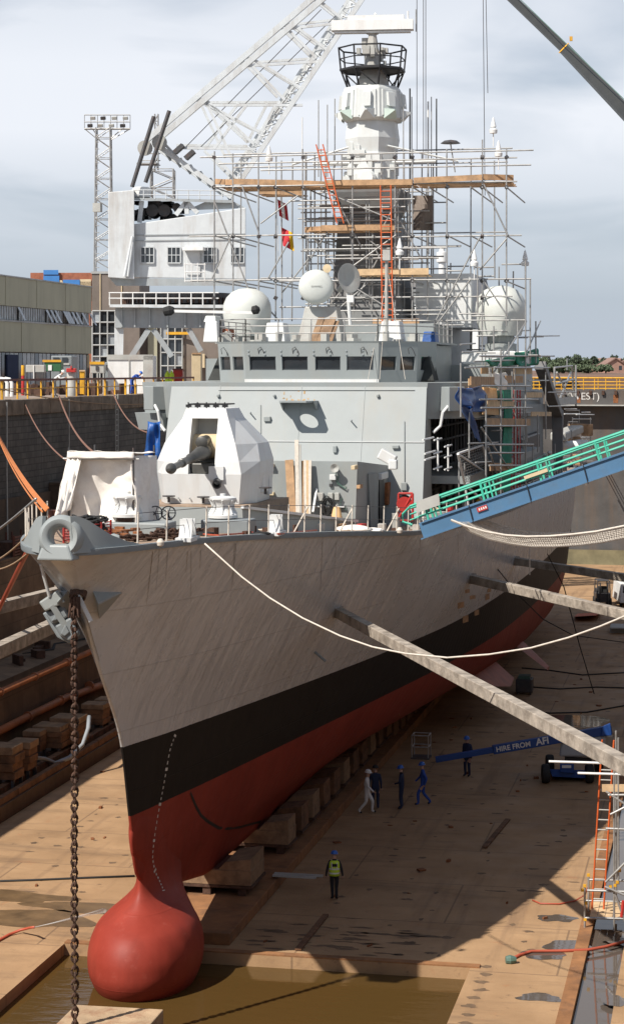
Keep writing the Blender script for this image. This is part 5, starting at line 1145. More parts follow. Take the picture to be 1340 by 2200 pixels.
# open winch deck on the roof
b = MB(); slab(b, [(278, 430), (502, 436), (502, 430), (278, 424)], 0, 8); deck_ = b.build('winch_deck', 'crane_grey', cr_)
rl = MB()
for px in range(285, 505, 24): rl.tube(C(px, 428), C(px, 408), 0.04)
for py in (408, 418): rl.tube(C(283, py), C(502, py + 2), 0.04)
rl.build('winch_rail', 'crane_white', deck_)
wm = MB()
for px, py, r in ((330, 455, 0.5), (356, 455, 0.5), (382, 448, 0.35)): wm.lathe([(r, -1.4), (r, 1.4)], C(px, py, 3), fd, 16)
rs = random.Random(3)
for k in range(16): wm.box(C(rs.uniform(292, 395), rs.uniform(436, 470), rs.uniform(1, 6)), (rs.uniform(.3, 1.2), 1, rs.uniform(.2, .7)))
wm.build('winch_gear', 'steel_dark', deck_)
for a, c in (((300, 478), (305, 432)), ((378, 462), (400, 434)), ((402, 460), (400, 434)), ((425, 458), (402, 434))): MB().beam(C(*a, 0.5), C(*c, 0.5), 0.35, 0.35, fd).build('deck_strut', 'crane_white', deck_)
MB().lathe([(0.72, 0), (0.72, 0.75), (0.66, 0.8), (0, 0.85)], C(305, 424, 1.5), n=24).build('roof_tank', 'white_paint', cr_, smooth=True)
b = MB(); slab(b, [(400, 452), (528, 447), (500, 432), (440, 434)], 0.5, 7); b.build('roof_fairing', 'crane_grey', cr_)
# slewing platform, ring and portal
b = MB(); slab(b, [(250, 614), (515, 614), (528, 600), (235, 597)], 0, 8); b.build('house_base', 'crane_grey', cr_)
b = MB().lathe([(4.6, 0), (4.6, 0.9)], C(385, 655, 6) , n=36); b.build('slew_ring', 'steel_dark', cr_)
tt = MB()
for k in range(60):
    t = 2 * math.pi * k / 60; c = C(385, 648, 6) + Vector((4.62 * math.cos(t), 4.62 * math.sin(t), 0)); tt.box(c, (0.14, 0.14, 0.5), Matrix.Rotation(t, 3, 'Z'))
tt.build('ring_teeth', 'rust_dark', cr_)['kind'] = 'stuff'
b = MB(); slab(b, [(236, 660), (560, 662), (560, 655), (236, 654)], -1, 12); pf = b.build('portal_walkway', 'crane_white', cr_)
rl = MB()
for px in range(236, 470, 25): rl.tube(C(px, 656, -0.9), C(px, 628, -0.9), 0.055)
for py in (629, 641): rl.tube(C(234, py, -0.9), C(470, py, -0.9), 0.055)
rl.build('walkway_rail', 'white_paint', pf)
b = MB(); slab(b, [(248, 704), (560, 706), (560, 662), (248, 661)], 0, 1.0); pb_ = b.build('portal_beam', 'crane_grey', cr_)
b = MB(); slab(b, [(248, 704), (560, 706), (560, 662), (248, 661)], 10, 11); b.build('portal_beam', 'crane_grey', cr_)
for px in (262, 290, 322, 360, 398, 430): MB().beam(C(px, 703, -0.08), C(px, 663, -0.08), 0.12, 0.16, fd).build('beam_stiffener', 'crane_grey', pb_)
for dd in (0.3, 10.3):
    for px in (256, 540): MB().hexa([C(px - 8, 842, dd), C(px + 8, 842, dd), C(px + 8, 842, dd + 0.8), C(px - 8, 842, dd + 0.8)], [C(px - 10, 704, dd), C(px + 10, 704, dd), C(px + 10, 704, dd + 0.8), C(px - 10, 704, dd + 0.8)]).build('portal_leg', 'crane_white', cr_)
    for a, c in (((283, 766), (320, 708)), ((370, 766), (330, 708)), ((405, 706), (432, 755))): MB().beam(C(*a, dd), C(*c, dd), 0.42, 0.42, fd).build('portal_brace', 'crane_grey', cr_)
# jib: two side frames
JW = 3.4
def jib_line(a, c, w, nm, m_='crane_white', dd=0.0, h=None): MB().beam(C(*a, dd), C(*c, dd), h or w, w, fd).build(nm, m_, cr_)
ub, ut = (330, 308), (716, -22); lb2, lt2 = (492, 425), (800, -35)
jw = {}
for side, dd, off in ((0, 1.5, (0, 0)), (1, 1.5 + JW, (-16, -6))):
    o = lambda p: (p[0] + off[0], p[1] + off[1])
    jib_line(o(ub), o(ut), 0.46, 'jib_upper_chord', dd=dd); jib_line(o(lb2), o(lt2), 0.38, 'jib_lower_chord', dd=dd)
    jib_line(o((338, 312)), o((498, 424)), 0.4, 'jib_heel_strut', dd=dd)
    br_pts = [((345, 300), (402, 360)), ((440, 212), (548, 312)), ((440, 222), (560, 285)), ((535, 135), (612, 215)), ((548, 130), (648, 190)), ((620, 65), (680, 125)), ((632, 55), (706, 110)), ((690, 5), (734, 40)), ((440, 212), (500, 345)), ((548, 312), (590, 228)), ((460, 320), (530, 225)), ((455, 330), (520, 395))]
    for a, c in br_pts: jib_line(o(a), o(c), 0.22, 'jib_brace', dd=dd)
    for a, c in (((450, 226), (650, 226)), ((530, 142), (690, 132)), ((618, 62), (742, 48)), ((395, 318), (548, 320))): jib_line(o(a), o(c), 0.2, 'jib_cross_tube', dd=dd)
for t in [0.06 * k for k in range(1, 17)]:
    for (a, c) in ((lb2, lt2), (ub, ut)):
        p = (a[0] + (c[0] - a[0]) * t, a[1] + (c[1] - a[1]) * t); p2 = (a[0] + (c[0] - a[0]) * (t + 0.06), a[1] + (c[1] - a[1]) * (t + 0.06))
        if (a, c) == (ub, ut): continue
        pole(C(*p, 1.5), C(p[0] - 16, p[1] - 6, 1.5 + JW), 0.07, cr_, 'jib_rung', 'crane_white'); pole(C(*p, 1.5), C(p2[0] - 16, p2[1] - 6, 1.5 + JW), 0.06, cr_, 'jib_lacing', 'crane_white')
lacing = [(0.05 * k) for k in range(20)]
for k, t in enumerate(lacing[:-1]):       # narrow ladder truss along the lower chord
    t2 = lacing[k + 1]; p = [lb2[0] + (lt2[0] - lb2[0]) * t, lb2[1] + (lt2[1] - lb2[1]) * t]; p2 = [lb2[0] + (lt2[0] - lb2[0]) * t2, lb2[1] + (lt2[1] - lb2[1]) * t2]
    pole(C(p[0] - 20, p[1] - 14, 2), C(p2[0], p2[1], 2), 0.06, cr_, 'jib_lacing', 'crane_white'); pole(C(p2[0] - 20, p2[1] - 14, 2), C(p2[0], p2[1], 2), 0.06, cr_, 'jib_lacing', 'crane_white')
jib_line((lb2[0] - 20, lb2[1] - 14), (lt2[0] - 20, lt2[1] - 14), 0.2, 'jib_catwalk', dd=2)
for k in range(7):
    t, t2 = k / 7, (k + 1) / 7; p = (345 + 150 * t, 325 + 100 * t); p2 = (345 + 150 * t2, 325 + 100 * t2)
    pole(C(p[0], p[1] - 14, 2), C(p2[0], p2[1] + 6, 2), 0.09, cr_, 'heel_lacing', 'crane_grey'); pole(C(p2[0], p2[1] - 14, 2), C(p2[0], p2[1] + 6, 2), 0.09, cr_, 'heel_lacing', 'crane_grey')
for px, py in ((312, 318), (343, 306)): MB().lathe([(0.6, -0.2), (0.6, 0.2)], C(px, py, 0.8), fd, 20).build('luffing_sheave', 'machine_grey', cr_)
for a, c in (((284, 402), (331, 250)), ((313, 392), (364, 238))): MB().tube(C(*a, 0.2), C(*c, 0.2), 0.17, 8).build('luffing_screw', 'steel_dark', cr_)
for (px, py) in ((385, 320), (408, 333)): MB().box(C(px, py, 1), (0.9, 0.6, 0.35), Matrix.Rotation(-0.7, 3, 'Y')).build('jib_lamp', 'steel_dark', cr_)
for a, c in (((395, 320), (690, 20)), ((425, 322), (735, 20)), ((560, 285), (770, 5))): MB().tube(C(*a, 3), C(*c, 3), 0.035, 5).build('luffing_wire', 'steel_dark', cr_)
# lattice post behind the crane roof
tw = thing('lattice_tower', 'slim lattice lighting tower rising behind the crane roof', 'light tower', P(345, 842, D=215))
def lattice(root, D, px0, px1, y0, y1, n, r=0.06, t0=1.0, nm='tower', m_='steel'):
    cxp = (px0 + px1) / 2; hw = (px1 - px0) / 2
    def q(sx, sy, t): w = hw * (1 + (t0 - 1) * t); c = P(cxp, y1 + (y0 - y1) * t, D=D); s_ = D / FPX; return c + RGT * (sx * w * s_) + FWD * (sy * w * s_)
    for sx in (-1, 1):
        for sy in (-1, 1): pole(q(sx, sy, 0), q(sx, sy, 1), r * 1.4, root, nm + '_leg', m_)
    for k in range(n):
        t, t2 = k / n, (k + 1) / n
        for (a, c) in (((-1, -1), (1, -1)), ((-1, 1), (1, 1)), ((-1, -1), (-1, 1)), ((1, -1), (1, 1))):
            e = (a, c) if k % 2 else (c, a); pole(q(*e[0], t), q(*e[1], t2), r * 0.8, root, nm + '_lacing', m_)
            if k % 2 == 0: pole(q(*a, t2), q(*c, t2), r * 0.7, root, nm + '_lacing', m_)
lattice(tw, 215, 326, 374, 365, 425, 3, 0.07); lattice(tw, 215, 333, 340, 245, 365, 8, 0.05)
hd = MB()
for py in (330, 345, 355): hd.tube(P(300, py, D=215), P(345, py, D=215), 0.06)
hd.box(P(318, 352, D=215), (2.2, 1.2, 0.15)); hd.build('tower_landing', 'steel', tw)
# floodlight tower
tb = P(225, 842, D=230); tb.z = 18.15
fl_ = thing('floodlight_tower', 'tall lattice floodlight tower with two rows of lamps, far left', 'light tower', tb)
lattice(fl_, 230, 202, 244, 275, 843, 26, 0.06, 0.72)
c0 = P(183, 276, D=230); 
hf = MB()
for py in (247, 262, 277): hf.tube(P(182, py, D=230), P(280, py, D=230), 0.06 if py < 277 else 0.12)
for px in range(182, 284, 14): hf.tube(P(px, 247, D=230), P(px, 277, D=230), 0.045)
for a, c in (((184, 278), (208, 298)), ((278, 278), (240, 300)), ((262, 278), (240, 296)), ((200, 278), (212, 296))): hf.tube(P(*a, D=230), P(*c, D=230), 0.06)
hf.build('lamp_gantry', 'steel', fl_)
for k, px in enumerate((200, 222, 246, 270)):
    for py in (254, 270): MB().box(P(px - (6 if py > 260 else 0), py, D=229.5), (0.55, 0.3, 0.35), Matrix.Rotation(0.4, 3, 'X')).build('floodlamp', 'machine_grey' if (k + py) % 3 else 'steel_dark', fl_)
for k in range(36): pole(P(206, 290 + k * 15, D=228.6), P(214, 290 + k * 15, D=228.6), 0.04, fl_, 'tower_rung', 'steel')
MB().box(P(210, 446, D=228.4), (0.9, 0.8, 1.0)).build('tower_box', 'machine_grey', fl_)

# ---- buildings on the left
bx_ = -45.0
def yat(px): return P(px, 795, X=bx_).y
def zat(px, py): return P(px, py, X=bx_).z
y0, y1 = yat(-60), yat(198)
zt = zat(0, 592); z1t = zat(0, 675); z1b = zat(0, 688 - 4); zs_t = zat(0, 655); zs_b = zat(0, 686); zl_t = zat(0, 755)
shed = thing('workshop_shed', 'long pale green clad workshop beside the left quay', 'building', (bx_ - 10, (y0 + y1) / 2, 18.15))
MB().bx(bx_ - 22, bx_ - 0.35, y0, y1, 18.15, zt - 0.2).build('shed_core', 'brown_cladding', shed)
n = 8
for k in range(n):
    ya = y0 + (y1 - y0) * k / n; yb2 = y0 + (y1 - y0) * (k + 1) / n - 0.05
    MB().bx(bx_ - 0.3, bx_ - 0.03 * (k % 2), ya, yb2, zs_t, zt).build('cladding_panel', 'cladding_green', shed)
    MB().bx(bx_ - 0.3, bx_ - 0.02 * (k % 3), ya, yb2, zl_t, zs_b).build('cladding_panel', 'cladding_green', shed)
MB().bx(bx_ - 0.34, bx_ + 0.08, y0, y1, zt, zt + 0.12).build('roof_flashing', 'cladding_frame', shed)
MB().bx(bx_ - 0.34, bx_ + 0.06, y0, y1, zs_b - 0.16, zs_b - 0.0).build('window_sill', 'cladding_frame', shed)
nw = 52
rs = random.Random(17)
for k in range(nw):
    ya = y0 + (y1 - y0) * k / nw; yb2 = y0 + (y1 - y0) * (k + 0.9) / nw
    tilt = rs.random() < (0.5 if k > 30 else 0.1)
    zb2 = zs_b + 0.03; zt2 = zs_t - 0.03
    if tilt: MB().hexa([(bx_ + 0.55, ya, zb2), (bx_ + 0.55, yb2, zb2), (bx_ + 0.60, yb2, zb2), (bx_ + 0.60, ya, zb2)], [(bx_ - 0.1, ya, zt2), (bx_ - 0.1, yb2, zt2), (bx_ - 0.05, yb2, zt2), (bx_ - 0.05, ya, zt2)]).build('window', 'pale_glass', shed)
    else: MB().bx(bx_ - 0.25, bx_ - 0.18, ya, yb2, zb2, zt2).build('window', 'pale_glass', shed)
    pole((bx_ - 0.15, yb2 + 0.04, zb2), (bx_ - 0.15, yb2 + 0.04, zt2), 0.05, shed, 'window_mullion', 'cladding_frame')
zd_t = zl_t - 0.1; zd_b = zat(0, 815)
for k in range(30):
    ya = y0 + (y1 - y0) * k / 30; yb2 = y0 + (y1 - y0) * (k + 0.85) / 30; 
    MB().bx(bx_ - 0.3, bx_ - 0.2, ya, yb2, 18.2, zd_t).build('lower_glazing', 'pale_glass' if rs.random() < 0.6 else 'window_glass', shed)
MB().bx(bx_ - 0.3, bx_ - 0.05, yat(18), yat(42), 18.2, zat(30, 762)).build('shed_door', 'coverall_navy', shed)
# brown tower with glazed stair, and brick block with blue panels behind
tD = 226
def flat(name, lab, D, px0, px1, py0, dep, m_, loc=None):
    a = P(px0, 842, D=D); c = P(px1, 842, D=D); zt_ = P(px0, py0, D=D).z
    t = thing(name, lab, 'building', ((a.x + c.x) / 2, (a.y + c.y) / 2, 18.15))
    q = [Vector((a.x, a.y, 18.15)), Vector((c.x, c.y, 18.15)), Vector((c.x, c.y, 18.15)) + FWD * dep, Vector((a.x, a.y, 18.15)) + FWD * dep]
    MB().hexa(q, [Vector((v.x, v.y, zt_)) for v in q]).build('wall', m_, t)
    return t, (lambda px, py, dd=0.0: P(px, py, D=D - dd))
t1, T1 = flat('stair_tower', 'brown clad tower block with glazed stair between shed and crane', tD, 198, 300, 585, 14, 'brown_cladding')
MB().hexa([T1(196, 588, .1), T1(302, 588, .1), T1(302, 588, -14), T1(196, 588, -14)], [T1(196, 583, .1), T1(302, 583, .1), T1(302, 583, -14), T1(196, 583, -14)]).build('parapet', 'cladding_frame', t1)
for px in (216, 262): pole(T1(px, 842, 0.06), T1(px, 588, 0.06), 0.07, t1, 'cladding_joint', 'cream')
def glazing(t, T, px0, px1, py0, py1, nx, ny):
    for i in range(nx):
        for j in range(ny):
            xa = px0 + (px1 - px0) * i / nx; xb = px0 + (px1 - px0) * (i + 1) / nx; ya = py0 + (py1 - py0) * j / ny; yb2 = py0 + (py1 - py0) * (j + 1) / ny
            q = [T(xa, yb2), T(xb, yb2), T(xb, ya), T(xa, ya)]
            MB().hexa([v - FWD * 0.08 for v in q], [v - FWD * 0.14 for v in q]).build('pane', 'window_glass' if (i + j) % 4 else 'pale_glass', t)
    for i in range(nx + 1): xa = px0 + (px1 - px0) * i / nx; pole(T(xa, py1, .3), T(xa, py0, .3), 0.09, t, 'mullion', 'cladding_frame')
    for j in range(ny + 1): ya = py0 + (py1 - py0) * j / ny; pole(T(px0, ya, .3), T(px1, ya, .3), 0.09, t, 'transom', 'cladding_frame')
glazing(t1, T1, 199, 248, 668, 815, 3, 6)
t2, T2 = flat('office_block', 'brown office block with tall glazed bay behind the crane portal', 228, 300, 470, 690, 12, 'brown_cladding')
glazing(t2, T2, 346, 392, 700, 815, 3, 4); MB().box(T2(385, 716, .5), (3.0, .2, .3)).build('yellow_band', 'yellow_paint', t2)
MB().hexa([T2(318, 815, .1), T2(338, 815, .1), T2(338, 815, .6), T2(318, 815, .6)], [T2(318, 705, .1), T2(338, 705, .1), T2(338, 705, .6), T2(318, 705, .6)]).build('pale_pier', 'cladding_green', t2)
MB().hexa([T2(412, 790, .1), T2(440, 790, .1), T2(440, 790, 2), T2(412, 790, 2)], [T2(412, 760, .1), T2(440, 760, .1), T2(440, 760, 2), T2(412, 760, 2)]).build('site_cabin', 'cream', t2)
t3, T3 = flat('brick_block', 'red brick roof blocks with blue panels behind the green shed', 290, 66, 210, 586, 14, 'brick_red')
for (a, c, y0_, y1_, m_) in ((94, 128, 592, 610, 'blue_panel'), (100, 134, 602, 612, 'cream'), (136, 172, 601, 615, 'blue_panel'), (172, 196, 600, 615, 'cream'), (96, 196, 605, 640, 'cream')):
    q = [T3(a, y1_, .3), T3(c, y1_, .3), T3(c, y0_, .3), T3(a, y0_, .3)]; d_ = 0.1 if m_ == 'blue_panel' else 0.0
    MB().hexa([v + FWD * 0.2 for v in q], [v - FWD * d_ for v in q]).build('wall_panel', m_, t3)
MB().hexa([T3(94, 590, .5), T3(126, 590, .5), T3(126, 590, -5), T3(94, 590, -5)], [T3(94, 580, .5), T3(126, 580, .5), T3(126, 580, -5), T3(94, 580, -5)]).build('roof_gap_cover', 'blue_panel', t3)

# ---- quay railing on the left: yellow posts, dark red top rail
fx = -21.5; zq = 18.3
fy = lambda px: P(px, 830, X=fx).y
fence = thing('quay_railing', 'yellow posted railing with dark red top rail along the left quay edge', 'railing', (fx, 80, zq))
posts = [-20, 5, 38, 60, 89, 115, 144, 165, 190, 211, 226, 247, 270, 291, 310, 330, 350, 372, 394, 416]
for px in posts:
    yy = fy(px); h = 1.12
    pole((fx, yy, zq), (fx, yy, zq + h), 0.085 if px not in (226, 270, 5) else 0.13, fence, 'railing_post', 'yellow_paint', 'box')
for a, c in zip(posts[:-1], posts[1:]):
    pole((fx, fy(a), zq + 1.12), (fx, fy(c), zq + 1.12), 0.13, fence, 'top_rail', 'maroon', 'box')
MB().beam((fx, fy(-20), zq + 0.6), (fx, fy(416), zq + 0.6), 0.05, 0.05).build('mid_rail', 'yellow_paint', fence)
# ---- machines and stores on the quay behind the railing
def qbox(name, label, cat, px0, px1, py0, py1, X, dep, m_, extra=None, grp=None):
    a = P(px0, py1, X=X); ya = P(px0, 800, X=X).y; yb2 = P(px1, 800, X=X).y; zt_ = P(px0, py0, X=X).z
    return ya, yb2, zt_
def unit(name, label, cat, px0, px1, py0, D, dep, m_, py1=None, bev=0.04):
    a = P(px0, 842, D=D); c = P(px1, 842, D=D); zt_ = P(px0, py0, D=D).z; zb2 = 18.15 if py1 is None else P(px0, py1, D=D).z
    t = thing(name, label, cat, ((a.x + c.x) / 2, (a.y + c.y) / 2, 18.15)); nb = (c - a).normalized()
    q = [Vector((v.x, v.y, zb2)) for v in (a, c, c + FWD * dep, a + FWD * dep)]
    MB().hexa(q, [Vector((v.x, v.y, zt_)) for v in q]).build('body', m_, t, bevel=bev)
    def T(px, py, dd=0.03): return P(px, py, D=D - dd)
    return t, T
def face(T, px0, px1, py0, py1, nm, m_, t, th=0.05):
    q = [T(px0, py1), T(px1, py1), T(px1, py0), T(px0, py0)]; return MB().hexa(q, [v - FWD * th for v in q]).build(nm, m_, t)
def legs(T, pxs, py, t, m_='steel_dark'):
    for px in pxs: b0 = T(px, py); pole((b0.x, b0.y, 18.15), b0, 0.06, t, 'leg', m_)
t, T = unit('site_container', 'white steel container with grey end below the crane', 'container', 232, 328, 764, 151, 4, 'white_paint')
face(T, 231, 329, 762, 773, 'roof_edge', 'machine_grey', t); face(T, 277, 279, 773, 815, 'seam', 'machine_grey', t); face(T, 308, 329, 764, 835, 'end_panel', 'machine_grey', t)
t, T = unit('welding_set', 'green welding set with yellow lid on the left quay', 'machine', 96, 132, 776, 152, 1.5, 'green_box', 798); face(T, 92, 132, 773, 778, 'lid', 'yellow_paint', t); face(T, 104, 112, 784, 796, 'label_plate', 'white_paint', t); legs(T, (98, 130), 798, t)
t, T = unit('control_cabinet', 'white control cabinet with yellow top standing by the container', 'cabinet', 194, 224, 780, 150, 1.2, 'machine_grey', 802); face(T, 193, 225, 777, 783, 'top_band', 'yellow_paint', t); face(T, 206, 212, 786, 796, 'dial_panel', 'steel_dark', t); legs(T, (195, 210, 223), 802, t, 'machine_grey')
t, T = unit('dark_cabinet', 'dark grey cabinet right of the white control cabinet', 'cabinet', 226, 242, 778, 152, 1.2, 'ship_grey_dark'); face(T, 228, 240, 784, 795, 'vent', 'steel_dark', t)
t, T = unit('switch_box', 'grey switch boxes on a stand left of the green welding set', 'cabinet', 56, 96, 784, 148, 1.0, 'machine_grey', 800); face(T, 72, 74, 784, 815, 'conduit', 'white_paint', t); legs(T, (58, 76, 94), 800, t); face(T, 78, 94, 800, 828, 'lower_panel', 'steel_dark', t)
t, T = unit('service_truck', 'grey truck cab parked behind the welding set', 'truck', 110, 156, 764, 176, 4, 'ship_grey_dark', None, 0.12); face(T, 115, 128, 768, 778, 'window', 'window_glass', t); face(T, 134, 146, 768, 778, 'window', 'window_glass', t); face(T, 112, 150, 780, 784, 'bonnet_band', 'machine_grey', t)
t, T = unit('red_toolbox', 'bright red box on a grey drum at the quay railing', 'toolbox', 143, 163, 791, 143, 0.8, 'red_paint', 800); face(T, 152, 155, 786, 791, 'handle', 'red_paint', t)
p = P(154, 842, D=143.5); solo(MB().lathe([(0.33, 18.15), (0.33, 19.75), (0.3, 19.8), (0, 19.82)], (p.x, p.y, 0), n=18), 'steel_drum', 'machine_grey', 'tall grey drum standing under the red box', 'drum', smooth=True)
t, T = unit('yellow_bin', 'small yellow bin beside the grey drum on the quay', 'bin', 172, 182, 796, 146, 0.7, 'yellow_paint'); face(T, 171, 183, 795, 798, 'lid', 'board_pale', t)
p = P(50, 842, D=146); o = thing('fire_point', 'red and yellow fire point post at the left quay edge', 'post', (p.x, p.y, 18.15)); pole((p.x, p.y, 18.15), (p.x, p.y, 19.6), 0.12, o, 'post', 'red_paint'); pole((p.x, p.y, 19.6), (p.x, p.y, 20.35), 0.13, o, 'cap', 'yellow_paint')
for k, px in enumerate((16, 26)):
    p = P(px, 842, D=140); solo(MB().path([(p.x, p.y, 18.15), (p.x, p.y, 19.1), (p.x - .15, p.y, 19.35), (p.x - .5, p.y, 19.4)], 0.13, 8), 'vent_pipe', 'white_paint', 'leftmost of two white bent vent pipes on the quay' if k == 0 else 'right one of two white bent vent pipes on the quay', 'pipe', 'white bent vent pipes', smooth=True)
for k, (px, w, py0, m_, nm, lab, cat) in enumerate(((360, 8, 797, 'hivis', 'gas_bottle', 'left of two lime green gas bottles on the quay', 'gas bottle'), (369, 8, 797, 'hivis', 'gas_bottle', 'right of two lime green gas bottles, next to the red skip', 'gas bottle'))):
    p = P(px, 842, D=168); solo(MB().lathe([(0.22, 18.15), (0.22, 19.6), (0.12, 19.8), (0.06, 19.85), (0.06, 19.95), (0, 19.96)], (p.x, p.y, 0), n=14), nm, m_, lab, cat, 'lime gas bottles on the quay', smooth=True)
t, T = unit('red_skip', 'small red skip on the quay beside the gas bottles', 'skip', 372, 392, 793, 170, 1.5, 'red_paint'); face(T, 371, 393, 792, 795, 'rim', 'maroon', t)
t, T = unit('pallet_crate', 'brown wooden crate at the quay near the bridge', 'crate', 412, 432, 760, 176, 2, 'cream')
face(T, 412, 432, 758, 761, 'lid', 'board', t)
rs = random.Random(40); gm = MB()
for k in range(120):
    p = P(rs.uniform(5, 430), 842, D=rs.uniform(143, 172)); h = rs.uniform(0.1, 0.9)
    if p.x > -22.8: continue
    gm.box((p.x, p.y, 18.15 + h / 2), (rs.uniform(.1, .6), rs.uniform(.1, .6), h), Matrix.Rotation(rs.uniform(0, 3), 3, 'Z'))
g_ = gm.build('quay_debris', 'rust_dark'); tag(g_, 'low heap of hoses, brackets and scrap along the left quay', 'scrap', kind='stuff')

# ---- caisson at the far end with railing and lettering, far shore
cy_ = 155.0
ca = thing('dock_caisson', 'dark steel caisson closing the far end of the dock', 'caisson', (8, cy_, 0))
ccx = [P(1178, 900, Y=cy_).x - 40, P(1345, 900, Y=cy_).x + 12]
zt = P(1300, 838, Y=cy_).z; zl = P(1300, 872, Y=cy_).z; za = P(1300, 1184, Y=cy_).z
MB().bx(-23, 28, cy_ + 1.2, cy_ + 8, -1, zl).build('lower_hull', 'caisson_steel', ca)
MB().bx(-23, 28, cy_, cy_ + 8, zl + 0.12, zt).build('upper_hull', 'caisson_steel', ca)
MB().bx(-23, 28, cy_ - 0.6, cy_ + 8, zl, zl + 0.12).build('fender_ledge', 'machine_grey', ca)
MB().bx(-23, 28, cy_ + 1.05, cy_ + 1.2, -0.5, za).build('algae_band', 'algae', ca)
for k in range(26):
    x = -5 + k * 1.3; MB().bx(x - 0.14, x + 0.14, cy_ - 0.25, cy_, zt - 0.5, zt - 0.05).build('fender_stub', 'rust_dark', ca)
    if k % 3 == 1: MB().bx(x - 0.25, x + 0.25, cy_ - 0.012, cy_, zl + 0.3, zt - 0.5).build('rust_run', 'rust', ca)
text3d('(WEST)', 'caisson_lettering', 'mark_white', P(1252, 852, Y=cy_ - 0.02), (1, 0, 0), (0, 0, 1), 1.05, ca, 0.006)
ra_ = thing('caisson_railing', 'orange yellow railing on top of the far caisson', 'railing', (8, cy_ + 0.5, zt))
xs_ = [-8 + 1.15 * k for k in range(32)]
for x in xs_: pole((x, cy_ + 0.4, zt - 0.5), (x, cy_ + 0.4, zt + 1.25), 0.055, ra_, 'railing_post', 'yellow_paint')
for h in (0.15, 0.5, 0.85, 1.25): pole((xs_[0], cy_ + 0.4, zt + h), (xs_[-1], cy_ + 0.4, zt + h), 0.06 if h < 1 else 0.08, ra_, 'railing_bar', 'yellow_paint')
pole((xs_[0], cy_ + 6.5, zt + 1.25), (xs_[-1], cy_ + 6.5, zt + 1.25), 0.07, ra_, 'railing_bar', 'yellow_paint')
for x in xs_[::2]: pole((x, cy_ + 6.5, zt), (x, cy_ + 6.5, zt + 1.25), 0.05, ra_, 'railing_post', 'yellow_paint')
# far shore: brown bank, houses, trees
struct(MB().hexa([(-300, 518, 12), (500, 518, 12), (500, 640, 12), (-300, 640, 12)], [(-300, 540, 18.6), (500, 540, 18.6), (500, 640, 19.4), (-300, 640, 19.4)]), 'far_bank', 'field')
def house(px, py0, Y, w, label, rot):
    p = P(px, 795, Y=Y); gz = 19.0; zt_ = P(px, py0, Y=Y).z; t = thing('house', label, 'house', (p.x, Y, gz)); eh = gz + (zt_ - gz) * 0.55
    R = Matrix.Rotation(rot, 3, 'Z'); 
    def q(a, b_, z): v = R @ Vector((a, b_, 0)); return (p.x + v.x, Y + v.y, z)
    MB().add([q(-w, -w, gz), q(w, -w, gz), q(w, -w, eh), q(0, -w, zt_), q(-w, -w, eh), q(-w, w, gz), q(w, w, gz), q(w, w, eh), q(0, w, zt_), q(-w, w, eh)], [(0, 1, 2, 3, 4), (5, 9, 8, 7, 6), (1, 6, 7, 2), (0, 4, 9, 5)]).build('wall', 'house_brick', t)
    for sg in (-1, 1): MB().hexa([q(sg * (w + .5), -w - .5, eh - .35), q(sg * (w + .5), w + .5, eh - .35), q(0, w + .5, zt_ + 0.05), q(0, -w - .5, zt_ + 0.05)], [q(sg * (w + .5), -w - .5, eh), q(sg * (w + .5), w + .5, eh), q(0, w + .5, zt_ + 0.4), q(0, -w - .5, zt_ + 0.4)]).build('roof', 'roof_tile', t)
    for a in (-0.45, 0.45): MB().hexa([q(a * w - .5, -w - .03, gz + 1), q(a * w + .5, -w - .03, gz + 1), q(a * w + .5, -w, gz + 1), q(a * w - .5, -w, gz + 1)], [q(a * w - .5, -w - .03, gz + 2.4), q(a * w + .5, -w - .03, gz + 2.4), q(a * w + .5, -w, gz + 2.4), q(a * w - .5, -w, gz + 2.4)]).build('window', 'window_glass', t)
house(1314, 771, 600, 3.6, 'brick gabled house among the far trees at the right', 0.35); house(1300, 772, 622, 5.0, 'wider brown roofed house behind the gabled house', 1.3); house(1340, 776, 610, 3.5, 'brick house at the right edge of the photo', 0.1)
def tree(px, Y, py0, wpx, label, seed, m_='leaf', grp='trees on the far shore'):
    r = random.Random(seed); c = P(px, 795, Y=Y); gz = 19.0; top = P(px, py0, Y=Y).z; h = max(top - gz, 2); wd = wpx * Y / FPX / 2 * 1.12
    t = thing('tree', label, 'tree', (c.x, Y, gz), grp)
    tb_ = MB().tube((c.x, Y, gz), (c.x + .2, Y, gz + h * 0.6), wd * 0.09, 7, wd * 0.04)
    for k in range(5): a = r.uniform(0, 6.28); tb_.tube((c.x, Y, gz + h * r.uniform(.3, .5)), (c.x + math.cos(a) * wd * .6, Y + math.sin(a) * wd * .6, gz + h * r.uniform(.6, .8)), wd * 0.035, 5, 0.03)
    tb_.build('trunk', 'bark', t)
    lv = MB(); blobs = [(r.uniform(-.7, .7), r.uniform(-.6, .6), r.uniform(.22, .82), r.uniform(.25, .42)) for _ in range(14)]
    for (bx2, by2, bz2, br2) in blobs:
        for _ in range(110):
            th = r.uniform(0, 6.283); ph = math.acos(r.uniform(-1, 1)); rr_ = br2 * r.uniform(.65, 1.05)
            v = Vector((c.x + (bx2 + rr_ * math.sin(ph) * math.cos(th)) * wd, Y + (by2 + rr_ * math.sin(ph) * math.sin(th)) * wd, gz + (bz2 + rr_ * math.cos(ph) * 0.62) * h * 0.98))
            if v.z < gz + .2: continue
            s_ = r.uniform(.35, .8) * max(0.6, wd * 0.09); u = Vector((r.gauss(0, 1), r.gauss(0, 1), r.gauss(0, 1))).normalized(); w_ = u.orthogonal().normalized()
            lv.add([v - u * s_, v + w_ * s_ * .6, v + u * s_, v - w_ * s_ * .6], [(0, 1, 2, 3)])
    lv.build('crown', m_, t, fixn=False)
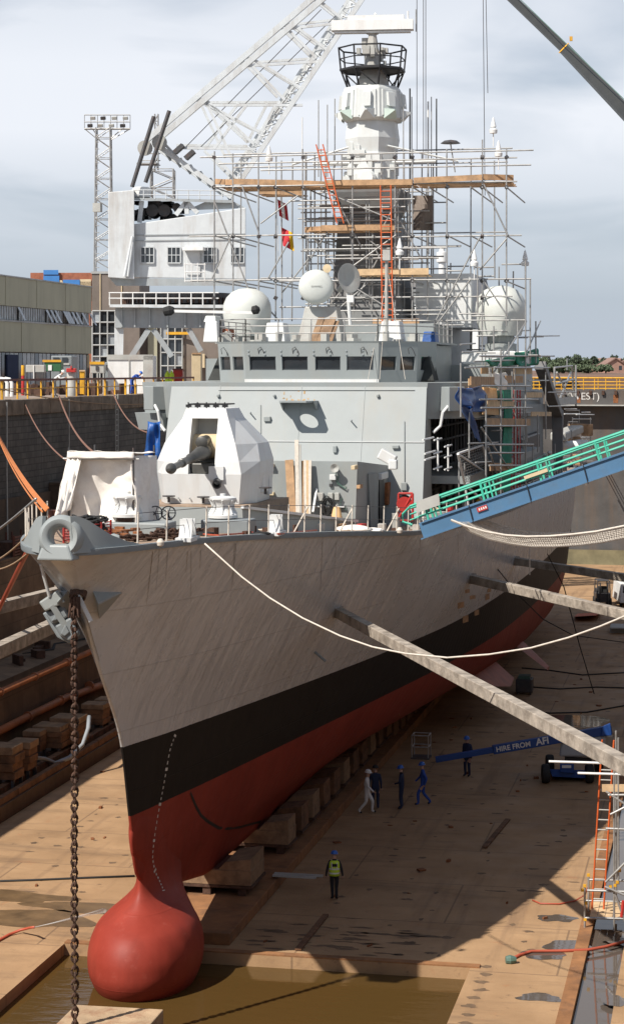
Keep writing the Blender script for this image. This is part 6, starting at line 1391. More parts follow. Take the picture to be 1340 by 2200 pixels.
for k, (px, Y, py0, w, m_, lab) in enumerate(((1165, 590, 766, 40, 'leaf', 'leftmost far tree, just right of the green net'), (1195, 600, 768, 44, 'leaf', 'low far tree behind the davit head'), (1228, 610, 762, 44, 'leaf_dark', 'far tree left of the tallest domed tree'), (1247, 620, 757, 52, 'leaf', 'tallest domed tree on the far shore'), (1283, 615, 764, 46, 'leaf_dark', 'far tree just left of the brick houses'), (1208, 570, 778, 60, 'leaf', 'low bush below the far trees near the white frame'), (1262, 572, 780, 70, 'leaf', 'low wide bush in front of the tallest far tree'), (1318, 660, 758, 22, 'leaf_dark', 'small dark pine behind the house roofs'), (1336, 660, 764, 34, 'leaf', 'tree behind the house at the right edge'), (1300, 574, 783, 40, 'leaf', 'low bush in front of the brick houses'), (1180, 575, 776, 40, 'leaf_dark', 'dark bush under the leftmost far tree'))):
    tree(px, Y, py0, w, lab, 50 + k, m_)
pole(P(1217, 795, Y=300), P(1217, 770, Y=300), 0.1, None, 'lamp_post', 'steel'); tag(bpy.data.objects['lamp_post'], 'thin grey lamp post beyond the caisson railing', 'lamp post')
# ---- dark telescopic jib of a mobile crane, upper right
jb = thing('mobile_crane_jib', 'dark telescopic crane jib slanting across the upper right sky', 'crane jib', P(1420, 330, D=70))
a, c = P(1060, -40, D=92), P(1420, 322, D=70)
j1 = P(1210, 103, D=82.5); R = (c - a).to_track_quat('Z', 'Y').to_matrix()
def sec(p, w, h): return [p + RGT * (w * math.cos(t)) * 0.7 + UP * (w * math.cos(t)) * 0.7 + (FWD * (h * math.sin(t))) for t in [2 * math.pi * k / 10 for k in range(10)]]
MB().rings([sec(a, 0.20, 0.20), sec(j1, 0.21, 0.21)]).build('inner_section', 'jib_dark', jb); MB().rings([sec(j1, 0.25, 0.25), sec(c, 0.29, 0.29)]).build('outer_section', 'jib_dark', jb)
dd_ = (c - a).normalized(); MB().rings([sec(j1 - dd_ * 0.05, 0.29, 0.29), sec(j1 + dd_ * 0.06, 0.29, 0.29)]).build('collar_strap', 'yellow_paint', jb)
MB().box(j1 + UP * 0.38 + RGT * 0.3, (0.12, 0.12, 0.18)).build('rope_guide', 'yellow_paint', jb); MB().tube(a + UP * .35, c + UP * .5, 0.018, 5).build('jib_rope', 'green_machine', jb)
wr = [(895, -10, 330, 118), (909, -10, 345, 118), (914, -10, 345, 118), (1037, -10, 420, 118), (1043, -10, 200, 120)]
for k, (px, y0_, y1_, D) in enumerate(wr):
    o = MB().tube(P(px, y0_, D=D), P(px + (4 if px > 1000 else 0), y1_, D=D), 0.022, 5).build('hoist_wire', 'steel_dark')
    tag(o, ('leftmost hoist wire, just right of the radar', 'second hoist wire right of the radar', 'third hoist wire right of the radar', 'long hoist wire above the right scaffold end', 'short hoist wire beside the long right one')[k], 'wire', 'vertical hoist wires')

# ================================================================== SCAFFOLDS
rsc = random.Random(77)
ms = thing('mast_scaffold', 'wide steel tube scaffold with brown boards around the foremast', 'scaffold', (0, 52, 21.3))
YF, YM, YB = 48.6, 52.0, 57.5
def sp(a, b_, nm='scaffold_tube', m_='steel', r=0.042): return pole(a, b_, r, ms, nm, m_)
def vert(px, y0, y1, Y): sp(P(px, y1, Y=Y), P(px + rsc.uniform(-1.5, 1.5), y0, Y=Y))
for a in ((460, 325, 700, YF), (501, 330, 700, YF), (556, 330, 690, YF), (592, 335, 690, YF), (651, 320, 620, YF), (757, 330, 560, YF), (848, 325, 700, YF), (885, 320, 690, YF), (960, 320, 770, YF), (1035, 300, 790, YF), (1087, 320, 700, YF),
          (517, 335, 560, YB), (606, 345, 690, YB), (627, 340, 690, YB), (690, 320, 590, YB), (905, 330, 700, YB), (930, 340, 700, YB), (1010, 340, 760, YB), (1062, 345, 600, YB), (868, 330, 720, YM), (735, 330, 560, YM), (780, 400, 700, YM), (700, 400, 600, YM), (815, 400, 720, YM), (668, 400, 590, YM)): vert(*a)
def horiz(px0, px1, py, Y, py2=None, Y2=None): sp(P(px0, py, Y=Y), P(px1, py2 if py2 is not None else py - (795 - py) * (px1 - px0) / 21000.0, Y=Y2 or Y))
for a in ((430, 1145, 338, YF), (470, 1110, 352, YF), (560, 1140, 366, YF), (455, 1110, 402, YF), (620, 890, 432, YF), (640, 870, 448, YF), (407, 700, 508, YF), (640, 1120, 512, YF), (650, 960, 536, YF), (700, 930, 556, YF), (410, 690, 603, YF), (600, 1140, 604, YF), (650, 1100, 640, YF), (700, 960, 668, YF), (690, 1130, 690, YF),
          (480, 1100, 332, YB), (500, 1090, 360, YB), (520, 1080, 396, YB), (555, 1090, 506, YB), (560, 1060, 598, YB), (600, 1010, 660, YB), (640, 960, 440, YB), (640, 910, 470, YB), (680, 900, 540, YB), (690, 900, 620, YB), (655, 870, 470, YM), (660, 880, 520, YM), (690, 900, 580, YM), (700, 900, 630, YM), (690, 880, 410, YM), (860, 960, 480, YM), (860, 990, 530, YM)): horiz(*a)
for px in (460, 501, 556, 592, 651, 690, 757, 800, 848, 885, 920, 960, 1010, 1035, 1087):       # transoms running fore and aft
    for py in (402, 506, 604):
        if rsc.random() < 0.75: a = P(px, py, Y=YF - 0.4); sp(a, Vector((a.x, YB + 0.5, a.z)))
for a, c in (((460, 430), (560, 690)), ((556, 640), (600, 690)), ((1030, 510), (935, 690)), ((1038, 395), (1090, 505)), ((1088, 512), (1030, 580)), ((1036, 600), (1090, 680)), ((690, 410), (850, 475)), ((850, 505), (760, 570)), ((765, 620), (850, 672)), ((500, 500), (455, 600)), ((620, 520), (575, 600)), ((640, 420), (560, 480)), ((1010, 600), (935, 700)), ((520, 400), (556, 500))):
    sp(P(*a, Y=YF - 0.15), P(*c, Y=YF - 0.15), 'scaffold_brace')
cpm = MB().box((0, 0, 0), (0.17, 0.17, 0.17)).mesh('coupler'); cpm.materials.append(M['steel_dark'])
for px in (460, 501, 556, 592, 651, 757, 848, 885, 960, 1035, 1087):
    for py in (338, 402, 508, 603, 640):
        if rsc.random() < 0.75:
            o = bpy.data.objects.new('coupler', cpm); COL.objects.link(o); o.parent = ms; o.location = P(px, py, Y=YF) - ROOT[ms.name]; o.rotation_euler = (rsc.uniform(0, 1), rsc.uniform(0, 1), 0)
for k in range(34):       # denser working scaffold hugging the mast
    px = rsc.uniform(650, 935); y0_ = rsc.choice((330, 405, 430, 500)); vert(px, y0_, y0_ + rsc.uniform(90, 260), rsc.choice((YF + 0.6, YM - 1.2, YM + 1.4)))
for k in range(44):
    px = rsc.uniform(640, 860); horiz(px, px + rsc.uniform(60, 170), rsc.uniform(404, 715), rsc.choice((YF + 0.5, YM - 1.3, YM + 1.2)))
for k in range(14):
    px = rsc.uniform(660, 880); py = rsc.uniform(420, 640); sp(P(px, py, Y=YF + 0.4), P(px + rsc.choice((-1, 1)) * rsc.uniform(30, 70), py + rsc.uniform(40, 90), Y=YF + 0.4), 'scaffold_brace')
for k in range(22):
    px = rsc.uniform(935, 1090); horiz(px, px + rsc.uniform(30, 90), rsc.uniform(560, 770), rsc.choice((YF, YM + 3, YB)))
for k in range(16): px = rsc.uniform(940, 1120); y0_ = rsc.uniform(560, 690); vert(px, y0_, y0_ + rsc.uniform(50, 120), rsc.choice((YF, YM + 2, YB)))
def toe(px0, py0, px1, py1, Y0, Y1, h=0.30, m_='board'):     # upright edge board
    a, c = P(px0, py0, Y=Y0), P(px1, py1, Y=Y1); MB().beam(a, c, 0.05, h).build('toe_board', m_, ms)
for a in ((462, 390, 500, 392, YF + 1.4, YF), (500, 390, 640, 393, YF, YF), (640, 393, 700, 396, YF, YF), (697, 393, 885, 391, YF - .1, YF - .1), (888, 388, 1035, 381, YF - .15, YF - .15), (1035, 380, 1102, 382, YF, YF + .8), (556, 411, 650, 414, YB - 3, YB - 3)): toe(*a)
for a in ((690, 490, 848, 488, YF, YF), (655, 494, 690, 492, YF + 1, YF), (768, 585, 920, 583, YF - .1, YF - .1, 0.34, 'board_pale'), (800, 690, 900, 690, YF, YF)): toe(*a)
def deck(px0, px1, py, Y0, n, m_='board', gap=0.26):
    for k in range(n):
        a = P(px0, py, Y=Y0); c = P(px1, py, Y=Y0); yy = Y0 + 0.15 + k * gap; MB().box(((a.x + c.x) / 2 + rsc.uniform(-.1, .1), yy, a.z + rsc.uniform(-.01, .01)), (c.x - a.x, 0.22, 0.04)).build('scaffold_board', m_, ms)
deck(470, 690, 401, YF, 12); deck(692, 888, 399, YF, 9); deck(890, 1095, 393, YF, 12); deck(662, 850, 496, YF, 8); deck(770, 918, 592, YF, 6, 'board_pale'); deck(560, 650, 418, YB - 3, 6)
for side in (735, 868):
    pass
# sheet tied to the scaffold right of the mast
sh = MB().grid(lambda u, v: P(884 + 45 * u, 420 + 75 * v, Y=YM + 0.3 * math.sin(6 * u + 3 * v)), 8, 8); sh.build('debris_sheet', 'brown_cladding', ms, solid=0.02)
# orange ladders
la = thing('ladder', 'orange ladder leaning steeply left of the mast', 'ladder', P(731, 480, Y=47.6)); ladder(P(731, 480, Y=47.6), P(686, 310, Y=47.6), 0.36, la)
lb = thing('ladder', 'upright orange ladder in front of the mast under the main boards', 'ladder', P(832, 690, Y=48.0)); ladder(P(832, 690, Y=48.0), P(828, 398, Y=48.0), 0.55, lb)
# signal flags
for k, (px, py, w, h, m1, m2, lab) in enumerate(((596, 428, 20, 36, 'flag_red', 'white_paint', 'upper red and white signal flag left of the mast'), (604, 488, 24, 40, 'flag_red', 'flag_yellow', 'lower red and yellow signal flag left of the mast'))):
    t = thing('signal_flag', lab, 'flag', P(px, py, Y=50), 'signal flags')
    for i, m_ in enumerate((m1, m2, m1) if k == 0 else (m1, m1, m2)):
        MB().grid(lambda u, v: P(px + w * (i + u) / 3 + 4 * v, py + h * v + (h * .3) * (i + u) / 3, Y=50 + 0.15 * math.sin(5 * (i + u) / 3 + 4 * v)), 4, 8).build('flag_stripe', m_, t, solid=0.015, fixn=False)
    MB().tube(P(px - 2, 395, Y=50), P(px + 2, 560, Y=50), 0.012, 4).build('halyard', 'rope_white', t)
# tower scaffold over the port side, beside the gangway
pt = thing('access_scaffold', 'tube access scaffold with boards on the port side behind the gangway', 'scaffold', P(1090, 1060, X=8.6))
def pp(a, b_, r=0.042, nm='scaffold_tube', m_='steel'): pole(a, b_, r, pt, nm, m_)
for X in (7.6, 9.0):
    for px, y0, y1 in ((1043, 848, 1060), (1075, 750, 1060), (1106, 840, 1075), (1128, 560, 1080), (1138, 600, 780), (1150, 690, 780)): pp(P(px, y1, X=X), P(px, y0, X=X))
    for px0, px1, py in ((1033, 1138, 829), (1030, 1155, 858), (1033, 1142, 876), (1045, 1145, 955), (1050, 1125, 973), (1040, 1130, 915), (1060, 1180, 790), (1030, 1190, 790 - 25), (1050, 1140, 1000)): pp(P(px0, py, X=X), P(px1, py, X=X))
for a, c in (((1033, 918), (1092, 1008)), ((1048, 960), (1080, 1060)), ((1130, 690), (1060, 800)), ((1120, 780), (1160, 690))): pp(P(*a, X=8.8), P(*c, X=8.8), nm='scaffold_brace')
for px0, px1, py in ((1042, 1138, 907), (1052, 1100, 1003), (1085, 1122, 815), (1010, 1060, 818)): MB().beam(P(px0, py, X=8.7), P(px1, py, X=8.7), 0.05, 0.36).build('toe_board', 'board', pt)
for (px, y0, y1) in ((1100, 838, 1060), (1113, 838, 1060)): ladder(P(px, y1, X=8.3), P(px, y0, X=8.3), 0.4, pt, 'red_paint', side=(0.3, 1, 0))
rq = random.Random(71)
for k in range(46):       # denser tangle of tubes over the side deck
    px, py = rq.uniform(985, 1200), rq.uniform(690, 1040); X = rq.uniform(7.2, 9.0)
    if rq.random() < 0.5: pp(P(px, py, X=X), P(px, py + rq.uniform(40, 130), X=X), 0.036)
    else: pp(P(px, py, X=X), P(px + rq.uniform(25, 80), py - rq.uniform(0, 3), X=X), 0.036)
for k in range(9):
    px, py = rq.uniform(1000, 1150), rq.uniform(780, 1010); X = rq.uniform(7.4, 8.8); MB().beam(P(px, py, X=X), P(px + rq.uniform(25, 60), py, X=X), 0.05, rq.uniform(0.2, 0.34)).build('toe_board', rq.choice(('board', 'board_pale', 'block_wood')), pt)
q = [P(1035, 890, X=8.2), P(1068, 892, X=8.2), P(1062, 834, X=8.2), P(1035, 832, X=8.2)]; solo(MB().hexa(q, [v + Vector((0.08, 0, 0)) for v in q]), 'plywood_panel', 'peach_panel', 'orange plywood sheet propped in the port side scaffold', 'panel')
def cloth(name, label, cat, pts4, m_, amp, f, nu=14, nv=14, seed=0):
    a, b_, c, d = [Vector(v) for v in pts4]; r = random.Random(seed); ph = [r.uniform(0, 6) for _ in range(6)]
    def fn(u, v):
        p = a.lerp(b_, u).lerp(d.lerp(c, u), v); n = (b_ - a).cross(d - a).normalized()
        e = amp * (math.sin(f * u * 6.3 + ph[0] + 2 * v) + 0.6 * math.sin(f * 1.7 * u * 6.3 + ph[1] - 3 * v) + 0.5 * math.sin(5 * v * f + ph[2] + 4 * u)); edge = min(1, 6 * v + 0.15)
        return p + n * e * edge + Vector((0, 0, -0.5 * amp * math.sin(3.14 * u)))
    return solo(MB().grid(fn, nu, nv), name, m_, label, cat, smooth='full', solid=0.02, fixn=False)
cloth('blue_tarpaulin', 'blue tarpaulin bundled under the port bridge wing', 'tarpaulin', (P(983, 832, X=8.25), P(1035, 828, X=8.25), P(1034, 885, X=8.3), P(990, 870, X=8.35)), 'blue_tarp', 0.16, 1.3, 18, 18, 1)
cloth('blue_tarpaulin', 'narrow blue tarpaulin strip hanging below the bundled one', 'tarpaulin', (P(990, 870, X=8.3), P(1005, 868, X=8.3), P(1034, 950, X=8.2), P(1022, 940, X=8.2)), 'blue_tarp', 0.08, 1.0, 8, 16, 2)
cloth('blue_tarpaulin', 'tall blue tarpaulin hanging behind the white canvas shelter', 'tarpaulin', (P(318, 905, Y=29), P(345, 905, Y=29), P(348, 985, Y=29), P(308, 985, Y=29)), 'blue_tarp', 0.12, 1.4, 14, 12, 3)
cloth('green_netting', 'green debris netting hung on the port radome platform', 'netting', (P(1108, 757, X=8.8), P(1152, 748, X=8.8), P(1156, 782, X=8.8), P(1110, 786, X=8.8)), 'green_net', 0.12, 1.5, 14, 10, 4)
cloth('green_netting', 'green netting sagging under the port radome platform', 'netting', (P(1040, 774, X=8.7), P(1112, 762, X=8.7), P(1112, 784, X=8.7), P(1050, 786, X=8.7)), 'green_net', 0.08, 1.5, 14, 6, 5)
cloth('green_netting', 'dark green netting inside the port access scaffold', 'netting', (P(1078, 836, X=8.4), P(1100, 836, X=8.4), P(1098, 1060, X=8.4), P(1076, 1060, X=8.4)), 'green_net', 0.06, 1.2, 8, 20, 6)
cloth('dust_sheet', 'crumpled pale dust sheet above the plywood panel', 'dust sheet', (P(1060, 800, X=8.6), P(1084, 800, X=8.6), P(1088, 835, X=8.6), P(1062, 838, X=8.6)), 'canvas', 0.1, 1.5, 10, 10, 7)

# ================================================================== GANGWAY and its net
gw = thing('gangway', 'blue girder gangway with green handrails leading down to the ship', 'gangway', P(895, 1138, X=6.6))
g0 = Vector((5.9, 21.5, 13.75)); 
ga = P(905, 1140, Y=21.5); gb = P(1420, 962, Y=20.5)
gdir = (gb - ga).normalized(); wv = Vector((0, 1, 0))
for off, nm in ((0.0, 'girder'), (1.3, 'girder')):
    o_ = wv * off
    b = MB(); b.beam(ga + o_, gb + o_, 0.10, 0.62); b.beam(ga + o_ + UP * 0.30, gb + o_ + UP * 0.30, 0.24, 0.05); b.beam(ga + o_ - UP * 0.32, gb + o_ - UP * 0.32, 0.24, 0.05)
    b.build(nm, 'gangway_blue', gw)
MB().beam(ga + wv * 0.65 + UP * 0.22, gb + wv * 0.65 + UP * 0.22, 1.15, 0.06).build('walkway', 'board', gw)
L_ = (gb - ga).length
for off in (0.02, 1.28):
    o_ = wv * off
    for h, r in ((1.10, 0.05), (1.02, 0.04), (0.78, 0.035), (0.56, 0.035)): pole(ga + gdir * -0.5 + o_ + UP * h, gb + o_ + UP * h, r, gw, 'handrail', 'gangway_green')
    t = 0.3
    while t < L_:
        q = ga + gdir * t + o_; pole(q + UP * 0.3, q + UP * 1.10 - gdir * 0.2, 0.08, gw, 'rail_post', 'gangway_green', 'box'); pole(q + gdir * 0.35 + UP * 0.3, q + gdir * 0.35 + UP * 1.10 - gdir * 0.2, 0.06, gw, 'rail_post', 'gangway_green', 'box'); t += 2.35
MB().path([ga + gdir * -0.5 + UP * 1.08, ga - gdir * 0.8 + UP * 0.9, ga - gdir * 0.8 + UP * 0.6, ga - gdir * 0.4 + UP * 0.35], 0.05, 6).build('rail_end', 'gangway_green', gw)
for t in (2.2, 4.6, 6.9, 9.2): MB().path([ga + gdir * t + Vector((0, -0.14, -0.4)), ga + gdir * t + Vector((0, -0.14, 0.36)) - gdir * 0.2], 0.02, 5).build('lashing', 'black', gw)
a = ga + gdir * 4.3 + Vector((0, -0.10, 0.66)); MB().beam(a, a + gdir * 0.95, 0.05, 0.13).build('yellow_tube', 'cream', gw)
a = ga + gdir * 2.35 + Vector((0, -0.09, 0.05)); MB().beam(a, a + gdir * 0.42, 0.03, 0.18).build('red_sign', 'red_paint', gw)
for k in range(4): MB().beam(a + gdir * (0.07 + 0.09 * k) + Vector((0, -0.02, 0)), a + gdir * (0.12 + 0.09 * k) + Vector((0, -0.02, 0)), 0.012, 0.09).build('sign_mark', 'white_paint', gw)
a = ga + gdir * -0.2 + Vector((0, -0.15, 0.75)); MB().hexa([a, a + gdir * 1.0, a + gdir * 1.0 + Vector((0, .05, 0)), a + Vector((0, .05, 0))], [a + UP * 0.45, a + gdir * 0.95 + UP * 0.45, a + gdir * 0.95 + UP * 0.45 + Vector((0, .05, 0)), a + UP * 0.45 + Vector((0, .05, 0))]).build('gangway_board', 'machine_grey', gw)
# folding mesh gate on the deck above the gangway
gt = thing('mesh_gate', 'white framed mesh gate tilted above the gangway', 'gate', P(1010, 1060, X=7.6))
q = [P(983, 975, X=7.6), P(1035, 957, X=7.6), P(1052, 1022, X=7.6), P(998, 1042, X=7.6)]
for k in range(4): pole(q[k], q[(k + 1) % 4], 0.06, gt, 'gate_bar', 'white_paint')
pole(q[0], q[2], 0.05, gt, 'gate_bar', 'white_paint'); pole(q[1], P(1082, 1092, X=7.8), 0.07, gt, 'gate_prop', 'white_paint'); pole(P(1045, 960, X=7.7), P(1100, 1080, X=7.8), 0.05, gt, 'gate_prop', 'steel'); pole(q[3], P(1060, 1096, X=7.8), 0.06, gt, 'gate_prop', 'white_paint'); pole(q[3], P(1010, 1110, X=7.8), 0.05, gt, 'gate_prop', 'white_paint')
mesh_ = MB()
for k in range(1, 12):
    mesh_.tube(q[0].lerp(q[1], k / 12), q[3].lerp(q[2], k / 12), 0.012, 4); mesh_.tube(q[0].lerp(q[3], k / 12), q[1].lerp(q[2], k / 12), 0.012, 4)
mesh_.build('gate_mesh', 'steel', gt)['kind'] = 'stuff'
# safety net below the gangway
nt = thing('safety_net', 'pale rope safety net slung below the gangway', 'net', P(1150, 1160, Y=20.5))
e1 = [P(x, y, Y=19.9) for x, y in ((968, 1117), (1000, 1130), (1040, 1142), (1085, 1150), (1130, 1153), (1180, 1152), (1230, 1148), (1280, 1142), (1340, 1130), (1400, 1115))]
e2 = [P(x, y, Y=20.4) for x, y in ((985, 1122), (1010, 1142), (1050, 1158), (1095, 1168), (1140, 1174), (1190, 1174), (1240, 1171), (1290, 1165), (1340, 1155), (1400, 1142))]
e3 = [P(x, y, Y=22.6) for x, y in ((1045, 1120), (1070, 1128), (1095, 1135), (1125, 1142), (1160, 1146), (1200, 1146), (1250, 1142), (1300, 1136), (1340, 1128), (1400, 1112))]
for e, r in ((e1, 0.05), (e2, 0.045), (e3, 0.035)): MB().path(e, r, 6).build('net_rope', 'rope_white', nt)
nb = MB()
def lerp_path(e, t): f = t * (len(e) - 1); i = min(int(f), len(e) - 2); return e[i].lerp(e[i + 1], f - i)
for k in range(90):
    t = k / 89; nb.path([lerp_path(e1, t), lerp_path(e2, t), lerp_path(e3, t)], 0.010, 3)
for j in range(1, 7):
    nb.path([lerp_path(e1, t).lerp(lerp_path(e2, t), j / 7) for t in [k / 30 for k in range(31)]], 0.010, 3); nb.path([lerp_path(e2, t).lerp(lerp_path(e3, t), j / 7) for t in [k / 30 for k in range(31)]], 0.010, 3)
nb.build('net_mesh', 'rope_white', nt)['kind'] = 'stuff'

# ================================================================== FORECASTLE LOOSE GEAR
cv = thing('canvas_shelter', 'white canvas shelter on a frame on the forecastle', 'shelter', P(220, 1120, Y=9.0))
z0 = 14.62
fl = P(150, 985, Y=8.0); fr_ = P(288, 985, Y=8.0)
def rip(u, v, A=0.05, s=0): return A * (math.sin(17 * u + 5 * v + s) + 0.6 * math.sin(31 * u - 8 * v + s * 2) + 0.5 * math.sin(9 * v + 6 * u + s))
ztop = P(230, 978, Y=8.0).z
def front_(u, v):
    x = fl.x + (fr_.x - fl.x) * u; z = ztop - 0.1 - (ztop - 0.1 - z0 - 0.25) * v; sag = 0.25 * math.sin(math.pi * v) * math.sin(math.pi * u)
    return Vector((x + 0.05 * rip(v, u, 1, 2), 8.15 + sag + rip(u * 0.6, v, 0.045), z + 0.05 * math.sin(3.14 * u) * (1 - v)))
MB().grid(front_, 26, 22).build('front_sheet', 'canvas', cv, smooth='full', solid=0.015, fixn=False)
def left_(u, v):
    a = Vector((fl.x - 0.0, 8.0, ztop)); c = Vector((fl.x + 0.1, 10.4, ztop - 0.1)); e = P(118, 1112, Y=6.6); f = Vector((e.x - 0.2, 10.6, z0))
    return a.lerp(c, u).lerp(e.lerp(f, u), v) + Vector((rip(u, v, 0.05, 1), 0, 0))
MB().grid(left_, 14, 18).build('side_sheet', 'canvas', cv, smooth='full', solid=0.015, fixn=False)
def flap_(u, v):
    a = Vector((fl.x - 0.02, 7.95, ztop)); c = Vector((fl.x + 0.45, 7.95, ztop)); e = P(116, 1113, Y=6.4); f = P(152, 1095, Y=7.2)
    return a.lerp(c, u).lerp(e.lerp(f, u), v) + Vector((0, rip(u, v, 0.05, 4), 0))
MB().grid(flap_, 8, 18).build('corner_flap', 'canvas', cv, smooth='full', solid=0.015, fixn=False)
def right_(u, v):
    a = Vector((fr_.x, 8.0, ztop)); c = Vector((fr_.x + 0.05, 10.4, ztop - 0.1)); return a.lerp(c, u).lerp(Vector((fr_.x + 0.15, 7.7, z0 + .1)).lerp(Vector((fr_.x + 0.2, 10.5, z0 + .1)), u), v) + Vector((rip(u, v, 0.07, 3), 0, 0))
MB().grid(right_, 12, 16).build('side_sheet', 'canvas', cv, smooth='full', solid=0.015, fixn=False)
MB().grid(lambda u, v: Vector((fl.x - 0.02 + (fr_.x - fl.x + 0.06) * u, 7.85 + 2.6 * v, ztop + 0.12 - 0.12 * v + rip(u, v, 0.02) - 0.05 * math.sin(3.14 * v))), 20, 10).build('roof_sheet', 'canvas', cv, smooth='full', solid=0.015, fixn=False)
MB().grid(lambda u, v: Vector((fl.x - 0.03 + (fr_.x - fl.x + 0.08) * u, 7.86 - 0.04 * v + rip(u, v, 0.012), ztop + 0.12 - 0.22 * v)), 20, 4).build('valance', 'canvas', cv, smooth='full', solid=0.015, fixn=False)
for x, y_ in ((fl.x, 7.95), (fr_.x, 7.95), (fl.x + 0.1, 10.4), (fr_.x, 10.4)): pole((x, y_, z0), (x, y_, ztop + 0.25), 0.035, cv, 'shelter_pole', 'steel_dark')
pole((fl.x - .2, 7.93, ztop - 0.12), (fr_.x + .2, 7.93, ztop - 0.12), 0.03, cv, 'shelter_bar', 'steel')
# red rope basket
bk_ = thing('rope_basket', 'red wire basket heaped with dark rope on the forecastle', 'basket', P(185, 1135, Y=3.4))
a = P(142, 1133, Y=3.2); c = P(196, 1100, Y=3.2); c2 = P(226, 1133, Y=3.8)
x0_, x1_, zz0, zz1 = a.x, c2.x, 14.72, 15.32
for x, y_ in ((x0_, 3.0), (c.x, 3.0), (x1_, 3.4), (x0_, 4.3), (x1_, 4.4)): pole((x, y_, zz0), (x, y_, zz1 + .02), 0.035, bk_, 'basket_post', 'red_paint')
wk = MB()
for k in range(7): z = zz0 + 0.06 + k * 0.085; wk.path([(x0_, 3.0, z), (c.x, 3.0, z), (x1_, 3.4, z), (x1_, 4.4, z), (x0_, 4.3, z)], 0.012, 4, closed=True)
for k in range(16): x = x0_ + (c.x - x0_) * k / 15; wk.tube((x, 3.0, zz0), (x, 3.0, zz1), 0.010, 4)
wk.build('basket_wire', 'red_paint', bk_)['kind'] = 'stuff'
rp = MB(); rs = random.Random(6)
for k in range(26):
    cx2, cy2 = rs.uniform(x0_ + .25, x1_ - .25), rs.uniform(3.3, 4.1); rr2 = rs.uniform(.2, .4); z = zz0 + 0.15 + 0.024 * k; rp.path([(cx2 + rr2 * 1.15 * math.cos(t), cy2 + rr2 * math.sin(t), z + rs.uniform(-.04, .06)) for t in [2 * math.pi * q / 14 for q in range(14)]], 0.04, 5, closed=True)
rp.build('rope_heap', 'rubber', bk_)
# planks and tubes leaning on the deckhouse front
pl = [(621, 988, 628, 1105, 0.34, 'board', 'wide red-brown plank leaning leftmost on the deckhouse'), (637, 945, 640, 1107, 0.16, 'rope_white', 'tallest pale plank leaning on the deckhouse'), (644, 955, 646, 1107, 0.10, 'machine_grey', 'grey plank beside the tallest pale one'), (649, 990, 650, 1104, 0.12, 'board', 'narrow brown plank in the middle of the leaning row'), (655, 988, 656, 1104, 0.10, 'rope_white', 'narrow pale plank right of the brown one'), (660, 989, 660, 1104, 0.10, 'board_pale', 'yellowish plank near the right of the leaning row'), (666, 989, 664, 1104, 0.12, 'rope_white', 'rightmost pale plank of the leaning row')]
for (px0, py0, px1, py1, w, m_, lab) in pl:
    A, B_ = P(px1, py1, Y=23.7), P(px0, py0, Y=24.15); A.z = 13.98 - 0.02; solo(MB().beam(A, B_, 0.05, w, (0, 1, 0)) if False else MB().beam(A, B_, w, 0.05, (0, 1, 0)), 'plank', m_, lab, 'plank', 'planks leaning on the deckhouse')
A, B_ = P(672, 1100, Y=23.4), P(680, 1050, Y=24.3); solo(MB().beam(A, B_, 0.08, 0.06, (0, 1, 0)), 'white_batten', 'white_paint', 'short white batten leaning beside the planks', 'batten')
def sack(px, py, w, h, label, seed):
    c = on_deck(px, py); c.z = zd(c.y); r = random.Random(seed)
    b = MB(); rg = []
    for j in range(7):
        v = j / 6; rr_ = math.sin(math.pi * (0.12 + 0.86 * v)) ** 0.6; rg.append([c + Vector((w * rr_ * math.cos(t) * r.uniform(.85, 1.1), 0.45 * rr_ * math.sin(t) * r.uniform(.85, 1.1), h * v)) for t in [2 * math.pi * k / 14 for k in range(14)]])
    b.rings(rg); solo(b, 'dust_sheet', 'canvas', label, 'dust sheet', 'white dust sheets on the deck', smooth='full')
sack(715, 1138, 0.55, 0.5, 'larger white dust sheet heap beside the bell cover', 1); sack(760, 1142, 0.7, 0.28, 'flat white dust sheet heap at the deck edge', 2); sack(660, 1115, 0.5, 0.25, 'small white dust sheet under the leaning planks', 3); sack(800, 1142, 0.5, 0.18, 'low white dust sheet by the deckhouse door', 4)
# red hose reel
hr = thing('hose_reel', 'bright red framed hose reel beside the gangway foot', 'hose reel', P(868, 1120, Y=27))
q = [P(853, 1118, Y=27), P(886, 1118, Y=27), P(886, 1060, Y=27), P(856, 1060, Y=27)]
for k in range(4): pole(q[k], q[(k + 1) % 4], 0.05, hr, 'reel_frame', 'red_paint')
pole(q[0], q[2], 0.05, hr, 'reel_frame', 'red_paint'); MB().lathe([(0.32, -0.25), (0.32, -0.2), (0.2, -0.18), (0.2, 0.18), (0.32, 0.2), (0.32, 0.25)], P(868, 1083, Y=27.2), (0.2, -1, 0), 20).build('reel_drum', 'red_paint', hr); MB().lathe([(0.3, -0.16), (0.3, 0.16)], P(868, 1078, Y=27.2), (0.2, -1, 0), 20).build('hose', 'rubber', hr)

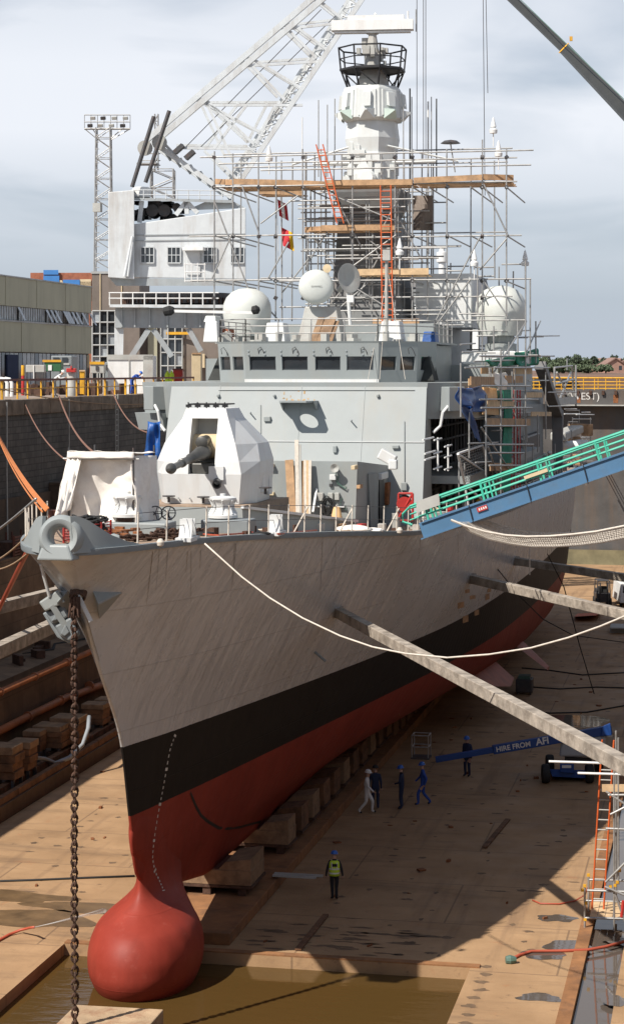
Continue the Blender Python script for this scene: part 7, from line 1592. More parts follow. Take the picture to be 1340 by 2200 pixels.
# ================================================================== ROPES AND LINES
def rope(label, pts, r, m_='rope_white', cat='rope', grp=None, nm='mooring_rope'): return solo(MB().path(pts, r, 6), nm, m_, label, cat, grp, smooth='full')
a = deck_edge(5.0, 1, 0.0, 0.1); m1, _ = on_hull(600, 1290, 0.05); 
pr = [(440, 1168), (470, 1195), (520, 1240), (580, 1285), (650, 1328), (730, 1366), (800, 1390), (870, 1404), (960, 1413), (1050, 1406), (1140, 1392), (1220, 1370), (1290, 1345), (1345, 1322), (1400, 1295)]
A0 = deck_edge(4.75, 1, 0.05, 0.15); A1 = P(1400, 1290, D=52)
pts3 = []
for k, (px, py) in enumerate(pr):
    Dk = (A0 - CAMLOC).dot(FWD) + ((A1 - CAMLOC).dot(FWD) - (A0 - CAMLOC).dot(FWD)) * ((px - 440) / 960.0); pts3.append(P(px, py, D=Dk))
rope('long white rope sagging from the bow fairlead to the right', pts3, 0.028)
for k, (pxa, pya, pxb, pyb, lab, m_, r, sg) in enumerate(((55, 868, 160, 1000, 'leftmost brown line running down from the quay railing', 'rope_brown', 0.035, 0.5), (128, 852, 206, 975, 'second brown line from the quay, above the canvas shelter', 'rope_brown', 0.05, 0.5), (240, 836, 320, 930, 'brown line from the quay to the left bridge wing', 'rope_brown', 0.04, 0.6))):
    a = P(pxa, pya, X=-20.9); c = P(pxb, pyb, Y=16 + 6 * k); c = P(pxb, pyb, X=-3.6 - 1.2 * k); rope(lab, catenary(a, c, sg), r, m_, grp='brown lines from the left quay')
for k in range(5):
    a = P(-28 + 2 * k, 868 + 6 * k, X=-20.9); c = P(92 + (0, 7, 9, 11, 13)[k], 1100 - 2 * k, Y=3.0 + 0.1 * k); rope(('lowest', 'second lowest', 'middle', 'second highest', 'highest')[k] + ' strand of the orange mooring bundle at the bow', catenary(a, c, 0.6 - 0.05 * k), 0.03, 'rope_orange', grp='orange mooring bundle')
rope('grey hawser from the bow rail to the left edge', catenary(P(78, 1072, Y=1.6), P(-60, 1175, X=-12), 0.1), 0.045, 'steel', 'hawser')
rope('thin upper tan line from the bow deck edge leftwards', catenary(P(60, 1150, Y=1.2), P(-60, 1215, X=-12), 0.3), 0.03, 'rope_tan'); rope('thin lower tan line sagging left from under the bow rim', catenary(P(72, 1178, Y=1.2), P(-60, 1205, X=-12), 0.5), 0.03, 'rope_tan')
rope('tan line looping along the quay wall below the railing', catenary(P(0, 835, X=-20.7), P(312, 868, X=-20.7), 0.3), 0.03, 'rope_tan')
solo(MB().tube(P(66, 1172, Y=2.2), P(-20, 1345, X=-10), 0.085, 8), 'red_pole', 'hose_red', 'dark red pole slanting down left of the bow', 'pole')
for k, (pts_, lab) in enumerate(((((1025, 1165), (1070, 1225), (1110, 1275), (1165, 1330), (1230, 1365), (1340, 1380)), 'thin dark line falling from the gangway foot across the hull side'), (((1175, 1190), (1210, 1260), (1245, 1390), (1275, 1490)), 'thin dark line hanging near the far shores'))):
    rope(lab, [P(px, py, D=100 + 4 * i) for i, (px, py) in enumerate(pts_)], 0.03, 'rubber', 'cable', nm='cable')
solo(MB().tube(P(1137, 1235, D=98), P(1137, 1170, D=98), 0.03, 6), 'hanging_rope', 'rope_white', 'short white rope hanging against the hull side', 'rope')

# ================================================================== TIMBER SHORES
def shore(label, pc, outer, w, hullpt=None):
    h = hullpt if hullpt is not None else on_hull(*pc, 0.0)[0]
    b = MB().beam(h, outer, w, w); t = thing('timber_shore', label, 'shore', outer, 'timber shores')
    b.build('shore_beam', 'timber', t, bevel=0.02)
    d = (outer - h).normalized(); MB().beam(h - d * 0.02, h + d * 0.12, w * 1.25, w * 1.25).build('shore_pad', 'timber', t)
h1 = on_hull(725, 1315, 0)[0]; shore('longest timber shore, crossing the picture to the right edge', None, P(1460, 1708, Z=h1.z - 0.1), 0.36, h1)
h2 = on_hull(1010, 1243, 0)[0]; shore('middle timber shore on the port side, above the fork lift', None, P(1480, 1352, Z=h2.z - 0.1), 0.4, h2)
h3 = on_hull(1105, 1205, 0)[0]; shore('farthest timber shore on the port side', None, P(1480, 1262, Z=h3.z - 0.1), 0.4, h3)
def star(px, py, Y, z): return P(px, py, Z=z)
for lab, a, c in (('upper timber shore on the left of the bow', (130, 1272), (-70, 1322)), ('lower timber shore on the left, below the anchor', (150, 1328), (-70, 1428))):
    A = P(*a, D=86 if a[1] < 1300 else 80); C_ = P(c[0], c[1], Z=A.z); t = thing('timber_shore', lab, 'shore', C_, 'timber shores'); MB().beam(A, C_, 0.46, 0.46).build('shore_beam', 'timber', t, bevel=0.02)
    MB().beam(A, A + (A - C_).normalized() * 0.1, 0.55, 0.55).build('shore_pad', 'timber', t)

# ================================================================== KEEL BLOCKS, BILGE BLOCKS, PIPES, FLOOR GEAR
kbp = None
def keel_block(s, lab, l=0.75, wood='block_wood'):
    t = thing('keel_block', lab, 'keel block', (0, s, 0.42), 'keel blocks under the ship')
    for x in (-1.5, -0.15, 1.2): MB().bx(x, x + 0.3, s - l + .05, s + l - .05, 0.42, 0.70).build('block_foot', 'rust_dark', t)
    MB().bx(-1.75, 1.75, s - l, s + l, 0.70, 0.80).build('base_plate', 'rust_dark', t)
    MB().bx(-1.7, 1.7, s - l + .02, s + l - .02, 0.805, 1.36).build('timber_block', wood, t, bevel=0.02)
    for sg in (-1, 1):
        lo = [(sg * 0.45, s - l + .05, 1.365), (sg * 1.68, s - l + .05, 1.365), (sg * 1.68, s + l - .05, 1.365), (sg * 0.45, s + l - .05, 1.365)]
        hi = [(sg * 0.72, s - l + .05, 1.66), (sg * 1.68, s - l + .05, 1.80), (sg * 1.68, s + l - .05, 1.80), (sg * 0.72, s + l - .05, 1.66)]
        MB().hexa(lo, hi).build('side_chock', wood, t)
    MB().bx(-0.44, 0.44, s - l + .05, s + l - .05, 1.365, 1.392).build('cap_timber', 'primer_brown', t)
ords = ['nearest keel block, just behind the red bulb', 'second keel block from the bow', 'third keel block from the bow', 'fourth keel block from the bow', 'fifth keel block from the bow', 'sixth keel block from the bow', 'seventh keel block from the bow', 'eighth keel block from the bow', 'ninth keel block from the bow', 'tenth keel block from the bow', 'eleventh keel block from the bow', 'twelfth keel block from the bow']
sl = [18.2, 24.4] + [27.0 + 2.4 * k for k in range(10)]
for k, s in enumerate(sl): keel_block(s, ords[k], 1.15 if k == 0 else 0.75, 'block_wood' if k in (0, 1, 3, 6, 9) else 'block_wood_dark')  # darker wood on most further blocks paints in the shade under the hull
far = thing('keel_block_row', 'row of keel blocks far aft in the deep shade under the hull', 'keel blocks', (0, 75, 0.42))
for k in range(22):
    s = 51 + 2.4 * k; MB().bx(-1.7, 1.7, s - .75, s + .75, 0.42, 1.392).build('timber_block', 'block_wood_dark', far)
solo(MB().bx(1.9, 3.6, 19.8, 20.0, 0.5, 0.56).bx(1.9, 3.8, 20.1, 20.3, 0.5, 0.56), 'scaffold_boards', 'machine_grey', 'two pale boards lying across the plinth beside the nearest block', 'boards')
# bilge block stacks on the left ledge
rs = random.Random(12); lab = ['nearest timber block stack on the left ledge', 'second timber stack on the left ledge', 'third timber stack on the left ledge', 'fourth timber stack on the left ledge', 'fifth timber stack on the left ledge', 'sixth timber stack on the left ledge', 'seventh timber stack, by the stem', 'eighth timber stack, behind the stem']
for k, (px, py0, py1, w) in enumerate(((14, 1600, 1720, 1.3), (48, 1590, 1700, 1.2), (76, 1568, 1660, 0.9), (112, 1556, 1650, 1.5), (150, 1538, 1640, 1.6), (205, 1510, 1600, 1.3), (232, 1500, 1585, 1.2), (255, 1495, 1570, 1.2))):
    p = P(px, py1 - 26, Z=0.75); t = thing('bilge_block_stack', lab[k], 'timber stack', (p.x, p.y, 0.75), 'timber stacks on the left ledge')
    zt_ = P(px, py0, Y=p.y).z; n = 4; hh = (zt_ - 0.75 - 0.5) / n
    for x in (-0.4, 0.4):
        for yy in (-0.4, 0.4): MB().box((p.x + x * w, p.y + yy * w, 1.0), (0.15, 0.15, 0.5)).build('iron_leg', 'steel_dark', t)
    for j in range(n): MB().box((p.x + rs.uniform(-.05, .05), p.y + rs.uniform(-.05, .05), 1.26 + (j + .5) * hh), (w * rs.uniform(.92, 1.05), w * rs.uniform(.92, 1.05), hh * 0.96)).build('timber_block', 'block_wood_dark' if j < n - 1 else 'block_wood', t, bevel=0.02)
# pipes along the lower left wall
pp_ = thing('service_pipe', 'orange service pipe along the left wall above the timber stacks', 'pipe', (-15.9, 40, 3.4))
a = P(0, 1487, X=-15.2); c = P(200, 1405, X=-15.2); MB().path([(-15.2, a.y - 10, a.z), (-15.2, 120, a.z)], 0.16, 10).build('pipe', 'pipe_orange', pp_, smooth='full')
for k in range(30): MB().lathe([(0.22, -0.06), (0.22, 0.06)], (-15.2, a.y + 5 * k, a.z), (0, 1, 0), 12).build('pipe_flange', 'pipe_orange', pp_)
pp2 = thing('service_pipe', 'lower rusty orange pipe ending behind the timber stacks on the left', 'pipe', (-15.2, 40, 2.6))
a = P(0, 1570, X=-15.3); c = P(145, 1498, X=-15.3); MB().path([(-15.3, a.y - 12, a.z), (-15.3, c.y, a.z), (-15.3, c.y + 1.0, a.z - .1), (-15.2, c.y + 14, a.z - 0.5)], 0.2, 10).build('pipe', 'pipe_orange', pp2, smooth='full')
for k in range(5): MB().lathe([(0.27, -0.06), (0.27, 0.06)], (-15.3, a.y - 6 + 5 * k, a.z), (0, 1, 0), 12).build('pipe_flange', 'pipe_orange', pp2)
tl = thing('timber_fender', 'pair of heavy dark timbers along the foot of the left ledge', 'timbers', (-12.6, 40, 0.75))
for x, z, w in ((-12.55, 0.9, 0.3), (-13.2, 1.0, 0.35)):
    y_ = -5
    while y_ < 130: MB().bx(x - w / 2, x + w / 2, y_, y_ + 5.9, z - 0.2, z + 0.12).build('timber', 'block_wood_dark', tl, bevel=0.03); y_ += 6
rope('grey hose draped over the left timber stacks', [P(75, 1628, Z=1.6), P(95, 1630, Z=1.3), P(120, 1640, Z=0.95), P(150, 1628, Z=1.1), P(178, 1600, Z=1.5), P(190, 1565, Z=2.2), P(192, 1540, Z=2.6)], 0.11, 'cloth_grey', 'hose', nm='hose')
# hoses on the floor
mat('water_spray', (0.85, 0.87, 0.88), 0.5); M['water_spray'].node_tree.nodes['Principled BSDF'].inputs['Alpha'].default_value = 0.28
rope('red water hose lying at the lower left floor', [P(-20, 2030, Z=0.05), P(20, 2008, Z=0.05), P(45, 1998, Z=0.12), P(66, 1993, Z=0.35), P(74, 1992, Z=0.5)], 0.05, 'hose_red', 'hose', nm='hose')
solo(MB().path([P(74, 1992, Z=0.5), P(110, 1984, Z=0.75), P(150, 1974, Z=0.85), P(200, 1962, Z=0.75), P(225, 1956, Z=0.6)], [0.012, 0.018, 0.03, 0.055, 0.09], 6), 'water_jet', 'water_spray', 'thin white jet of water from the red hose', 'water jet', smooth='full')
rope('red hose lying across the gutter at the lower right', [P(1092, 2064, Z=0.05), P(1115, 2052, Z=0.05), P(1140, 2044, Z=0.05), P(1200, 2043, Z=0.05), P(1260, 2041, Z=0.05), P(1300, 2034, Z=0.05), P(1350, 2020, Z=0.05)], 0.055, 'hose_red', 'hose', nm='hose')
rope('thin orange hose running to the right scaffold foot', [P(1143, 1934, Z=0.04), P(1160, 1941, Z=0.04), P(1200, 1942, Z=0.04), P(1235, 1935, Z=0.04), P(1256, 1922, Z=0.2), P(1262, 1905, Z=0.8)], 0.03, 'hose_red', 'hose', nm='hose')
for k, pts_ in enumerate((((1120, 1435), (1180, 1440), (1250, 1450), (1340, 1445)), ((1130, 1475), (1200, 1480), (1280, 1476), (1345, 1478)), ((1090, 1525), (1180, 1532), (1260, 1530), (1345, 1515)), ((0, 1893), (90, 1890), (180, 1886), (290, 1882)))):
    rope(('upper', 'middle', 'lower', 'left')[k] + (' black cable lying across the far floor' if k < 3 else ' dark cable lying across the sunlit floor'), [P(px, py, Z=0.04) for px, py in pts_], 0.045, 'rubber', 'cable', nm='cable')
solo(MB().lathe([(0.12, -0.15), (0.16, 0), (0.1, 0.2)], P(1095, 2062, Z=0.12), (1, 0.3, 0), 10), 'hose_coupling', 'green_machine', 'dark coupling at the end of the lower right hose', 'coupling')
# near edge of the pit: stone block and low sill
nb_ = thing('stone_block', 'rust-marked pale stone block at the bottom edge in front of the bulb', 'block', P(260, 2190, Z=0))
a, c = P(163, 2158, Z=0.45), P(352, 2168, Z=0.45)
MB().hexa([(a.x, a.y - 3, -2.5), (c.x, c.y - 3, -2.5), (c.x, c.y, -2.5), (a.x, a.y, -2.5)], [(a.x, a.y - 3, 0.45), (c.x, c.y - 3, 0.45), (c.x, c.y, 0.45), (a.x, a.y, 0.45)]).build('stone', 'stone_block', nb_, bevel=0.04)
MB().bx(a.x - 6.5, a.x - 0.02, a.y - 3.2, a.y - 1.2, -2.5, 0.05).build('low_sill', 'stone_block', nb_, bevel=0.04)
a, c = P(0, 2166, Z=0.05), P(0, 2166, Z=0.05)
# ladder scaffold at lower right
ls = thing('ladder_scaffold', 'steel tube scaffold tower with orange ladder at the lower right', 'scaffold', P(1290, 1995, Z=0))
yA, yB = P(1255, 1995, Z=0).y, P(1255, 1995, Z=0).y + 2.2
def q(px, py, Y=yA): return P(px, py, Y=Y)
for px, y0_, y1_ in ((1255, 1905, 1998), (1318, 1640, 2000), (1327, 1585, 1900), (1360, 1600, 2000)): pole(q(px, y1_), q(px, y0_), 0.04, ls, 'scaffold_tube', 'steel')
for px, y0_, y1_ in ((1263, 1880, 1960), (1322, 1570, 1955), (1345, 1580, 1960)): pole(q(px, y1_, yB), q(px, y0_, yB), 0.04, ls, 'scaffold_tube', 'steel')
for a, c, Y in (((1178, 1636), (1345, 1641), yA), ((1240, 1661), (1345, 1664), yA), ((1305, 1708), (1350, 1708), yA), ((1260, 1913), (1345, 1916), yA), ((1258, 1935), (1345, 1938), yB), ((1265, 1890), (1345, 1892), yB), ((1255, 1972), (1345, 1974), yA), ((1300, 1780), (1350, 1782), yA), ((1298, 1905), (1345, 1925), yA - .1), ((1300, 1895), (1345, 1850), yA - .1), ((1310, 1750), (1350, 1730), yA - .1), ((1300, 1700), (1345, 1730), yA), ((1320, 1920), (1345, 1990), yA)): pole(q(*a, Y), q(*c, Y), 0.045, ls, 'scaffold_tube', 'white_paint' if a[0] < 1250 else 'steel')
for px, py in ((1255, 1903), (1263, 1880), (1250, 1912), (1310, 1905), (1320, 1902), (1256, 1975), (1330, 1870), (1325, 1895), (1258, 1940)): MB().box(q(px, py), (0.1, 0.1, 0.1)).build('yellow_cap', 'yellow_paint', ls)
zpl = q(1290, 1975).z
for k in range(4): x = q(1258, 1975).x + 0.12 + k * 0.27; MB().bx(x, x + 0.25, yA, yB, zpl, zpl + 0.05).build('scaffold_board', 'board_pale', ls)
MB().beam(q(1292, 1693), q(1350, 1693), 0.05, 0.26).build('toe_board', 'board_pale', ls)
lb_ = q(1270, 1950, yA + 1.2); ladder(Vector((lb_.x + .22, lb_.y, zpl + .05)), P(1305, 1590, Y=yA + 0.6) , 0.42, ls, 'orange_paint', 17, rungm='machine_grey')
MB().tube(q(1338, 1935), q(1334, 1970), 0.06, 8).build('striped_tube', 'red_paint', ls)

# ================================================================== BOOM LIFT, FORK LIFT
bpos = P(1225, 1682, Z=0)
bl = thing('boom_lift', 'blue boom lift with grey body and long boom under the hull', 'boom lift', bpos)
s_ = 97 / FPX
def Lp(px, py, dd=0.0): return P(px, py, D=(bpos - CAMLOC).dot(FWD) + dd)
for px, dd in ((1171, 0), (1265, 0), (1180, 2.4), (1285, 2.4)):
    c = Lp(px, 1663, dd); c.z = 0.46; w = MB().lathe([(0.2, -0.18), (0.42, -0.18), (0.46, -0.1), (0.46, 0.1), (0.42, 0.18), (0.2, 0.18)], c, (1, 0.2, 0), 22).build('wheel', 'rubber', bl, smooth=True)
    MB().lathe([(0.22, -0.12), (0.2, 0.19), (0, 0.19)], c, (1, 0.2, 0), 14).build('rim', 'lift_blue', w)
MB().hexa([Lp(1185, 1668, .1), Lp(1258, 1672, .1), Lp(1258, 1672, 2.4), Lp(1185, 1668, 2.4)], [Lp(1180, 1652, .1), Lp(1262, 1655, .1), Lp(1262, 1655, 2.4), Lp(1180, 1652, 2.4)]).build('chassis', 'lift_blue', bl)
MB().hexa([Lp(1202, 1660, -.1), Lp(1232, 1661, -.1), Lp(1232, 1661, 1), Lp(1202, 1660, 1)], [Lp(1202, 1640, -.1), Lp(1232, 1641, -.1), Lp(1232, 1641, 1), Lp(1202, 1640, 1)]).build('front_box', 'lift_blue', bl, bevel=0.03)
MB().hexa([Lp(1206, 1650, -.13), Lp(1226, 1650, -.13), Lp(1226, 1650, -.1), Lp(1206, 1650, -.1)], [Lp(1206, 1644, -.13), Lp(1226, 1644, -.13), Lp(1226, 1644, -.1), Lp(1206, 1644, -.1)]).build('number_plate', 'white_paint', bl)
MB().hexa([Lp(1200, 1625, 0), Lp(1300, 1628, 0), Lp(1310, 1628, 2.4), Lp(1200, 1625, 2.4)], [Lp(1205, 1590, .2), Lp(1300, 1580, .2), Lp(1318, 1580, 2.2), Lp(1205, 1590, 2.2)]).build('engine_cover', 'grey_cover', bl, bevel=0.1)
MB().hexa([Lp(1212, 1640, .3), Lp(1270, 1642, .3), Lp(1270, 1642, 2), Lp(1212, 1640, 2)], [Lp(1212, 1625, .3), Lp(1270, 1628, .3), Lp(1270, 1628, 2), Lp(1212, 1625, 2)]).build('turntable', 'black', bl)
bA, bB, bC = Lp(1312, 1567, 0.4), Lp(1058, 1611, -0.1), Lp(935, 1632, -0.2)
bm1 = MB().beam(bA, bB, 0.3, 0.42).build('boom', 'lift_blue', bl, bevel=0.02); MB().beam(bB, bC, 0.22, 0.28).build('fly_boom', 'lift_blue', bl, bevel=0.02)
MB().hexa([Lp(1290, 1582, .1), Lp(1313, 1580, .1), Lp(1313, 1580, .7), Lp(1290, 1582, .7)], [Lp(1293, 1560, .1), Lp(1310, 1553, .1), Lp(1310, 1553, .7), Lp(1293, 1560, .7)]).build('boom_heel', 'lift_blue', bl, bevel=0.03)
bd = (bA - bB).normalized(); face_n = Vector((0, -1, 0))
mid = bB.lerp(bA, 0.175) + Vector((0, -0.17, 0)) ; text3d('HIRE FROM', 'boom_lettering', 'white_paint', mid, bd, UP, 0.34, bl, 0.004, 0.008)
text3d('AFI', 'boom_lettering', 'white_paint', bB.lerp(bA, 0.42) + Vector((0, -0.17, 0.02)), bd, UP, 0.46, bl, 0.004, 0.012)
text3d('AFI', 'cover_lettering', 'black', Lp(1300, 1611, -0.16), RGT, UP, 0.4, bl, 0.004, 0.01)
MB().box(bC + Vector((-0.7, 0, 0.1)), (0.9, 0.9, 0.08)).build('basket_floor', 'steel_dark', bl)
for x in (-1.1, -0.3):
    for y_ in (-.4, .4): pole(bC + Vector((x, y_, 0.1)), bC + Vector((x, y_, 1.2)), 0.03, bl, 'basket_rail', 'steel')
for h in (0.65, 1.2):
    pts = [bC + Vector((x, y_, h)) for x, y_ in ((-1.1, -.4), (-.3, -.4), (-.3, .4), (-1.1, .4))]
    for k in range(4): pole(pts[k], pts[(k + 1) % 4], 0.03, bl, 'basket_rail', 'steel')
fp = P(1296, 1302, Z=0); fk = thing('fork_lift', 'dark fork lift truck parked on the sunny far floor', 'fork lift', fp)
def Fk(a, b_, c): return fp + RGT * a + FWD * b_ + UP * c
def fbox(x0, x1, y0, y1, z0, z1, nm, m_): MB().hexa([Fk(x0, y0, z0), Fk(x1, y0, z0), Fk(x1, y1, z0), Fk(x0, y1, z0)], [Fk(x0, y0, z1), Fk(x1, y0, z1), Fk(x1, y1, z1), Fk(x0, y1, z1)]).build(nm, m_, fk, bevel=0.04)
fbox(-.6, .6, 0, 2, .3, 1.05, 'body', 'steel_dark'); fbox(-.5, .5, 1.2, 2.0, 1.05, 1.35, 'counterweight', 'steel_dark'); fbox(-.35, .35, .5, 1.0, 1.05, 1.6, 'seat', 'rubber')
for x in (-.55, .55):
    for y_ in (.1, 1.7): pole(Fk(x, y_, 1.0), Fk(x * .9, y_, 2.1), 0.05, fk, 'cage_post', 'steel_dark')
    for y_ in (.2, 1.7): MB().lathe([(0.1, -.12), (.33, -.12), (.33, .12), (.1, .12)], Fk(x, y_, .33), RGT, 16).build('wheel', 'rubber', fk)
    pole(Fk(x * .6, -.15, .1), Fk(x * .6, -.15, 2.0), 0.06, fk, 'mast_rail', 'steel_dark'); MB().beam(Fk(x * .5, -.2, .12), Fk(x * .5, -1.2, .1), .12, .05).build('fork', 'steel_dark', fk)
fbox(-.52, .52, .05, 1.75, 2.08, 2.16, 'cage_roof', 'steel_dark')
solo(MB().hexa([P(1232, 1325, Z=0.05), P(1280, 1322, Z=0.05), P(1290, 1316, Z=0.05), P(1240, 1318, Z=0.05)], [P(1232, 1325, Z=0.4), P(1280, 1322, Z=0.5), P(1290, 1316, Z=0.5), P(1240, 1318, Z=0.4)]), 'orange_skid', 'orange_paint', 'flat orange skid on the floor below the fork lift', 'skid', bevel=0.05)
t, = (thing('white_van', 'white van cut off by the right edge on the far floor', 'van', P(1345, 1305, Z=0)),); c = P(1355, 1305, Z=0)
MB().hexa([c + RGT * a + FWD * b_ + UP * .35 for a, b_ in ((-.95, 0), (1, 0), (1, 4.4), (-.95, 4.4))], [c + RGT * a + FWD * b_ + UP * 2.0 for a, b_ in ((-.85, .2), (.9, .2), (.9, 4.2), (-.85, 4.2))]).build('body', 'white_paint', t, bevel=0.08)
for a in (-.75, .75): MB().lathe([(.1, -.1), (.34, -.1), (.34, .1), (.1, .1)], c + RGT * a + FWD * .8 + UP * .34, RGT, 16).build('wheel', 'rubber', t)
MB().hexa([c + RGT * a + FWD * b_ + UP * 1.2 for a, b_ in ((-.7, .1), (.7, .1), (.7, .16), (-.7, .16))], [c + RGT * a + FWD * b_ + UP * 1.75 for a, b_ in ((-.65, .14), (.65, .14), (.65, .2), (-.65, .2))]).build('rear_window', 'window_glass', t)
solo(MB().box(P(1330, 1350, Z=0.2), (1.4, 2.5, 0.4)).box(P(1330, 1346, Z=0.45), (1.2, 2.2, 0.1)), 'pallet_stack', 'machine_grey', 'grey pallet stack at the right edge below the van', 'pallet')
c = P(1126, 1490, Z=0); t = thing('pump_unit', 'small dark pump unit on the floor beside the bilge keel', 'pump', c)
MB().box(c + UP * .55, (1.0, 1.2, 0.8)).build('body', 'steel_dark', t, bevel=0.05); MB().box(c + UP * 1.05, (.7, .8, .2)).build('top_cover', 'green_machine', t)
for a in (-.4, .4):
    for b2 in (-.45, .45): pole(c + Vector((a, b2, 0)), c + Vector((a, b2, .25)), .05, t, 'leg', 'steel_dark')

# ================================================================== GEAR ON THE LEFT ALTARS
rs = random.Random(61)
for k, (px, py0, py1, w, lab) in enumerate(((22, 1248, 1292, 1.6, 'rusty grated crate on the upper left ledge by the edge of the picture'), (52, 1244, 1284, 1.2, 'smaller rusty grated crate right of the first one on the left ledge'))):
    p = P(px, py1, X=-18.6); t = thing('grated_crate', lab, 'crate', (p.x, p.y, 10.05), 'rusty crates on the left ledge')
    for a in (-1, 1):
        for b_ in (-1, 1): pole((p.x + a * w * .35, p.y + b_ * w * .6, 10.05), (p.x + a * w * .35, p.y + b_ * w * .6, 11.2), 0.06, t, 'crate_post', 'primer_brown')
    for j in range(7): MB().bx(p.x + w * .36, p.x + w * .40, p.y - w * .6, p.y + w * .6, 10.1 + .155 * j, 10.2 + .155 * j).build('crate_slat', 'primer_brown', t)
    MB().bx(p.x - w * .3, p.x + w * .3, p.y - w * .5, p.y + w * .5, 10.06, 10.8).build('crate_load', 'rust_dark', t)
for k, (y_, z0_, z1_) in enumerate(((52, 10.1, 18.2), (63, 11.0, 18.2), (80, 10.1, 18.2), (92, 10.1, 18.2))):
    solo(MB().path([(-20.7, y_, z1_), (-20.72, y_ + .05, (z0_ + z1_) / 2), (-20.65, y_, z0_)], 0.045, 6), 'wall_chain', 'steel', ('first', 'second', 'third', 'fourth')[k] + ' thin chain hanging down the left wall, counted from the left edge', 'chain', 'chains on the left wall')
ld = thing('wall_ladder', 'grey steel ladder fixed to the left wall above the canvas shelter', 'ladder', (-20.6, 73, 10.1)); ladder((-20.7, 73, 10.1), (-20.7, 73, 18.4), 0.5, ld, 'machine_grey', 24, side=(0, 1, 0))
for k in range(3):
    y_ = 46 + 11 * k; solo(MB().path([(-17.6, y_, 4.85), (-16.6, y_ + 2, 4.86), (-17.2, y_ + 4, 4.86), (-16.2, y_ + 6.5, 4.86), (-16.9, y_ + 9, 4.86)], 0.08, 7), 'hose', ('rubber', 'hose_red', 'cloth_grey')[k], ('black', 'red', 'grey')[k] + ' hose snaking along the middle ledge of the left wall', 'hose', smooth='full')
dbm = MB()
for k in range(70):
    y_ = rs.uniform(28, 110); z_, x_ = rs.choice(((0.75, rs.uniform(-15.2, -13.4)), (4.85, rs.uniform(-17.6, -15.9)), (10.08, rs.uniform(-20.5, -18.3)))); h = rs.uniform(.08, .5)
    dbm.box((x_, y_, z_ + h / 2), (rs.uniform(.1, .5), rs.uniform(.15, 1.2), h), Matrix.Rotation(rs.uniform(0, 3), 3, 'Z'))
o = dbm.build('altar_debris', 'rust_dark'); tag(o, 'scattered timber offcuts and scrap on the left dock ledges', 'scrap', kind='stuff')
# small litter and offcuts on the dock floor
dbm = MB()
for k in range(90):
    x_, y_ = rs.uniform(-11.8, 13.8), rs.uniform(12, 75); h = rs.uniform(.02, .1)
    if abs(x_) < 2.4: continue
    dbm.box((x_, y_, h / 2 + .005), (rs.uniform(.04, .3), rs.uniform(.04, .3), h), Matrix.Rotation(rs.uniform(0, 3), 3, 'Z'))
o = dbm.build('floor_litter', 'rust'); tag(o, 'small offcuts and litter scattered on the dock floor', 'litter', kind='stuff')
for k, (px0, py0, px1, py1) in enumerate(((640, 2040, 700, 1965), (1040, 1820, 1090, 1760))):
    a, c = P(px0, py0, Z=.06), P(px1, py1, Z=.06); solo(MB().beam(a, c, .22, .06), 'loose_board', 'block_wood_dark', ('dark loose board on the floor between the pit and the worker', 'dark loose board on the floor below the boom lift')[k], 'board', 'loose boards on the floor')

# tubes, boards and covered stores about the after deck, right of the davit
ad = thing('after_deck_scaffold', 'low tangle of tubes and boards on the after deck right of the davit', 'scaffold', P(1225, 1000, X=6.5))
rq = random.Random(72)
for k in range(44):
    px, py = rq.uniform(1185, 1268), rq.uniform(870, 1010); X = rq.uniform(5.0, 7.4)
    if rq.random() < 0.5: pole(P(px, py, X=X), P(px, py + rq.uniform(20, 70), X=X), 0.045, ad, 'scaffold_tube', 'steel')
    else: pole(P(px, py, X=X), P(min(px + rq.uniform(15, 50), 1275), py, X=X), 0.045, ad, 'scaffold_tube', rq.choice(('steel', 'white_paint')))
for k in range(10):
    px, py = rq.uniform(1190, 1250), rq.uniform(920, 1010); X = rq.uniform(5.5, 7.0); MB().box(P(px, py, X=X), (rq.uniform(.4, 1.2), rq.uniform(1, 3), rq.uniform(.3, 1.2)), Matrix.Rotation(rq.uniform(0, 1), 3, 'Z')).build('covered_store', rq.choice(('machine_grey', 'canvas', 'red_paint', 'board', 'steel_dark')), ad, bevel=0.08)

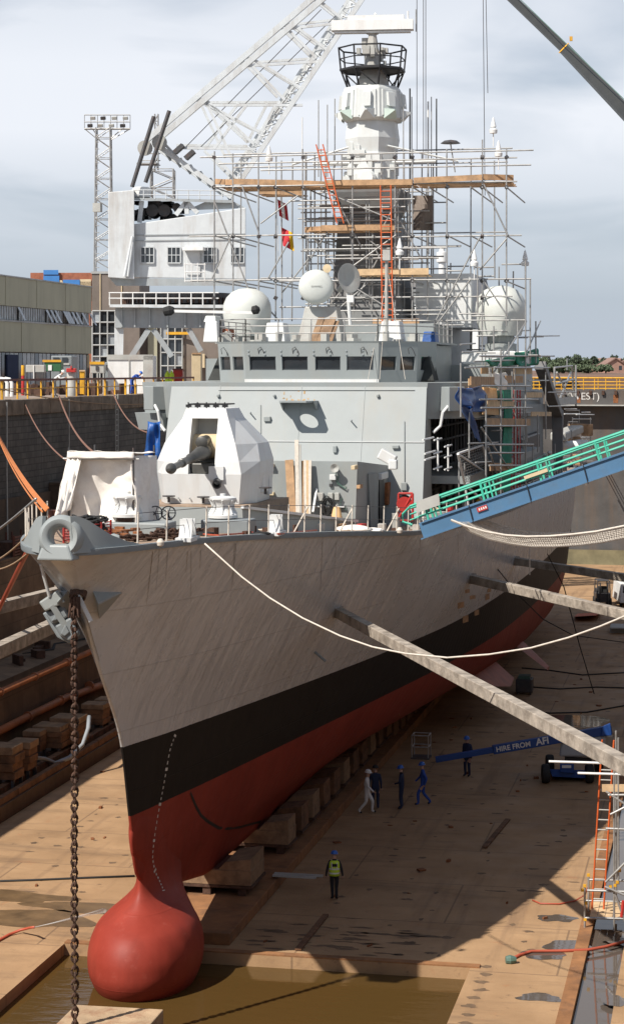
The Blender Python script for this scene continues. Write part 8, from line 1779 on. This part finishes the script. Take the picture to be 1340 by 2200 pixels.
# ================================================================== PEOPLE
def person(label, loc, face_to, joints, body_m, helmet_m=None, vest=False, trousers=None, k=1.0):
    """joints: dict of joint -> (x across to the right hand, y forward, z up) in metres for a 1.78 m figure"""
    J = {'pelvis': (0, 0, .96), 'spine': (0, 0, 1.15), 'chest': (0, .01, 1.36), 'neck': (0, .02, 1.50), 'head0': (0, .03, 1.58), 'head1': (0, .045, 1.70),
         'sl': (-.175, 0, 1.43), 'el': (-.235, -.03, 1.15), 'wl': (-.245, .05, .90), 'hl': (-.245, .07, .82), 'sr': (.175, 0, 1.43), 'er': (.235, -.03, 1.15), 'wr': (.245, .05, .90), 'hr': (.245, .07, .82),
         'pl': (-.095, 0, .90), 'kl': (-.105, .03, .49), 'al': (-.11, -.02, .09), 'tl': (-.12, .15, .045), 'pr': (.095, 0, .90), 'kr': (.105, .03, .49), 'ar': (.11, -.02, .09), 'tr': (.12, .15, .045)}
    J.update(joints)
    names = list(J); idx = {n: i for i, n in enumerate(names)}
    E = [('pelvis', 'spine'), ('spine', 'chest'), ('chest', 'neck'), ('neck', 'head0'), ('head0', 'head1'), ('chest', 'sl'), ('sl', 'el'), ('el', 'wl'), ('wl', 'hl'), ('chest', 'sr'), ('sr', 'er'), ('er', 'wr'), ('wr', 'hr'),
         ('pelvis', 'pl'), ('pl', 'kl'), ('kl', 'al'), ('al', 'tl'), ('pelvis', 'pr'), ('pr', 'kr'), ('kr', 'ar'), ('ar', 'tr')]
    Rd = {'pelvis': (.165, .125), 'spine': (.155, .115), 'chest': (.175, .125), 'neck': (.062, .062), 'head0': (.075, .085), 'head1': (.082, .095), 'sl': (.075,) * 2, 'sr': (.075,) * 2, 'el': (.052,) * 2, 'er': (.052,) * 2, 'wl': (.038,) * 2, 'wr': (.038,) * 2,
          'hl': (.04, .028), 'hr': (.04, .028), 'pl': (.10,) * 2, 'pr': (.10,) * 2, 'kl': (.072,) * 2, 'kr': (.072,) * 2, 'al': (.055,) * 2, 'ar': (.055,) * 2, 'tl': (.045, .04), 'tr': (.045, .04)}
    me = bpy.data.meshes.new('body'); me.from_pydata([J[n] for n in names], [(idx[a], idx[b]) for a, b in E], []); 
    o = bpy.data.objects.new('body', me); COL.objects.link(o)
    o.modifiers.new('skin', 'SKIN'); sv = me.skin_vertices[0].data
    for n in names: sv[idx[n]].radius = Rd[n]; sv[idx[n]].use_root = (n == 'pelvis')
    ss_ = o.modifiers.new('sub', 'SUBSURF'); ss_.levels = 2; ss_.render_levels = 2
    bpy.context.view_layer.update()
    nm = bpy.data.meshes.new_from_object(o.evaluated_get(bpy.context.evaluated_depsgraph_get())); bpy.data.objects.remove(o)
    bm = bmesh.new(); bm.from_mesh(nm)
    for side in 'lr':       # five separate, slightly curled fingers on each hand
        w, h = Vector(J['w' + side]), Vector(J['h' + side]); d = (h - w).normalized(); e = Vector(J['e' + side]); s_ = d.cross(Vector((0, 1, 0.2))).normalized() if abs(d.y) < .8 else d.cross(Vector((0, 0, 1))).normalized(); c_ = s_.cross(d).normalized()
        for q, (off, ln) in enumerate(((-.030, .075), (-.010, .085), (.010, .08), (.029, .065), (.045, .06))):
            b0 = h + s_ * off * .9 + d * (.01 if q < 4 else -.03); b1 = b0 + d * ln * .55 + c_ * .008 + (s_ * .03 if q == 4 else s_ * 0); b2 = b1 + d * ln * .4 + c_ * .03
            t_ = MB().path([b0, b1, b2], [.0105, .0095, .007], 5); vs = [bm.verts.new(v) for v in t_.v]
            for f in t_.f: bm.faces.new([vs[i] for i in f])
    hd = Vector(J['head1']); fw = (hd - Vector(J['head0'])); fdir = Vector(joints.get('look', (0, 1, 0))).normalized()
    t_ = MB().path([hd + fdir * .07 + Vector((0, 0, .01)), hd + fdir * .115 + Vector((0, 0, -.035)), hd + fdir * .08 + Vector((0, 0, -.045))], [.012, .018, .012], 5); vs = [bm.verts.new(v) for v in t_.v]
    for f in t_.f: bm.faces.new([vs[i] for i in f])
    sdv = fdir.cross(Vector((0, 0, 1))).normalized()
    for sg in (-1, 1):
        t_ = MB().path([hd + sdv * sg * .085 + Vector((0, 0, .01)), hd + sdv * sg * .105 + Vector((0, 0, -.02)), hd + sdv * sg * .088 + Vector((0, 0, -.05))], [.012, .02, .01], 5); vs = [bm.verts.new(v) for v in t_.v]
        for f in t_.f: bm.faces.new([vs[i] for i in f])
    bmesh.ops.recalc_face_normals(bm, faces=bm.faces); bm.to_mesh(nm); bm.free()
    for m_ in (body_m, 'skin', trousers or body_m, 'rubber'): nm.materials.append(M[m_])
    J2 = [(Vector(J[n]), 1 if n in ('head0', 'head1', 'hl', 'hr') else (2 if n in ('pl', 'pr', 'kl', 'kr', 'al', 'ar') else (3 if n in ('tl', 'tr') else 0))) for n in names if n in J]
    wl_, wr_ = Vector(J['wl']), Vector(J['wr'])
    for p in nm.polygons:
        p.use_smooth = True; c = p.center; p.material_index = min(J2, key=lambda q: (q[0] - c).length)[1]
    d = Vector(face_to) - Vector(loc); rz = math.atan2(-d.x, d.y)
    t = thing('person', label, 'person', loc, None, rz, local=True); t.scale = (k, k, k)
    b = bpy.data.objects.new('body', nm); COL.objects.link(b); b.parent = t
    if helmet_m:
        hc = hd + Vector((0, 0, .035)); hb = MB().lathe([(.150, -.01), (.135, .0), (.130, .03), (.115, .075), (.075, .11), (.0, .125)], hc, (fw.x, fw.y, fw.z), 18)
        hb.grid(lambda u, v: hc + fdir * (.10 + .09 * v) * math.cos((u - .5) * 2.2) + sdv * (.14 * math.sin((u - .5) * 2.4)) + Vector((0, 0, -.005 - .02 * v)), 8, 2); hb.build('helmet', helmet_m, t, smooth=True)
    if vest:
        def ring(z, rx, ry, cy=.0): return [(rx * math.cos(a), cy + ry * math.sin(a), z) for a in [2 * math.pi * i / 20 for i in range(20)]]
        v = MB().rings([ring(.92, .205, .165), ring(1.1, .195, .155), ring(1.3, .215, .165), ring(1.44, .20, .15), ring(1.50, .12, .11)], False, False).build('hi_vis_vest', 'hivis', t, smooth=True, solid=0.01)
        for z in (1.0, 1.16): MB().rings([ring(z, .208, .168), ring(z + .055, .210, .168)], False, False).build('reflective_band', 'reflective', v, smooth=True)
        for sg in (-1, 1): MB().path([(sg * .09, .17, 1.2), (sg * .10, .165, 1.4), (sg * .11, .02, 1.5), (sg * .10, -.165, 1.4), (sg * .09, -.17, 1.2)], .022, 5).build('reflective_strap', 'reflective', v)
        MB().box((0, -.172, 1.34), (.20, .012, .11)).build('back_print', 'cloth_black', v)
    return t
cam0 = Vector((CAMLOC.x, CAMLOC.y, 0))
def at(px, py, Z=0.0): return P(px, py, Z=Z)
walk = {'kl': (-.10, .22, .52), 'al': (-.10, .20, .10), 'tl': (-.11, .37, .07), 'kr': (.10, -.02, .50), 'ar': (.10, -.33, .14), 'tr': (.11, -.20, .04), 'el': (-.24, -.14, 1.17), 'wl': (-.25, -.06, .93), 'hl': (-.25, -.02, .86), 'er': (.24, .10, 1.17), 'wr': (.23, .28, 1.0), 'hr': (.22, .34, .95)}
l = at(718, 1933); person('person in yellow hi-vis vest and dark clothes walking away on the floor', l, l + FWD * 5, {'el': (-.27, -.03, 1.16), 'wl': (-.31, .04, .93), 'hl': (-.31, .06, .86), 'er': (.27, -.03, 1.16), 'wr': (.31, .04, .93), 'hr': (.31, .06, .86), 'kl': (-.08, .03, .49), 'al': (-.07, -.02, .09), 'kr': (.08, .03, .49), 'ar': (.07, -.02, .09)}, 'cloth_black', 'helmet_blue', True)
l = at(788, 1748); person('person in white coverall and white helmet walking beside the keel', l, l + RGT * 5 - FWD * 1, walk, 'coverall_white', 'white_paint', k=1.08)
l = at(806, 1738); person('person in dark overalls just behind the white-clad one', l, l + FWD * 5, {}, 'coverall_navy', 'rubber', k=1.08)
l = at(862, 1738); person('person in navy overalls standing third from the keel', l, l - RGT * 5 + FWD, {'el': (-.23, .05, 1.16), 'wl': (-.12, .24, 1.08), 'hl': (-.08, .30, 1.06)}, 'coverall_navy', 'helmet_blue', k=1.08)
l = at(908, 1730); person('person in blue overalls striding left under the hull', l, l - RGT * 5, walk, 'coverall_blue', 'helmet_blue', k=1.08)
l = at(1003, 1668); person('person in dark overalls standing behind the lift boom', l, l - RGT * 3 - FWD * 4, {}, 'coverall_navy', 'helmet_blue', k=1.08)
lean = {'pelvis': (0, -.18, .95), 'spine': (0, -.05, 1.12), 'chest': (0, .14, 1.26), 'neck': (0, .27, 1.36), 'head0': (0, .34, 1.41), 'head1': (0, .42, 1.50), 'sl': (-.175, .18, 1.30), 'el': (-.22, .30, 1.12), 'wl': (-.12, .52, 1.17), 'hl': (-.06, .58, 1.18), 'sr': (.175, .18, 1.30), 'er': (.22, .30, 1.12), 'wr': (.12, .50, 1.17), 'hr': (.06, .57, 1.18), 'pl': (-.095, -.17, .90), 'pr': (.095, -.17, .90), 'kl': (-.10, -.08, .48), 'kr': (.10, -.12, .48), 'al': (-.1, -.1, .09), 'ar': (.1, -.22, .09), 'tl': (-.11, .07, .045), 'tr': (.11, -.05, .045)}
l = P(122, 842, D=126.5); l.z = 18.3; person('worker in white jacket and helmet leaning on the left quay railing', l, l + RGT * 5 - FWD * 1.0, lean, 'coverall_white', 'white_paint', trousers='cloth_grey', k=1.03)
l = P(288, 842, D=141.5); l.z = 18.3; person('worker in blue overalls bending over the left quay railing', l, l + RGT * 5 - FWD * 1.0, dict(lean, **{'chest': (0, .2, 1.2), 'neck': (0, .36, 1.27), 'head0': (0, .42, 1.33), 'head1': (0, .5, 1.42)}), 'coverall_blue', 'helmet_blue', k=1.03)
l = P(1180, 1040, X=7.0); pz = l.z; person('worker in white coverall standing on the side deck behind the gangway', l, l - RGT * 2 + FWD * 5, {'el': (-.30, .10, 1.25), 'wl': (-.42, .28, 1.28), 'hl': (-.46, .35, 1.30)}, 'coverall_white', 'white_paint', k=1.25)
